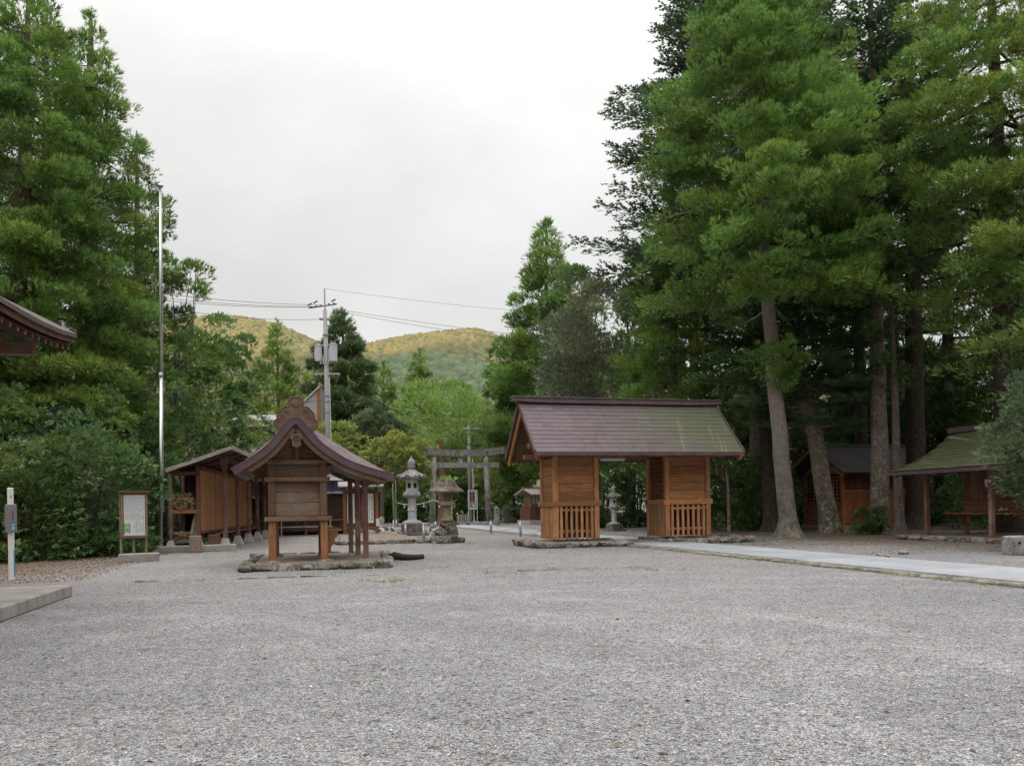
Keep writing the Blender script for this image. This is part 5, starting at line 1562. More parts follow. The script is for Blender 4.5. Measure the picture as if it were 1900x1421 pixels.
# ------------------------------------------------------------------ left foreground: hall corner, concrete step, sign post, info board, flagpole
def make_left():
    st = MB().box((-4.0, -6.0, .085), (8.0, 12.0, .17), 0, .015).build('concrete_step', 'concrete', None, loc=W(-3.33, 13.2), rot=(0, 0, GA)); tag(st, 'low grey concrete step under the roof corner at the left edge', 'step')
    # main hall: only its roof corner hangs into view
    T = AT(143, 620, 12.0)
    h = thing('main_hall', 'dark roof corner of a large hall reaching in at the left edge', 'hall', (T[0], T[1], 0), GA)
    zt = T[2]
    # coordinates here: x across (negative into the hall), y along the eave towards the camera is negative
    def lift(y): return .33 * math.exp(y / 2.0)             # eave sweeps up towards the far corner
    def ez(y): return zt - .33 + lift(y)
    n = 14; ys = [-11 + 11 * i / n for i in range(n + 1)]
    def band(dx0, dz0, dx1, dz1, thick, name, mat):
        m = MB()
        V = []; F = []
        for y in ys:
            z = ez(y); V += [(dx0, y, z + dz0), (dx1, y, z + dz1), (dx1, y, z + dz1 - thick), (dx0, y, z + dz0 - thick)]
        for i in range(n):
            for k in range(4): F.append((i * 4 + k, i * 4 + (k + 1) % 4, i * 4 + 4 + (k + 1) % 4, i * 4 + 4 + k))
        F += [(3, 2, 1, 0), (n * 4, n * 4 + 1, n * 4 + 2, n * 4 + 3)]
        m.add(V, F); return m.build(name, mat, h)
    band(0, 0, -4.5, 2.3, .06, 'roof', 'eave_metal')
    band(-.04, -.062, -.30, .02, .07, 'eave_board', 'red_brown')
    band(-.12, -.135, -.34, -.02, .06, 'eave_board', 'dark_hall')
    band(-.3, -.09, -4.2, 1.6, .03, 'soffit', 'red_brown')
    rf = MB().beam((-.07, 0, -.165), (-3.9, 0, 1.155), .055, .065, .006).mesh('rafter', 'dark_hall')
    y = -.22
    while y > -10:
        o = put('rafter', rf, h, (0, y, ez(y) - .06)); 
        MB().box((-.068, 0, -.17), (.006, .034, .036), 0, .0).build('rafter_cap', 'post_weathered', o)
        y -= .27
    # far end of the eave: verge board and struts under it
    MB().beam((-.1, -.02, zt - .17), (-4.4, -.02, zt + 1.0), .06, .16, .01).build('verge_board', 'red_brown', h)
    MB().beam((-.05, .02, zt - .03), (-4.4, .02, zt + 2.2), .05, .07, .008).build('verge_cap', 'eave_metal', h)
    MB().box((-3.2, -.6, zt - .35), (5.6, .14, .2), 0, .01).build('eave_beam', 'cedar_brown', h)
    MB().box((-1.15, -5.5, zt - .30), (.16, 11, .2), 0, .01).build('eave_beam', 'cedar_brown', h)
    for x in (-.95, -1.55, -2.15): MB().beam((x, -.1, zt - .12), (x - .35, -1.2, zt - .48), .1, .1, .01).build('bracket', 'cedar_brown', h)
    MB().box((-1.9, -3.5, zt / 2 - .1), (.22, .22, zt - .3), 0, .015).build('pillar', 'cedar_brown', h)
    MB().box((-3.6, -6.0, zt / 2), (.08, 10, zt - .3)).build('wall', 'dark_hall', h)
make_left()
def sign_post():
    p = G(22, 1077)
    s = thing('sign_post', 'slim white post with a grey plate and a blue sticker at the left edge', 'sign post', (p[0], p[1], 0), .3)
    MB().box((0, 0, .87), (.088, .088, 1.74), 0, .012).build('post', 'white_paint', s)
    pl = MB().box((.02, -.062, 1.165), (.19, .035, .53), 0, .01).build('plate', 'plate_grey', s)
    MB().box((.02, -.082, 1.165), (.175, .004, .512), 0).build('plate_face', 'plate_grey', pl)
    st = MB().box((.062, -.0855, 1.055), (.06, .003, .075)).build('sticker', 'sign_blue', s)
    MB().prism([(.036, 1.03), (.062, 1.03), (.05, 1.06)], -.089, -.0872).build('sticker_mark', 'white_sheet', st); MB().prism([(.066, 1.05), (.09, 1.045), (.088, 1.07)], -.089, -.0872).build('sticker_mark', 'white_sheet', st)
    st = MB().box((.062, -.0855, .967), (.06, .003, .095)).build('sticker', 'sign_teal', s)
    MB().box((.066, -.088, .99), (.035, .002, .022)).build('sticker_mark', 'white_sheet', st); MB().box((.055, -.088, .955), (.02, .002, .03)).build('sticker_mark', 'pale_board', st)
    m = MB(); r = random.Random(8)
    for c in range(5):
        z = 1.37
        while z > .98:
            l = r.uniform(.008, .022); m.box((-.01 - c * .017, -.0855, z), (.007, .003, l)); z -= l + .008
    kind(m.build('lettering', 'ink_faint', s), 'stuff')
    m = MB()
    for z, l in ((1.29, .035), (1.24, .05), (1.19, .03), (1.155, .03)): m.box((.058, -.0855, z), (.016, .003, l))
    kind(m.build('lettering', 'ink', s), 'stuff')
    MB().box((.022, -.047, 1.57), (.016, .004, .04)).build('seal', 'sign_maroon', s)
    MB().box((.047, .0, .33), (.006, .06, .5)).build('side_strip', 'sign_blue', s)
sign_post()
def info_board():
    p = G(250, 1027, .2)
    b_ = thing('information_board', 'framed white information board with a green map, by the flagpole', 'notice board', (p[0], p[1], 0), radians(24))
    for x in (-.31, -.02, .27): MB().box((x, .02, .95), (.06, .06, 1.62), 0, .008).build('post', 'mossy_post', b_)
    x0, x1, z0, z1 = -.27, .29, .62, 1.74
    MB().box((.01, -.03, (z0 + z1) / 2), (x1 - x0 - .05, .03, z1 - z0 - .05), 0).build('back_panel', 'cedar_brown', b_)
    for x in (x0, x1): MB().box((x, -.045, (z0 + z1) / 2), (.045, .06, z1 - z0), 0, .006).build('frame', 'board_brown', b_)
    for z in (z0, z1): MB().box((.01, -.047, z), (x1 - x0 + .04, .062, .05), 0, .006).build('frame', 'board_brown', b_)
    MB().box((.01, -.07, z1 + .035), (x1 - x0 + .16, .16, .02), 0, .005).build('drip_cap', 'cedar_brown', b_)
    sh = MB().box((.01, -.05, (z0 + z1) / 2), (x1 - x0 - .075, .008, z1 - z0 - .09), 0).build('sheet', 'board_sheet', b_)
    m = MB(); r = random.Random(3)
    for c in range(11):
        x = .215 - c * .041; z = z1 - .12
        zl = z0 + (.12 if c < 6 else .45)
        while z > zl:
            l = r.uniform(.012, .03)
            if r.random() > .12: m.box((x, -.0555, z), (.017, .003, l))
            z -= l + .012
    kind(m.build('lettering', 'ink_faint', sh), 'stuff')
    m = MB(); z = z1 - .25
    for l in (.06, .05, .05, .07, .05, .06, .05, .05, .06, .05): m.box((.262, -.0555, z), (.018, .003, l)); z -= l + .016
    kind(m.build('lettering', 'ink', sh), 'stuff')
    mp = MB().box((-.165, -.056, .86), (.15, .004, .19)).build('map', 'sign_green', sh)
    for (x, z, w, h) in ((-.18, .87, .05, .07), (-.14, .9, .03, .05), (-.2, .80, .04, .03), (-.125, .83, .02, .09)): MB().box((x, -.0595, z), (w, .003, h)).build('map_patch', 'sign_lime' if w > .035 else 'concrete_pale', mp)
    for x, z in ((-.22, .975), (-.12, .97), (-.21, .74), (-.11, .742)): MB().box((x, -.0555, z), (.035, .003, .02)).build('map_caption', 'ink', sh)
    c = MB().box((0, 0, .1), (.95, .42, .22), 0, .02).build('plinth', 'concrete', b_, loc=(.1, -.04, 0))
info_board()
o = MB().box((0, 0, .1), (4.2, .3, .22), 0, .025).build('concrete_kerb', 'concrete', None, loc=(-10.75, 24.6, 0), rot=(0, 0, GA + .1)); tag(o, 'low concrete kerb running behind the flagpole and information board', 'kerb')
o = MB().box((0, 0, .26), (.36, .08, .56), 0, .01).build('wooden_hatch', 'red_brown', None, loc=(-11.9, 23.3, 0), rot=(-.1, 0, .3)); tag(o, 'small brown wooden board propped low against the left shrubs', 'board')
def flagpole():
    p = G(299, 1023)
    f = thing('flagpole', 'tall polished steel flagpole left of the store shed', 'flagpole', (p[0], p[1], 0))
    top = AT(297, 348, p[1])[2]
    dx = AT(297, 348, p[1])[0] - p[0]
    k = .48
    MB().tube([(0, 0, 0), (dx * k, 0, top * k)], [.062, .06], 16).build('lower_tube', 'steel', f, smooth=True)
    MB().tube([(dx * k, 0, top * k - .01), (dx * k, 0, top * k + .12)], .068, 16).build('collar', 'steel_grey', f, smooth=True)
    MB().tube([(dx * k, 0, top * k), (dx, 0, top)], [.05, .044], 16).build('upper_tube', 'steel', f, smooth=True)
    MB().lathe([(.02, 0), (.10, .03), (.105, .06), (.07, .1), (.01, .115)], 16, (dx, 0, top)).build('cap', 'steel', f, smooth=True)
    MB().lathe([(.16, 0), (.16, .03), (.08, .06)], 16).build('base_plate', 'steel_grey', f)
    MB().tube([(.10, -.03, 1.3), (.09 + dx * .5, -.03, top * .5), (.07 + dx, -.03, top - .1)], .006, 5).build('halyard', 'rope_white', f)
    MB().box((.085, 0, 1.35), (.05, .02, .14), 0, .008).build('cleat', 'steel_grey', f)
flagpole()

# ------------------------------------------------------------------ stone lanterns, torii and everything along the approach
def fancy_lantern(name, label, pos, k, rz=0.0, base=True, seed=1):
    L = thing(name, label, 'stone lantern', pos, rz, None)
    z = 0
    def lathe(nm, prof, n=24, ph=0.0, mat='granite', wob=None, sm=False):
        return MB().lathe([(a * k, b * k) for a, b in prof], n, ph=ph, wob=wob).build(nm, mat, L, smooth=sm)
    MB().box((0, 0, .075 * k), (1.36 * k, 1.36 * k, .15 * k), 0, .02 * k).build('plinth', 'roof_stone', L)
    MB().box((0, 0, .34 * k), (.98 * k, .98 * k, .38 * k), 0, .015 * k).build('pedestal', 'roof_stone', L)
    petal = lambda a, m: (lambda i, n, z: 1 + a * abs(sin(pi * i * m / n)))
    lathe('lotus_base', [(.30, .53), (.44, .55), (.43, .62), (.31, .70)], 48, 0, 'granite', petal(.08, 12))
    lathe('shaft', [(.235, .69), (.235, .72), (.205, .75), (.20, 1.14), (.225, 1.16), (.225, 1.22), (.20, 1.24), (.195, 1.68), (.22, 1.72)], 24, 0, 'granite_clean', None, False)
    lathe('middle_stand', [(.22, 1.715), (.26, 1.75), (.40, 1.84), (.405, 1.93), (.38, 1.955), (.36, 2.03), (.30, 2.05)], 48, 0, 'granite', petal(.06, 12))
    fb = lathe('fire_box', [(.31, 2.045), (.315, 2.08), (.30, 2.10), (.30, 2.54), (.32, 2.57), (.32, 2.60)], 6, pi / 6, 'granite_clean')
    for a in range(6):
        an = a * pi / 3
        w = MB(); cx, cy = .262 * k * cos(an), .262 * k * sin(an)
        w.box((cx, cy, 2.32 * k), (.02 * k, .16 * k, .22 * k), an); w.build('window', 'black_hole' if a % 3 else 'granite', fb)
    # hexagonal roof with curled corners
    m = MB(); n = 36
    def rad(i, r0, cur): 
        a = 2 * pi * i / n; q = abs(((a + pi / 6) % (pi / 3)) - pi / 6) / (pi / 6)
        return r0 * (1 + cur * (1 - q) ** 2)
    prof = [(.30, 2.595, 0, 0), (.46, 2.62, .2, .03), (.50, 2.72, .22, .09), (.40, 2.83, .1, .05), (.30, 2.95, .03, .0), (.22, 3.03, 0, 0), (.17, 3.05, 0, 0)]
    V = []; F = []
    for (r0, zz, cur, lf) in prof:
        for i in range(n):
            a = 2 * pi * i / n; q = abs(((a + pi / 6) % (pi / 3)) - pi / 6) / (pi / 6)
            rr = rad(i, r0, cur) * (1 + .035 * cos(i * 2 * pi / 3)); V.append((rr * k * cos(a), rr * k * sin(a), (zz + lf * (1 - q) ** 2) * k))
    for j in range(len(prof) - 1):
        for i in range(n): F.append((j * n + i, j * n + (i + 1) % n, (j + 1) * n + (i + 1) % n, (j + 1) * n + i))
    F += [tuple(range(n))[::-1], tuple((len(prof) - 1) * n + i for i in range(n))]
    m.add(V, F); rf = m.build('roof', 'torii_stone', L)
    sc = MB()
    for a in range(6):
        an = a * pi / 3; c = np.array((.60 * cos(an), .60 * sin(an), 2.76))
        o_ = np.array((cos(an), sin(an), 0)); sc.tube([(c + o_ * .06 * cos(t) + np.array((0, 0, .06 * sin(t)))) * k for t in np.linspace(-2.2, 2.4, 9)], .034 * k, 6)
    sc.build('curl', 'torii_stone', rf, smooth=True)
    lathe('finial', [(.16, 3.04), (.17, 3.09), (.13, 3.11), (.19, 3.16), (.20, 3.2), (.14, 3.22), (.17, 3.28), (.185, 3.36), (.16, 3.46), (.08, 3.55), (.02, 3.62), (.012, 3.72)], 20, 0, 'granite', None, True)
    return L
fancy_lantern('stone_lantern', 'tall ornate granite lantern standing on the dark stone pedestal left of the torii', G(765.6, 993) [:2] + (0,), 1.0, .2)
fancy_lantern('stone_lantern', 'smaller pale granite lantern seen through the gate opening', G(1140, 985)[:2] + (0,), .61, .5)
def rough_lantern():
    p = G(830, 1007)
    L = thing('rough_lantern', 'mossy rustic stone lantern set on a pile of rough rocks', 'stone lantern', (p[0], p[1], 0), GA)
    r = random.Random(6)
    for (x, y, z, a, b_, c) in ((-.3, -.05, .14, .55, .6, .34), (.18, -.12, .15, .6, .5, .36), (.0, .25, .16, .9, .5, .36), (-.16, 0, .40, .5, .5, .34), (.16, .02, .42, .46, .5, .36), (0, 0, .64, .62, .56, .3), (.47, -.1, .1, .3, .3, .24), (-.12, -.3, .10, .36, .26, .22)):
        MB().rock((0, 0, 0), (a * 1.15, b_ * 1.1, c * 1.2), r).build('rock', 'mossy_rock', L, smooth=False, loc=(x, y, z))
    z = .78
    MB().lathe([(.27, 0), (.27, .06), (.2, .12), (.175, .2), (.165, .56)], 4, (0, 0, z), pi / 4).build('shaft', 'sandstone', L)
    MB().box((0, 0, z + .62), (.50, .50, .14), 0, .02).build('platform', 'sandstone', L)
    fb = MB().box((0, 0, z + .84), (.34, .34, .30), 0, .01).build('fire_box', 'sandstone', L)
    lt = MB()
    for i in range(3):
        for s in (1, -1): lt.beam((-.09 * s, -.178, z + .75 + i * .06), (.09 * s, -.178, z + .81 + i * .06), .02, .022)
    MB().box((0, -.171, z + .84), (.22, .008, .22)).build('window', 'black_hole', fb); kind(lt.build('lattice', 'sandstone', fb), 'stuff')
    m = MB(); m.lathe([(.30, .98), (.62, 1.02), (.60, 1.07), (.40, 1.2), (.30, 1.40), (.25, 1.46), (.05, 1.49)], 24, (0, 0, z), pi / 4, wob=lambda i, n, zz: (1 / max(abs(cos(2 * pi * i / n)), abs(sin(2 * pi * i / n))) * .76) * (1 + .05 * sin(i * 7.3 + zz * 9)))
    m.build('roof', 'roof_stone', L)
rough_lantern()
def tuft(rg, c, n, h, spread):
    C = c + rg.normal(0, spread, (n, 3)) * np.array((1, 1, .15)); D = rg.normal(0, .5, (n, 3)) + np.array((0, 0, .8))
    return C, D
rg = np.random.default_rng(3)
p = G(832, 1007); C, D = tuft(rg, np.array((p[0], p[1], 2.24)), 60, .2, .16)
o = sprays('fern_tuft', C, D, nrm(rg.normal(size=C.shape)), rg.uniform(.1, .24, 60), .7, 'feather', np.stack([rg.uniform(.3, .9, 60), rg.uniform(0, .3, 60)], 1), 'leaf_bright', None); tag(o, 'green tuft of weeds growing on the rustic lantern roof', 'weeds')

def torii():
    a, b_ = G(802, 975), G(908.7, 972.5)
    t = thing('torii_gate', 'weathered grey stone torii spanning the approach', 'torii', ((a[0] + b_[0]) / 2, (a[1] + b_[1]) / 2, 0), atan2(b_[1] - a[1], b_[0] - a[0]))
    w = sqrt((a[0] - b_[0]) ** 2 + (a[1] - b_[1]) ** 2) / 2
    for sg in (-1, 1):
        MB().tube([(sg * w, 0, -.05), (sg * (w - .12), 0, 2.6), (sg * (w - .23), 0, 5.08)], [.25, .225, .195], 18).build('pillar', 'torii_stone', t, smooth=True)
        MB().lathe([(.42, -.02), (.42, .12), (.34, .2)], 18, (sg * w, 0, 0)).build('pillar_base', 'torii_stone', t)
    MB().box((0, 0, 4.42), (w * 2 + 1.55, .24, .40), 0, .015).build('tie_beam', 'torii_stone', t)
    MB().box((0, 0, 4.84), (.34, .22, .44), 0, .012).build('centre_strut', 'granite', t)
    m = MB(); n = 16; V = []; F = []
    hw = w + 1.12
    for i in range(n + 1):
        x = -hw + 2 * hw * i / n; u = .26 * (abs(x) / hw) ** 2.6
        q = 1 + .05 * (abs(x) / hw) ** 2
        V += [(x * q, -.2, 5.06 + u), (x * q, .2, 5.06 + u), (x * q * 1.01, .28, 5.55 + u * 1.15), (x * q * 1.01, -.28, 5.55 + u * 1.15)]
    for i in range(n):
        for k in range(4): F.append((i * 4 + k, i * 4 + 4 + k, i * 4 + 4 + (k + 1) % 4, i * 4 + (k + 1) % 4)[::-1])
    F += [(0, 1, 2, 3), (n * 4 + 3, n * 4 + 2, n * 4 + 1, n * 4)]
    m.add(V, F); m.build('top_lintel', 'torii_stone', t)
torii()
# sacred rope on young bamboo stems round the lantern bed
def bpole(px, py0, py1, lab, mat='bamboo_green', lean=0):
    p = G(px, py1); z = AT(px, py0, p[1])[2]
    t = thing('bamboo_pole', lab, 'bamboo pole', (p[0], p[1], 0), 0, 'thin bamboo poles around the lantern bed')
    MB().tube([(0, 0, .5), (lean, 0, z)], [.028, .022], 8).build('stem', mat, t, smooth=True)
    for i in range(6): MB().tube([(lean * i / 6, 0, .7 + i * (z - .8) / 6), (lean * i / 6, 0, .725 + i * (z - .8) / 6)], .032, 8).build('node_ring', mat, t)
    MB().tube([(0, 0, 0), (0, 0, .52)], .036, 8).build('sleeve', 'white_paint', t, smooth=True)
    return (p[0], p[1])
pa = bpole(730, 897, 980, 'thin green bamboo pole left of the tall lantern, shorter of the close pair')
pb = bpole(735.5, 891, 978, 'thin green bamboo pole left of the tall lantern, taller of the close pair')
pc = bpole(808, 880, 985, 'thin green bamboo pole between the tall lantern and the rustic lantern')
pd = bpole(839, 906, 985, 'thin pale bamboo pole just right of the rustic lantern', 'white_paint')
sr = thing('sacred_rope', 'straw rope with white paper streamers strung between the bamboo poles', 'rope', (pa[0], pa[1], 0))
prev = None
pts = []
for (A_, B_) in ((pb, pc), (pc, pd)):
    for i in range(13):
        t = i / 12; pts.append((A_[0] + (B_[0] - A_[0]) * t - pa[0], A_[1] + (B_[1] - A_[1]) * t - pa[1], 1.72 - .22 * sin(pi * t)))
MB().tube(pts, .022, 6).build('rope', 'rope_white', sr, smooth=True)
for i in (3, 6, 9, 16, 19, 22):
    q = pts[i]; m = MB()
    for k in range(3): m.box((q[0] + .035 * (k % 2), q[1] - .01, q[2] - .06 - .075 * k), (.06, .006, .085))
    m.build('paper_streamer', 'white_sheet', sr)
# raised bed kerb and rubble around the tall lantern
r = random.Random(14)
bed = thing('lantern_bed', 'low bed edged with dark mossy stones in front of the tall lantern', 'stone edging', W(1.2, 28.6), GA)
for (x0, y0, x1, y1) in ((0, 0, 3.2, -.4), (0, 0, .3, 9), (3.2, -.4, 3.3, 2.6)):
    L = sqrt((x1 - x0) ** 2 + (y1 - y0) ** 2); s = 0
    while s < L:
        l = r.uniform(.35, .7); t = (s + l / 2) / L
        MB().rock((0, 0, 0), (l * 1.1, .3, .24), r, atan2(y1 - y0, x1 - x0)).build('rock', r.choice(('mossy_rock', 'mossy_rock', 'edge_rock')), bed, smooth=False, loc=(x0 + (x1 - x0) * t, y0 + (y1 - y0) * t, .06))
        s += l * .93
MB().box((1.6, 5.0, .05), (3.1, 9.6, .1), 0).build('bed_soil', 'packed_earth', bed)
for gi, (px, py, n, w, lab) in enumerate(((706, 986, 34, 1.5, 'heap of pale broken rubble left of the tall lantern pedestal'), (803, 990, 16, .8, 'small heap of white rubble between the two lanterns'))):
    p = G(px, py); h = thing('rubble_heap', lab, 'rubble', (p[0], p[1], 0), GA)
    for i in range(n):
        x, y = r.gauss(0, w * .42), r.gauss(0, .4); d = math.hypot(x / w, y / .8)
        s_ = r.uniform(.18, .42)
        MB().rock((0, 0, 0), (s_ * 1.3, s_, s_ * .7), r).build('rubble_stone', r.choice(('white_rubble', 'white_rubble', 'edge_rock')), h, smooth=False, loc=(x, y, max(.06, .42 * (1 - d)) * r.uniform(.4, 1)))
for (px, py, lab, h, tl) in ((683, 985, 'a', .5, .5),):
    p = G(px + 40, 980)
    o = MB().rock((0, 0, .35), (.5, .3, .95), r).build('standing_rock', 'edge_rock', None, smooth=False, loc=(p[0] - .55, p[1], 0)); tag(o, 'upright grey rock beside the rubble left of the tall lantern', 'rock')
# low rope rail posts
def rail_post(px, y0, y1, lab):
    p = G(px, y1); z = AT(px, y0, p[1])[2]
    t = thing('rail_post', lab, 'post', (p[0], p[1], 0), 0, 'low grey rail posts along the path')
    MB().tube([(0, 0, -.02), (0, 0, z)], .055, 10).build('shaft', 'steel_grey', t, smooth=True)
    MB().lathe([(.06, 0), (.05, .03), (.01, .045)], 10, (0, 0, z)).build('cap', 'steel_grey', t, smooth=True)
    return (p[0], p[1], z)
q1 = rail_post(752.5, 973, 996, 'short grey post directly left of the tall lantern pedestal')
q2 = rail_post(786.7, 973, 1007, 'short grey post right of the tall lantern pedestal')
q3 = rail_post(911, 967, 989, 'short grey rail post beside the pale path, further from the gate')
q4 = rail_post(966, 967, 995, 'short grey rail post beside the pale path, nearer the gate')
for (A_, B_, lab) in ((q3, q4, 'sagging rope between the two grey posts beside the path'), (q4, W(7.3, 23.9, .62), 'rope running from the grey post to the gate')):
    o = MB().tube([(A_[0] + (B_[0] - A_[0]) * t - A_[0], A_[1] + (B_[1] - A_[1]) * t - A_[1], A_[2] - .08 - .28 * sin(pi * t)) for t in np.linspace(0, 1, 12)], .013, 5).build('rail_rope', 'steel_grey', None, loc=(A_[0], A_[1], 0)); tag(o, lab, 'rope')
for (px, y0, y1, w, lab) in ((786, 948, 968, .42, 'square grey stone post left of the torii'), (922, 943, 974, .34, 'square grey stone post right of the torii')):
    p = G(px, y1); z = AT(px, y0, p[1])[2]
    m = MB(); m.box((0, 0, z / 2), (w, w, z), 0, .03); m.lathe([(w * .7, z), (w * .1, z + .12)], 4, ph=pi / 4)
    o = m.build('stone_post', 'torii_stone', None, loc=(p[0], p[1], 0), rot=(0, 0, GA)); tag(o, lab, 'stone post')
# white signboard under the second utility pole
def text(name, body, size, loc, mat, parent, rot=(pi / 2, 0, 0), ext=.002, sx=1.0):
    cu = bpy.data.curves.new(name, 'FONT'); cu.body = body; cu.size = size; cu.align_x = 'CENTER'; cu.align_y = 'CENTER'; cu.extrude = ext; cu.resolution_u = 3
    cu.materials.append(MATS[mat])
    tmp = bpy.data.objects.new(name, cu); COL.objects.link(tmp)
    dg = bpy.context.evaluated_depsgraph_get()
    me = bpy.data.meshes.new_from_object(tmp.evaluated_get(dg))
    bpy.data.objects.remove(tmp); bpy.data.curves.remove(cu)
    if not me.materials: me.materials.append(MATS[mat])
    o = put(name, me, parent, loc, rot); o.scale = (sx, 1, 1)
    return o
def signboard():
    p = G(878, 969.5); Y = p[1]; k = Y / FOC
    s = thing('roadside_sign', 'white standing sign with a maroon panel of white characters beside the torii', 'sign', (p[0], p[1], 0), .05)
    zt, zb = AT(875, 909, Y)[2], AT(878, 945, Y)[2]
    w = 18 * k
    for x in (-w / 2 + .05, w / 2 - .05): MB().box((x, .05, zt / 2), (.07, .07, zt), 0, .01).build('leg', 'white_paint', s)
    MB().box((0, 0, (zt + zb) / 2), (w, .05, zt - zb), 0, .012).build('panel', 'white_sheet', s)
    H = zt - zb
    MB().box((-.07 * w, -.03, zb + H * .64), (.52 * w, .012, H * .60)).build('maroon_panel', 'sign_maroon', s)
    ch = H * .60 / 4
    for i, c in enumerate('ゆかり館'):
        text('lettering', c, ch * 1.02, (-.07 * w, -.039, zb + H * .64 + ch * (1.5 - i)), 'white_sheet', s, sx=1.15)
    m = MB(); rr = random.Random(1); z = zt - .1
    while z > zb + H * .36:
        l = rr.uniform(.03, .06); m.box((.35 * w, -.0275, z), (.05, .005, l)); z -= l + .025
    kind(m.build('lettering', 'ink_faint', s), 'stuff')
    for x in (-.3, -.12):
        MB().box((x * w, -.028, zb + H * .27), (.12 * w, .006, H * .05)).build('mark', 'ink', s)
        MB().box((x * w, -.031, zb + H * .16), (.15 * w, .006, H * .07)).build('mark', 'sign_green', s)
    MB().box((-.2 * w, -.027, zb + H * .17), (.42 * w, .004, H * .12)).build('mark', 'sign_lime', s)
    MB().prism([(.12 * w, zb + H * .24), (.38 * w, zb + H * .27), (.47 * w, zb + H * .30), (.12 * w, zb + H * .31)], -.03, -.026).build('mark', 'sign_orange', s)
    MB().box((.26 * w, -.028, zb + H * .14), (.28 * w, .005, H * .035)).build('mark', 'ink', s)
signboard()
def barrier():
    p = G(859, 975.5); k = p[1] / FOC
    b_ = thing('barrier', 'dark folding barrier with pale upright bars in front of the white sign', 'barrier', (p[0], p[1], 0), .03)
    w, h = 20 * k, 22 * k
    for x in (-w / 2, w / 2):
        MB().box((x, 0, h / 2), (.07, .07, h), 0, .01).build('post', 'plate_grey', b_)
        MB().lathe([(.2, 0), (.2, .05), (.06, .2)], 10, (x, 0, 0)).build('foot', 'log_dark', b_)
        MB().lathe([(.06, 0), (.07, .05), (.02, .1)], 8, (x, 0, h)).build('knob', 'pale_board', b_)
    for z in (.25, h - .06): MB().box((0, 0, z), (w, .05, .06), 0, .006).build('rail', 'plate_grey', b_)
    for i in range(6): MB().box((-w / 2 + w * (i + .5) / 6, -.01, h / 2 + .08), (.06, .03, h - .35), 0, .005).build('bar', 'pale_board', b_)
barrier()
def side_shrine():
    p = G(985, 972); k = p[1] / FOC; Y = p[1]
    s = thing('roadside_shrine', 'tiny roofed shrine on a dark box and pale stone base, left of the gate', 'shrine', (p[0], p[1], 0), GA + .5)
    def z(py): return AT(985, py, Y)[2]
    MB().box((0, 0, z(965) / 2), (1.5, 1.3, z(965)), 0, .015).build('stone_base', 'granite_clean', s)
    n = 8
    for i in range(n): MB().box((-.6 + 1.2 * (i + .5) / n, -.52, (z(965) + z(940)) / 2), (1.2 / n - .01, .04, z(940) - z(965)), 0, .006).build('plank', 'red_brown', s)
    MB().box((0, 0, (z(965) + z(940)) / 2), (1.2, 1.0, z(940) - z(965) - .01)).build('lower_box', 'red_brown', s)
    zb = z(940)
    MB().box((.1, 0, zb + .45), (.8, .8, .9), 0, .01).build('upper_box', 'cedar_brown', s)
    for x in (-.08, .26): MB().box((x, -.415, zb + .5), (.26, .03, .6), 0, .006).build('window', 'granite_clean', s)
    MB().prism([(-.95, .82), (0, 1.25), (.95, .82), (.95, .9), (0, 1.36), (-.95, .9)], -.75, .95, 'yz').build('roof', 'roof_metal', s, loc=(0, 0, zb))
    for y in (-.97, .97): MB().box((.1, y, zb + .85), (1.75, .04, .1), 0, .005).build('eave_board', 'hut_red', s)
    MB().box((.1, 0, zb + 1.38), (1.8, .2, .1), 0, .01).build('ridge', 'hut_red', s)
side_shrine()
# brown post-and-rail fence by the road
def road_fence():
    p = G(697, 968); f = thing('road_fence', 'low brown post and rail fence along the road behind the kiosk', 'fence', (p[0], p[1], 0), GA)
    for i in range(7): MB().box((i * .75 - 1, 0, .5), (.1, .1, 1.0), 0, .01).build('post', 'cedar_brown', f)
    for z in (.45, .9): MB().box((1.25, 0, z), (4.6, .06, .1), 0, .01).build('rail', 'cedar_brown', f)
road_fence()

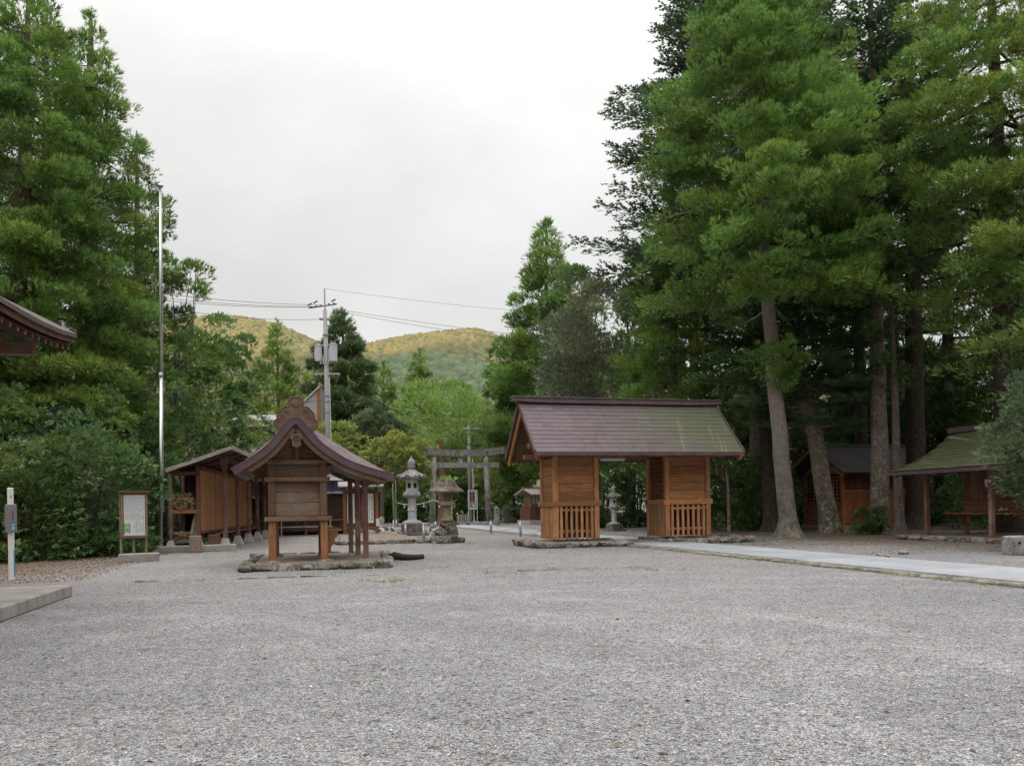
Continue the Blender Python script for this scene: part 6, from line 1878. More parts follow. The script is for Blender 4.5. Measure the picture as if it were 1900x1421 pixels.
# ------------------------------------------------------------------ utility poles, wires, building beyond
def upole():
    Y = 55
    b_ = AT(611, 860, Y); t = AT(602, 536, Y)
    u = thing('utility_pole', 'tall grey concrete utility pole carrying transformers, in front of the dark pine', 'utility pole', (b_[0], Y, 0))
    dx = t[0] - b_[0]
    zz = lambda py: AT(605, py, Y)[2]
    xx = lambda z: dx * z / t[2]
    MB().tube([(0, 0, 0), (xx(zz(575)), 0, zz(575))], [.21, .135], 14).build('shaft', 'pole_concrete', u, smooth=True)
    MB().tube([(xx(zz(580)), 0, zz(580)), (dx, 0, t[2])], .055, 8).build('top_pipe', 'steel_grey', u)
    z = zz(567)
    MB().beam((xx(z) - 1.15, .12, z - .12), (xx(z) + .8, .12, z + .12), .08, .09, .01).build('crossarm', 'plate_grey', u)
    ins = MB().lathe([(.03, 0), (.07, .05), (.035, .09), (.075, .14), (.03, .2)], 8).mesh('insulator', 'plate_grey')
    for x in (-1.1, -.75, -.4, .35, .7): put('insulator', ins, u, (xx(z) + x, .12, z + .02 + x * .12), (0, .9 if x < 0 else -.9, 0))
    for x, dz in ((-1.2, .1), (-.8, .25), (.45, .35), (.75, -.5)):
        MB().beam((xx(z) + x, 0, z + dz - .08), (xx(z) + x + .3, 0, z + dz + .08), .08, .09, .02).build('cutout_switch', 'cable', u)
    z = zz(592); MB().box((xx(z), 0, z), (.8, .14, .14), 0, .02).build('bracket', 'pole_concrete', u)
    z = zz(656)
    for x, w, h in ((-.5, .46, 1.05), (.52, .55, 1.15)):
        c = MB().tube([(xx(z) + x, -.1, z - h / 2), (xx(z) + x, -.1, z + h / 2)], w / 2, 14).build('transformer', 'transformer_grey', u, smooth=False)
        MB().lathe([(w / 2 + .03, 0), (w / 2 + .03, .05), (.1, .12)], 14, (xx(z) + x, -.1, z + h / 2)).build('lid', 'transformer_grey', c)
        for q in (-.12, .12): put('bushing', ins, c, (xx(z) + x + q, -.15, z + h / 2 + .08))
        for q in range(5): MB().box((xx(z) + x - w / 2 * 1.02, -.1 - .1 + q * .05, z - .05), (.05, .015, h * .6)).build('fin', 'transformer_grey', c)
    for z in (zz(641), zz(664)): MB().box((xx(z), -.02, z), (1.2, .1, .09), 0, .01).build('hanger', 'steel_grey', u)
    for q in range(5): MB().tube([(xx(zz(670)) - .35 + q * .18, -.15, zz(666)), (xx(zz(670)) - .35 + q * .18, -.15, zz(676))], .045, 7).build('fuse_holder', 'transformer_grey', u)
    z = zz(694); MB().box((xx(z) + .05, .0, z), (1.75, .09, .1), 0, .01).build('crossarm', 'steel_grey', u)
    for q in range(6): put('insulator', ins, u, (xx(z) - .7 + q * .3, 0, z - .22))
    for py in (622, 745, 765, 735): zz_ = zz(py); MB().tube([(xx(zz_), 0, zz_), (xx(zz_), 0, zz_ + .06)], .215, 12).build('band', 'steel_grey', u)
    MB().tube([(.22, -.05, 0), (xx(zz(700)) + .2, -.05, zz(700))], .03, 6).build('conduit', 'white_paint', u)
    for k in range(10):
        z = 4 + k * .5
        MB().tube([(xx(z) - .3 * (k % 2), 0, z), (xx(z) + .3 * (1 - k % 2), 0, z)], .012, 5).build('step_bolt', 'steel_grey', u)
    return u
upole()
def upole2():
    Y = 68; b_ = AT(872, 900, Y); t = AT(869, 778, Y)
    u = thing('utility_pole', 'slim short utility pole with a coil of cable, behind the torii', 'utility pole', (b_[0], Y, 0))
    dx = t[0] - b_[0]; H = t[2]
    MB().tube([(0, 0, 0), (dx, 0, H)], [.17, .12], 12).build('shaft', 'pole_concrete', u, smooth=True)
    MB().tube([(.3, -.05, 0), (.3 + dx, -.05, H * .62)], .06, 7).build('conduit', 'white_paint', u)
    MB().box((dx + .1, 0, H - .8), (1.5, .08, .09), 0, .01).build('crossarm', 'steel_grey', u)
    MB().tube([(dx - .1 + .5 * cos(t_), -.15, H - 1.5 + .62 * sin(t_)) for t_ in np.linspace(0.9, 6.6, 20)], .035, 6).build('cable_coil', 'cable', u)
    for x in (-.4, .3, .7): MB().lathe([(.03, 0), (.06, .05), (.03, .18)], 8, (dx + x, 0, H - .76)).build('insulator', 'plate_grey', u)
upole2()
def wire(a, b_, sag, label, r_=.014):
    a = np.array(a); b_ = np.array(b_)
    o = MB().tube([(a + (b_ - a) * t - a) - np.array((0, 0, sag * 4 * t * (1 - t))) for t in np.linspace(0, 1, 25)], r_, 5).build('overhead_wire', 'cable', None, loc=tuple(a)); tag(o, label, 'wire', 'overhead wires')
Y0 = 55
P_ = lambda px, py: AT(px, py, Y0)
wire(P_(597, 566), AT(180, 528, 44), .25, 'uppermost wire running left from the tall utility pole')
wire(P_(592, 569), AT(180, 538, 44), .25, 'second wire running left from the tall utility pole')
wire(P_(588, 570), AT(180, 544, 44), .25, 'third wire running left from the tall utility pole')
wire(P_(600, 592), AT(180, 545, 44), .5, 'lowest thin wire running left from the tall utility pole')
wire(P_(604, 536), AT(1180, 590, 66), .3, 'faint top wire running right from the head of the tall utility pole', .01)
wire(P_(622, 573), AT(1180, 640, 66), .3, 'upper of two wires running right from the tall pole crossarm')
wire(P_(628, 578), AT(1180, 652, 66), .35, 'lower of two wires running right from the tall pole crossarm')
wire(P_(625, 695), AT(869, 778, 68), 1.3, 'thick cable sagging from the tall pole down to the short pole', .03)
wire(P_(618, 700), AT(700, 790, 62), .4, 'short service wire slanting down right of the tall pole', .014)
wire(P_(611, 742), AT(1050, 775, 70), .5, 'level cable from the lower shaft of the tall pole to the right', .022)
wire(P_(609, 742), AT(330, 742, 58), .3, 'level cable from the lower shaft of the tall pole to the left', .018)
wire(AT(869, 806, 68), AT(1100, 800, 74), .2, 'dark cable running right from the short pole', .025)
wire(AT(866, 806, 68), AT(480, 806, 64), .4, 'dark cable running left from the short pole', .018)
def building():
    Y = 63
    a = AT(440, 860, Y); c = AT(590, 860, Y)
    z = lambda py: AT(520, py, Y)[2]
    b_ = thing('house', 'cream house with a low grey metal roof and a wedge-shaped tower, beyond the shed', 'house', (a[0], Y, 0), .06)
    w = c[0] - a[0]
    MB().box((w * .45, 3, z(790) / 2), (w * .9, 6, z(790)), 0).build('wall', 'wall_cream', b_)
    MB().box((w * .42, -.35, z(786)), (w * 1.0, .1, .45), 0, .02).build('fascia', 'wall_cream', b_)
    m = MB(); m.prism([(-.5, z(781)), (7, z(752)), (7, z(752) + .12), (-.5, z(781) + .12)], -.6, w * .93, 'yz'); rf = m.build('roof', 'roof_metal', b_)
    for i in range(9):
        MB().beam((-.5 + w * .93 * i / 8, -.5, z(781) + .14), (-.5 + w * .93 * i / 8, 7, z(752) + .14), .06, .05).build('roof_seam', 'roof_metal', rf)
    MB().prism([(w * .74, z(860)), (w, z(860)), (w, z(715)), (w * .74, z(751))], 1, 4).build('tower', 'tower_grey', b_)
    MB().beam((w * .735, 2.5, z(750)), (w * 1.002, 2.5, z(713.5)), 3.3, .12, .02).build('tower_cap', 'roof_metal', b_)
    MB().box((w * .985, .98, z(780)), (.3, .05, 5.6), 0).build('tower_trim', 'cedar_leg', b_)
    for x in (.2, .42, .62):
        MB().box((w * x, -.03, z(805)), (1.1, .06, 1.2), 0).build('window', 'glass_dark', b_)
        MB().box((w * x + .75, -.03, z(815)), (.12, .12, 3.6), 0).build('post', 'cedar_leg', b_)
building()
p_ = G(935, 968)

# ------------------------------------------------------------------ right side: red hut, mossy roofed shelter, stone block
def red_hut():
    h = thing('shrine_hut', 'red-brown wooden hut with lattice front half hidden behind the tree trunks', 'hut', (14.27, 34.4, 0), radians(20))
    Wd, Dp, zt = 4.4, 2.4, 2.45
    MB().box((Wd / 2, Dp / 2, .09), (Wd + .2, Dp + .2, .18), 0, .02).build('base', 'concrete', h)
    for x in (.06, Wd - .06):
        for y in (.06, Dp - .06): MB().box((x, y, zt / 2 + .1), (.14, .14, zt - .1), 0, .01).build('corner_post', 'hut_red', h)
    n = 12
    for i in range(n): MB().box((.13 + (Wd - .26) * (i + .5) / n, .08, .95), ((Wd - .26) / n - .008, .03, 1.5), 0, .004).build('wall_board', 'hut_red', h)
    for i in range(n): MB().box((.13 + (Wd - .26) * (i + .5) / n, .09, 2.1), ((Wd - .26) / n - .008, .03, .8), 0, .004).build('wall_board', 'red_brown', h)
    MB().box((Wd / 2, .055, 1.68), (Wd, .08, .1), 0, .006).build('rail', 'hut_red', h)
    MB().box((Wd / 2, Dp - .05, 1.3), (Wd - .1, .04, 2.3)).build('back_wall', 'dark_hall', h)
    MB().box((Wd - .05, Dp / 2, 1.3), (.04, Dp - .1, 2.3)).build('side_wall', 'hut_red', h)
    # left end: door frames with lattice over boards
    MB().box((.05, Dp / 2, .7), (.04, Dp - .2, 1.05), 0, .004).build('door_panel', 'hut_red', h)
    MB().box((.12, Dp / 2, 1.7), (.02, Dp - .2, 1.6)).build('dark_inside', 'black_hole', h)
    lat = MB()
    for i in range(11): lat.box((.05, .15 + (Dp - .3) * i / 10, 1.75), (.03, .035, 1.15))
    for i in range(8): lat.box((.054, Dp / 2, 1.22 + i * .155), (.026, Dp - .2, .03))
    kind(lat.build('lattice_window', 'cedar_orange', h), 'stuff')
    MB().box((.03, Dp / 2, 1.14), (.08, Dp, .1), 0, .006).build('rail', 'hut_red', h)
    roof = bpy.data.objects.new('roof', None); COL.objects.link(roof); roof.parent = h
    yr, zr = Dp / 2, 3.65
    for sg in (1, -1):
        ye = -.75 if sg == 1 else Dp + .75
        MB().beam((Wd / 2, yr, zr - .02), (Wd / 2, ye, 2.42), Wd + 1.3, .07, .004, (0, 0, 1)).build('roof_deck', 'copper_dark', roof)
        if sg == 1:
            L = sqrt((yr - ye) ** 2 + (zr - 2.42) ** 2); a = atan2(zr - 2.42, yr - ye)
            sm = [MB().box((0, 0, 0), ((Wd + 1.34) / 8 - .004, L / 9 + .03, .014), 0, .003).mesh('shingle', 'copper_dark')]
            for i in range(9):
                for j in range(8):
                    s = (i + .5) * L / 9
                    put('shingle', sm[0], roof, (-.67 + (Wd + 1.34) * (j + .5) / 8, ye + s * cos(a) - sin(a) * .048, 2.42 + s * sin(a) + cos(a) * .048), (a - .05, 0, 0))
        for xe in (-.62, Wd + .62): MB().beam((xe, yr, zr - .1), (xe, ye, 2.33), .05, .17, .008).build('bargeboard', 'hut_red', roof)
    MB().box((Wd / 2, yr, zr + .06), (Wd + 1.5, .26, .18), 0, .02).build('ridge', 'copper_dark', roof)
    MB().prism([(0, zt), (Dp, zt), (yr, zr - .12)], .03, .09, 'yz').build('gable_board', 'hut_red', roof)
    MB().box((-.3, yr, 2.85), (.12, .1, .6), 0, .01).build('gable_strut', 'hut_red', roof)
red_hut()
def shelter():
    O = W(18.8, 20.65)
    s = thing('roofed_shelter', 'open shelter with a moss-green shingle roof over a small altar, at right', 'shelter', (O[0], O[1], 0), GA)
    # local x into the shelter (away from the path), y along the approach; posts at y = 0 and -2.4
    r = random.Random(11)
    MB().prism([(-.55, .75), (-.45, -5.2), (4.2, -5.2), (4.2, .75)][::-1], 0.0, .13, 'xy').build('floor', 'packed_earth', s)
    for a, b_ in (((-.55, .75), (-.45, -5.2)), ((-.55, .75), (4.2, .75))):
        L = math.hypot(b_[0] - a[0], b_[1] - a[1]); q = 0
        while q < L:
            l = r.uniform(.4, .8); t = (q + l / 2) / L
            MB().rock((0, 0, 0), (l * 1.08, .3, .24), r, atan2(b_[1] - a[1], b_[0] - a[0])).build('rock', r.choice(('edge_rock', 'mossy_rock')), s, smooth=False, loc=(a[0] + (b_[0] - a[0]) * t, a[1] + (b_[1] - a[1]) * t, .05)); q += l * .93
    for y in (0, -2.4, -4.7):
        MB().box((0, y, 1.15), (.13, .13, 2.1), 0, .012).build('post', 'post_weathered' if y else 'cedar_brown', s)
    for y in (0, -4.7): MB().box((3.4, y, 1.15), (.13, .13, 2.1), 0, .012).build('post', 'cedar_brown', s)
    MB().box((0, -2.35, 2.12), (.13, 5.6, .13), 0, .01).build('eave_beam', 'cedar_brown', s)
    MB().box((1.7, 0, 2.12), (3.4, .12, .12), 0, .01).build('tie_beam', 'cedar_brown', s)
    # altar cabinet on legs with a shelf in front
    MB().box((1.75, -1.3, 1.75), (.9, 2.3, 1.2), 0).build('cabinet', 'red_brown', s)
    for i in range(8): MB().box((1.285, -2.4 + 2.3 * (i + .5) / 8, 1.72), (.035, 2.3 / 8 - .012, 1.1), 0, .006).build('cabinet_board', 'cedar_brown', s)
    MB().box((1.27, -1.3, 1.12), (.07, 2.5, .08), 0, .008).build('rail', 'cedar_brown', s)
    MB().box((1.32, -1.3, .95), (.05, 2.4, .26), 0, .008).build('skirt_board', 'cedar_leg', s)
    MB().box((1.02, -1.3, .79), (.6, 2.9, .04), 0, .008).build('shelf', 'cedar_leg', s)
    for y in (-.15, -2.45):
        MB().box((1.33, y, .42), (.14, .14, .72), 0, .01).build('leg', 'cedar_leg', s)
        MB().prism([(.85, .77), (1.26, .77), (1.26, .42), (1.15, .5), (1.1, .62), (.9, .68)][::-1], y - .03, y + .03).build('bracket', 'cedar_leg', s)
    # concave roof: courses of shingles rising away from the path
    prof = spline([(-.72, 2.14), (0.1, 2.38), (.8, 2.72), (1.3, 3.05), (1.75, 3.40)], 3)
    roof = bpy.data.objects.new('roof', None); COL.objects.link(roof); roof.parent = s
    y0, y1 = .78, -5.6
    n = len(prof)
    d = MB(); V = []; F = []
    full = [tuple(p) for p in prof] + [(3.5 - p[0], p[1]) for p in prof[::-1][1:]]
    lo = [(p[0], p[1] - .13) for p in full]
    N = len(full)
    for y in (y1, y0): V += [(p[0], y, p[1] - .012) for p in full] + [(p[0], y, p[1]) for p in lo]
    for i in range(N - 1): F += [(i, i + 1, N + i + 1, N + i), (2 * N + i + 1, 2 * N + i, 3 * N + i, 3 * N + i + 1), (i + 1, i, 2 * N + i, 2 * N + i + 1), (N + i, N + i + 1, 3 * N + i + 1, 3 * N + i)]
    F += [(0, N, 3 * N, 2 * N), (N - 1, 2 * N - 1 + 0, 4 * N - 1, 3 * N - 1)]
    d.add(V, F); d.build('roof_slab', 'copper_edge', roof)
    ny = 14; wy = (y0 - y1) / ny
    for i in range(n - 1):
        p, q = prof[i], prof[i + 1]
        ln = np.linalg.norm(q - p); a = atan2(q[1] - p[1], q[0] - p[0]); c = (p + q) / 2
        sm = MB().box((0, 0, 0), (ln + .05, wy - .006, .02), 0, .004).mesh('shingle', 'copper_moss')
        for j in range(ny):
            off = wy / 2 if i % 2 else 0
            yy = y1 + wy * (j + .5) + off
            if yy > y0 - .1: continue
            put('shingle', sm, roof, (c[0] - sin(a) * .008, yy, c[1] + cos(a) * .008 + r.uniform(-.004, .004)), (r.uniform(-.01, .01), -a + .045, 0))
    MB().box((1.75, (y0 + y1) / 2, 3.44), (.34, y0 - y1 + .1, .18), 0, .03).build('ridge', 'copper_edge', roof)
    for k in range(12):
        yy = y1 + .25 + k * (y0 - y1 - .5) / 11
        MB().beam((-.66, yy, 1.98), (1.7, yy, 3.0), .055, .07, .006).build('rafter', 'red_brown', roof)
    MB().beam((-.6, y0 - .12, 2.0), (1.7, y0 - .12, 3.1), .05, .16, .01).build('bargeboard', 'red_brown', roof)
    for y in (-2.35,):
        m = MB(); m.box((.02, y + .15, 1.72), (.06, .02, .12)); m.box((.02, y + .13, 1.62), (.06, .02, .12)); m.build('paper_streamer', 'white_sheet', s)
shelter()
p = G(1889, 1029)
m = MB(); rr = random.Random(5); m.box((0, 0, .2), (.46, .42, .42), 0, .03); m.v = [(a + rr.uniform(-.015, .015), b_ + rr.uniform(-.015, .015), c) for a, b_, c in m.v]
sb = m.build('stone_block', 'torii_stone', None, loc=(p[0], p[1], 0), rot=(0, 0, .15)); tag(sb, 'weathered square stone block with a small hole at the right edge', 'stone block')
MB().tube([(-.14, -.225, .27), (-.14, -.18, .27)], .03, 8).build('socket', 'black_hole', sb)
for i, (px, py, s_, lab) in enumerate(((1640, 1034, .25, 'pale loose stone lying on the gravel between the path and the trunks'), (1676, 1028, .2, 'small brown stone on the gravel in front of the thin trunk'))):
    p = G(px, py); o = MB().rock((0, 0, .04), (s_ * 1.4, s_, s_ * .55), rr).build('loose_stone', 'edge_rock', None, smooth=False, loc=(p[0], p[1], 0)); tag(o, lab, 'stone')

# ------------------------------------------------------------------ trees
def at_tree(px, Y): return (AT(px, HOR, Y)[0], Y)
def zt(px, py, Y): return AT(px, py, Y)[2]
def path_px(Y, pts, ztop):
    """trunk path from photograph columns at given rows, at depth Y"""
    out = []
    for px, py in pts:
        x, z = XZ(px, py, Y); out.append((x, Y, max(0, z)))
    out[0] = (out[0][0], Y, 0)
    dx = out[-1][0] - out[-2][0]; dz = max(.3, out[-1][2] - out[-2][2])
    out.append((out[-1][0] + dx / dz * (ztop - out[-1][2]) * .6, Y, ztop))
    return out
# left edge
cedar('cedar_tree', path_px(26, [(15, 1000), (18, 790), (45, 300)], 18.2), [.42, .36, .22, .05], 3.6, 18.4, 3.5, 'broad bright cedar rising at the far left edge behind the hall roof', leaf='leaf_cedar', seed=11, npuff=620, per=43, slen=.225, prad=.31, sharp=3.4, droop=.25, dens=3.2)
cedar('cedar_tree', path_px(28, [(150, 1000), (160, 600), (168, 200)], zt(170, 25, 28)), [.38, .3, .18, .04], 3.2, zt(172, 30, 28), 3.2, 'tall pointed cedar directly left of the flagpole', leaf='leaf_cedar_bright', yellow=.05, seed=12, npuff=560, per=43, slen=.225, prad=.31, sharp=2.1, droop=.25, dens=3.2)
cedar('cedar_tree', path_px(31, [(262, 1000), (258, 600)], zt(255, 250, 31)), [.26, .2, .04], 3.6, zt(255, 260, 31), 2.2, 'slimmer cedar standing just behind the flagpole', leaf='leaf_cedar_deep', seed=13, npuff=300, per=43, slen=.225, prad=.31, sharp=2.6, dens=3.0)
broadleaf('spreading_tree', at_tree(330, 33), zt(330, 450, 33), 3.5, 2.3, 2.2, 'airy light-green tree with arching sprays right of the flagpole', 21, 'leaf_cedar_bright', nlobe=48, lobe=.62, per=130, slen=.26, wid=.8, tpl='feather', tr=.13, yellow=.2)
broadleaf('round_tree', at_tree(392, 42), zt(390, 585, 42), 1.5, 3.2, 2.6, 'rounded dark evergreen tree rising behind the store shed', 22, 'leaf_shrub', nlobe=80, lobe=.85, per=190, slen=.22, tr=.2, yellow=.1, shell=.25)
broadleaf('evergreen_tree', at_tree(318, 37), zt(318, 690, 37), .5, 2.6, 2.2, 'dense dark evergreen behind the shed roof beside the flagpole', 23, 'leaf_dark', nlobe=60, lobe=.75, per=120, slen=.18, tr=.14)
broadleaf('round_tree', at_tree(462, 55), zt(462, 690, 55), 1.0, 2.9, 2.4, 'pale yellow-green tree in front of the house roof', 24, 'leaf_far', nlobe=50, lobe=.8, per=90, slen=.24, tr=.15, shape=None)
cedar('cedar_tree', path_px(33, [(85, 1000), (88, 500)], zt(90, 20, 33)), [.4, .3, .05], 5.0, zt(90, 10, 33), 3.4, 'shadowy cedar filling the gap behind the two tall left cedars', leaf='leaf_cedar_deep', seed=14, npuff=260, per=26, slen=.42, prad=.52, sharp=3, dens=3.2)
# shrub bank along the left
SH = [
    (-95, 21.0, 4.4, 2.3, 'leaf_dark', 'glossy dark shrub at the far left edge behind the sign post'),
    (20, 22.6, 3.4, 1.9, 'leaf_yellow', 'yellowish maple shrub above and behind the sign post plate'),
    (75, 22.2, 2.7, 1.7, 'leaf_dark', 'broad dark-leaved shrub immediately right of the sign post'),
    (38, 23.4, 5.4, 1.3, 'leaf_shrub', 'narrow tall leafy shrub rising behind the yellowish maple shrub'),
    (196, 25.4, 5.6, 1.3, 'leaf_shrub', 'narrow tall leafy shrub rising left of the information board'),
    (108, 24.6, 5.0, 1.2, 'leaf_greygreen', 'greyish narrow shrub rising between the darker left shrubs'),
    (150, 23.2, 4.3, 1.9, 'leaf_dark', 'tall dark shrub halfway between the sign post and the information board'),
    (208, 24.0, 3.6, 1.5, 'leaf_shrub', 'dark shrub directly left of the information board'),
    (252, 27.6, 4.6, 1.6, 'leaf_dark', 'dark leafy shrub overhanging the information board'),
    (300, 31.0, 4.4, 1.3, 'leaf_shrub', 'bright-edged shrub behind the flagpole at the left end of the shed'),
    (120, 27.5, 6.0, 2.6, 'leaf_dark', 'tall dense evergreen shrub under the pointed cedar'),
    (225, 29.0, 6.4, 2.4, 'leaf_dark', 'tall dense evergreen shrub under the slimmer cedar'),
    (60, 31.0, 5.0, 3.2, 'leaf_dark', 'dark thicket behind the sign post shrubs'),
    (190, 32.5, 5.0, 3.2, 'leaf_dark', 'dark thicket behind the information board'),
    (-20, 26.0, 5.2, 2.6, 'leaf_dark', 'tall shadowy evergreen shrub under the broad left cedar'),
]
for i, (px, Y, H, R, lf, lab) in enumerate(SH):
    b_ = at_tree(px, Y)
    broadleaf('leafy_shrub', b_, H, 0.25, R, R * .85, lab, 40 + i, lf, nlobe=int(30 + (7 if Y < 26 else 3.5) * R * H), lobe=.46 + .05 * R, per=95, slen=.15 if Y < 27 else .18, cat='shrub', tr=.07, stems=3, yellow=.12 if lf != 'leaf_yellow' else .3, upb=.3, shell=.3)

# right grove: the big named trunks
cedar('cedar_tree', path_px(27.7, [(1466, 997), (1452, 860), (1438, 720), (1426, 560), (1400, 250)], 20.5), [.32, .28, .25, .22, .15, .04], 8.0, 20.5, 4.3, 'big cedar with a pale leaning trunk, nearest one right of the gate', leaf='leaf_cedar', barkm='bark_pale', seed=31, npuff=620, per=43, slen=.225, prad=.3, sharp=2.6, droop=.3, dens=2.8, extra=((6.1, 1.15, 46), (5.4, .6, 12)))
fir('fir_tree', path_px(37, [(1412, 990), (1410, 760), (1395, 400)], 31), [.5, .45, .3, .06], 9.0, 31.5, 8.6, 'huge dark fir with level boughs spreading left against the sky', 32, step=.72, nw=8, slen=.42, wid=.75)
fir('fir_tree', path_px(31.5, [(1541, 986), (1510, 800), (1462, 610)], 17), [.36, .31, .22, .05], 4.3, 17, 3.9, 'lichened leaning fir with low flat boughs, second trunk right of the gate', 33, step=.5, nw=8, slen=.36, wid=.8, leaf='leaf_fir_low')
fir('fir_tree', path_px(29.6, [(1632, 990), (1630, 760), (1624, 480)], 23), [.35, .28, .22, .05], 9.6, 23, 3.9, 'straight tall fir with patchy lichened bark, middle of the right grove', 34, step=.75, nw=6, slen=.38, wid=.75)
cedar('cedar_tree', path_px(28.4, [(1671, 992), (1664, 860), (1660, 740)], 9.5), [.17, .14, .12, .03], 5.5, 9.6, 1.5, 'thin straight young cedar just right of the lichened fir', leaf='leaf_cedar_deep', seed=35, npuff=60, per=34, slen=.26, prad=.33)
cedar('cedar_tree', path_px(33.5, [(1700, 990), (1698, 700), (1690, 300)], 23), [.42, .36, .25, .05], 8.4, 23, 4.2, 'dark-trunked cedar behind the red hut and the shelter', leaf='leaf_cedar_deep', barkm='bark_dark', seed=36, npuff=380, per=43, slen=.225, prad=.28, sharp=2.6)
cedar('cedar_tree', path_px(26, [(1870, 960), (1864, 640), (1850, 300)], 21), [.4, .34, .24, .05], 7.6, 21, 4.3, 'great cedar above the mossy shelter at the right', leaf='leaf_cedar_bright', yellow=.16, barkm='bark_dark', seed=37, npuff=520, per=43, slen=.225, prad=.3, sharp=3.0, droop=.3, dens=2.5)
cedar('cedar_tree', path_px(23, [(2030, 980), (2025, 500)], 18), [.4, .3, .05], 3.9, 18, 4.3, 'cedar at the far right edge with drooping bright boughs', leaf='leaf_cedar_bright', yellow=.2, seed=38, npuff=320, per=43, slen=.225, prad=.3, sharp=2.6, droop=.3, dens=2.5)
cedar('cedar_tree', path_px(38, [(1604, 985), (1590, 500)], 24), [.3, .24, .04], 10.5, 25, 3.9, 'cedar rising behind the leaning fir, between the two nearest lichened trunks', leaf='leaf_cedar', barkm='bark_dark', seed=39, npuff=330, per=43, slen=.225, prad=.28, sharp=2.6)
cedar('cypress_tree', path_px(36, [(1250, 990), (1248, 700)], zt(1245, 395, 36)), [.3, .24, .04], 2.2, zt(1245, 395, 36), 2.75, 'dense cypress with bright edges rising behind the gate roof', leaf='leaf_cedar', seed=41, npuff=480, per=46, slen=.24, prad=.32, sharp=2.4, dens=2.2)
cedar('cypress_tree', path_px(63, [(1012, 990), (1014, 700)], zt(1020, 405, 63)), [.46, .3, .04], 2.5, zt(1020, 408, 63), 5.2, 'spiky light-green conifer at the left end of the grove, above the gate ridge', leaf='leaf_cedar_bright', seed=42, npuff=520, per=34, slen=.46, prad=.62, sharp=1.5, dens=3.2)
broadleaf('olive_tree', at_tree(1082, 43), zt(1120, 520, 43), 2.5, 2.7, 2.3, 'rounded olive-grey evergreen above the middle of the gate roof', 43, 'leaf_olive', lean=(1.0, 0), nlobe=26, lobe=1.35, per=560, slen=.26, wid=.8, flat=.9, tpl='feather', tr=.2, yellow=.05, shell=.3)
broadleaf('broadleaf_tree', at_tree(1205, 50), zt(1150, 430, 47), 5, 3.0, 2.6, 'greenish broadleaf crown peeping between the olive evergreen and the huge fir', 44, 'leaf_shrub', nlobe=80, lobe=1.0, per=170, slen=.3, tr=.22, shell=.25)
broadleaf('broadleaf_tree', at_tree(1066, 56), zt(1066, 470, 56), 1.5, 2.6, 2.4, 'mid-green crown filling between the spiky conifer and the olive evergreen', 47, 'leaf_shrub', nlobe=80, lobe=.95, per=170, slen=.3, tr=.22, shell=.25)
broadleaf('evergreen_tree', at_tree(952, 66), zt(952, 610, 66), 1.0, 2.4, 2.2, 'dark full evergreen at the left foot of the spiky conifer', 48, 'leaf_dark', nlobe=60, lobe=.9, per=150, slen=.3, tr=.2, shell=.25)
cedar('cypress_tree', path_px(40, [(1228, 990), (1215, 700)], zt(1205, 560, 40)), [.26, .2, .04], 2.6, zt(1205, 545, 40), 2.4, 'lower dark cypress between the olive evergreen and the bright-edged cypress', leaf='leaf_cedar', seed=49, npuff=260, per=34, slen=.28, prad=.38, sharp=2.2)
# a trunk that stands dark between the gate and the first cedar, and the slender pale one by the gate
cedar('cedar_tree', path_px(34, [(1432, 985), (1418, 760), (1400, 620)], 15), [.3, .25, .2, .04], 7.0, 15, 2.6, 'dark-trunked cedar half hidden behind the first leaning cedar', leaf='leaf_cedar_deep', barkm='bark_dark', seed=45, npuff=180, per=43, slen=.225, prad=.28)
broadleaf('slender_tree', G(1353, 987)[:2], 5.2, 2.4, 1.3, 1.2, 'slender tree with a pale mottled stem right of the gate', 46, 'leaf_dark', 'bark_lichen', nlobe=22, lobe=.5, per=100, slen=.16, tr=.085, lean=(-.5, 0))
# dark back rows that close the grove
BK = [(1170, 50, 13, 3.2), (1290, 47, 19, 3.8), (1480, 46, 22, 4.2), (1560, 50, 22, 4.4), (1660, 45, 21, 4.2), (1760, 42, 22, 4.4), (1860, 40, 21, 4.2), (1965, 36, 20, 4.0), (2080, 31, 18, 3.8)]
for i, (px, Y, H, R) in enumerate(BK):
    x, y = at_tree(px, Y)
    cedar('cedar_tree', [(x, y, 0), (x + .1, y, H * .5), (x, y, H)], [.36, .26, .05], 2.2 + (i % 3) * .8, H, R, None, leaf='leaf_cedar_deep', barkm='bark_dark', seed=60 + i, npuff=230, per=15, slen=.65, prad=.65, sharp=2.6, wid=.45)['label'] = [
        'dark cedar in the back row directly above the gate opening', 'dark cedar in the back row behind the bright-edged cypress', 'dark cedar in the back row behind the first leaning trunk', 'dark cedar in the back row behind the leaning fir', 'dark cedar in the back row behind the straight lichened fir', 'dark cedar in the back row behind the left end of the shelter roof', 'dark cedar in the back row behind the great right-hand cedar', 'dark cedar in the back row at the right edge', 'dark cedar in the back row beyond the right edge'][i]
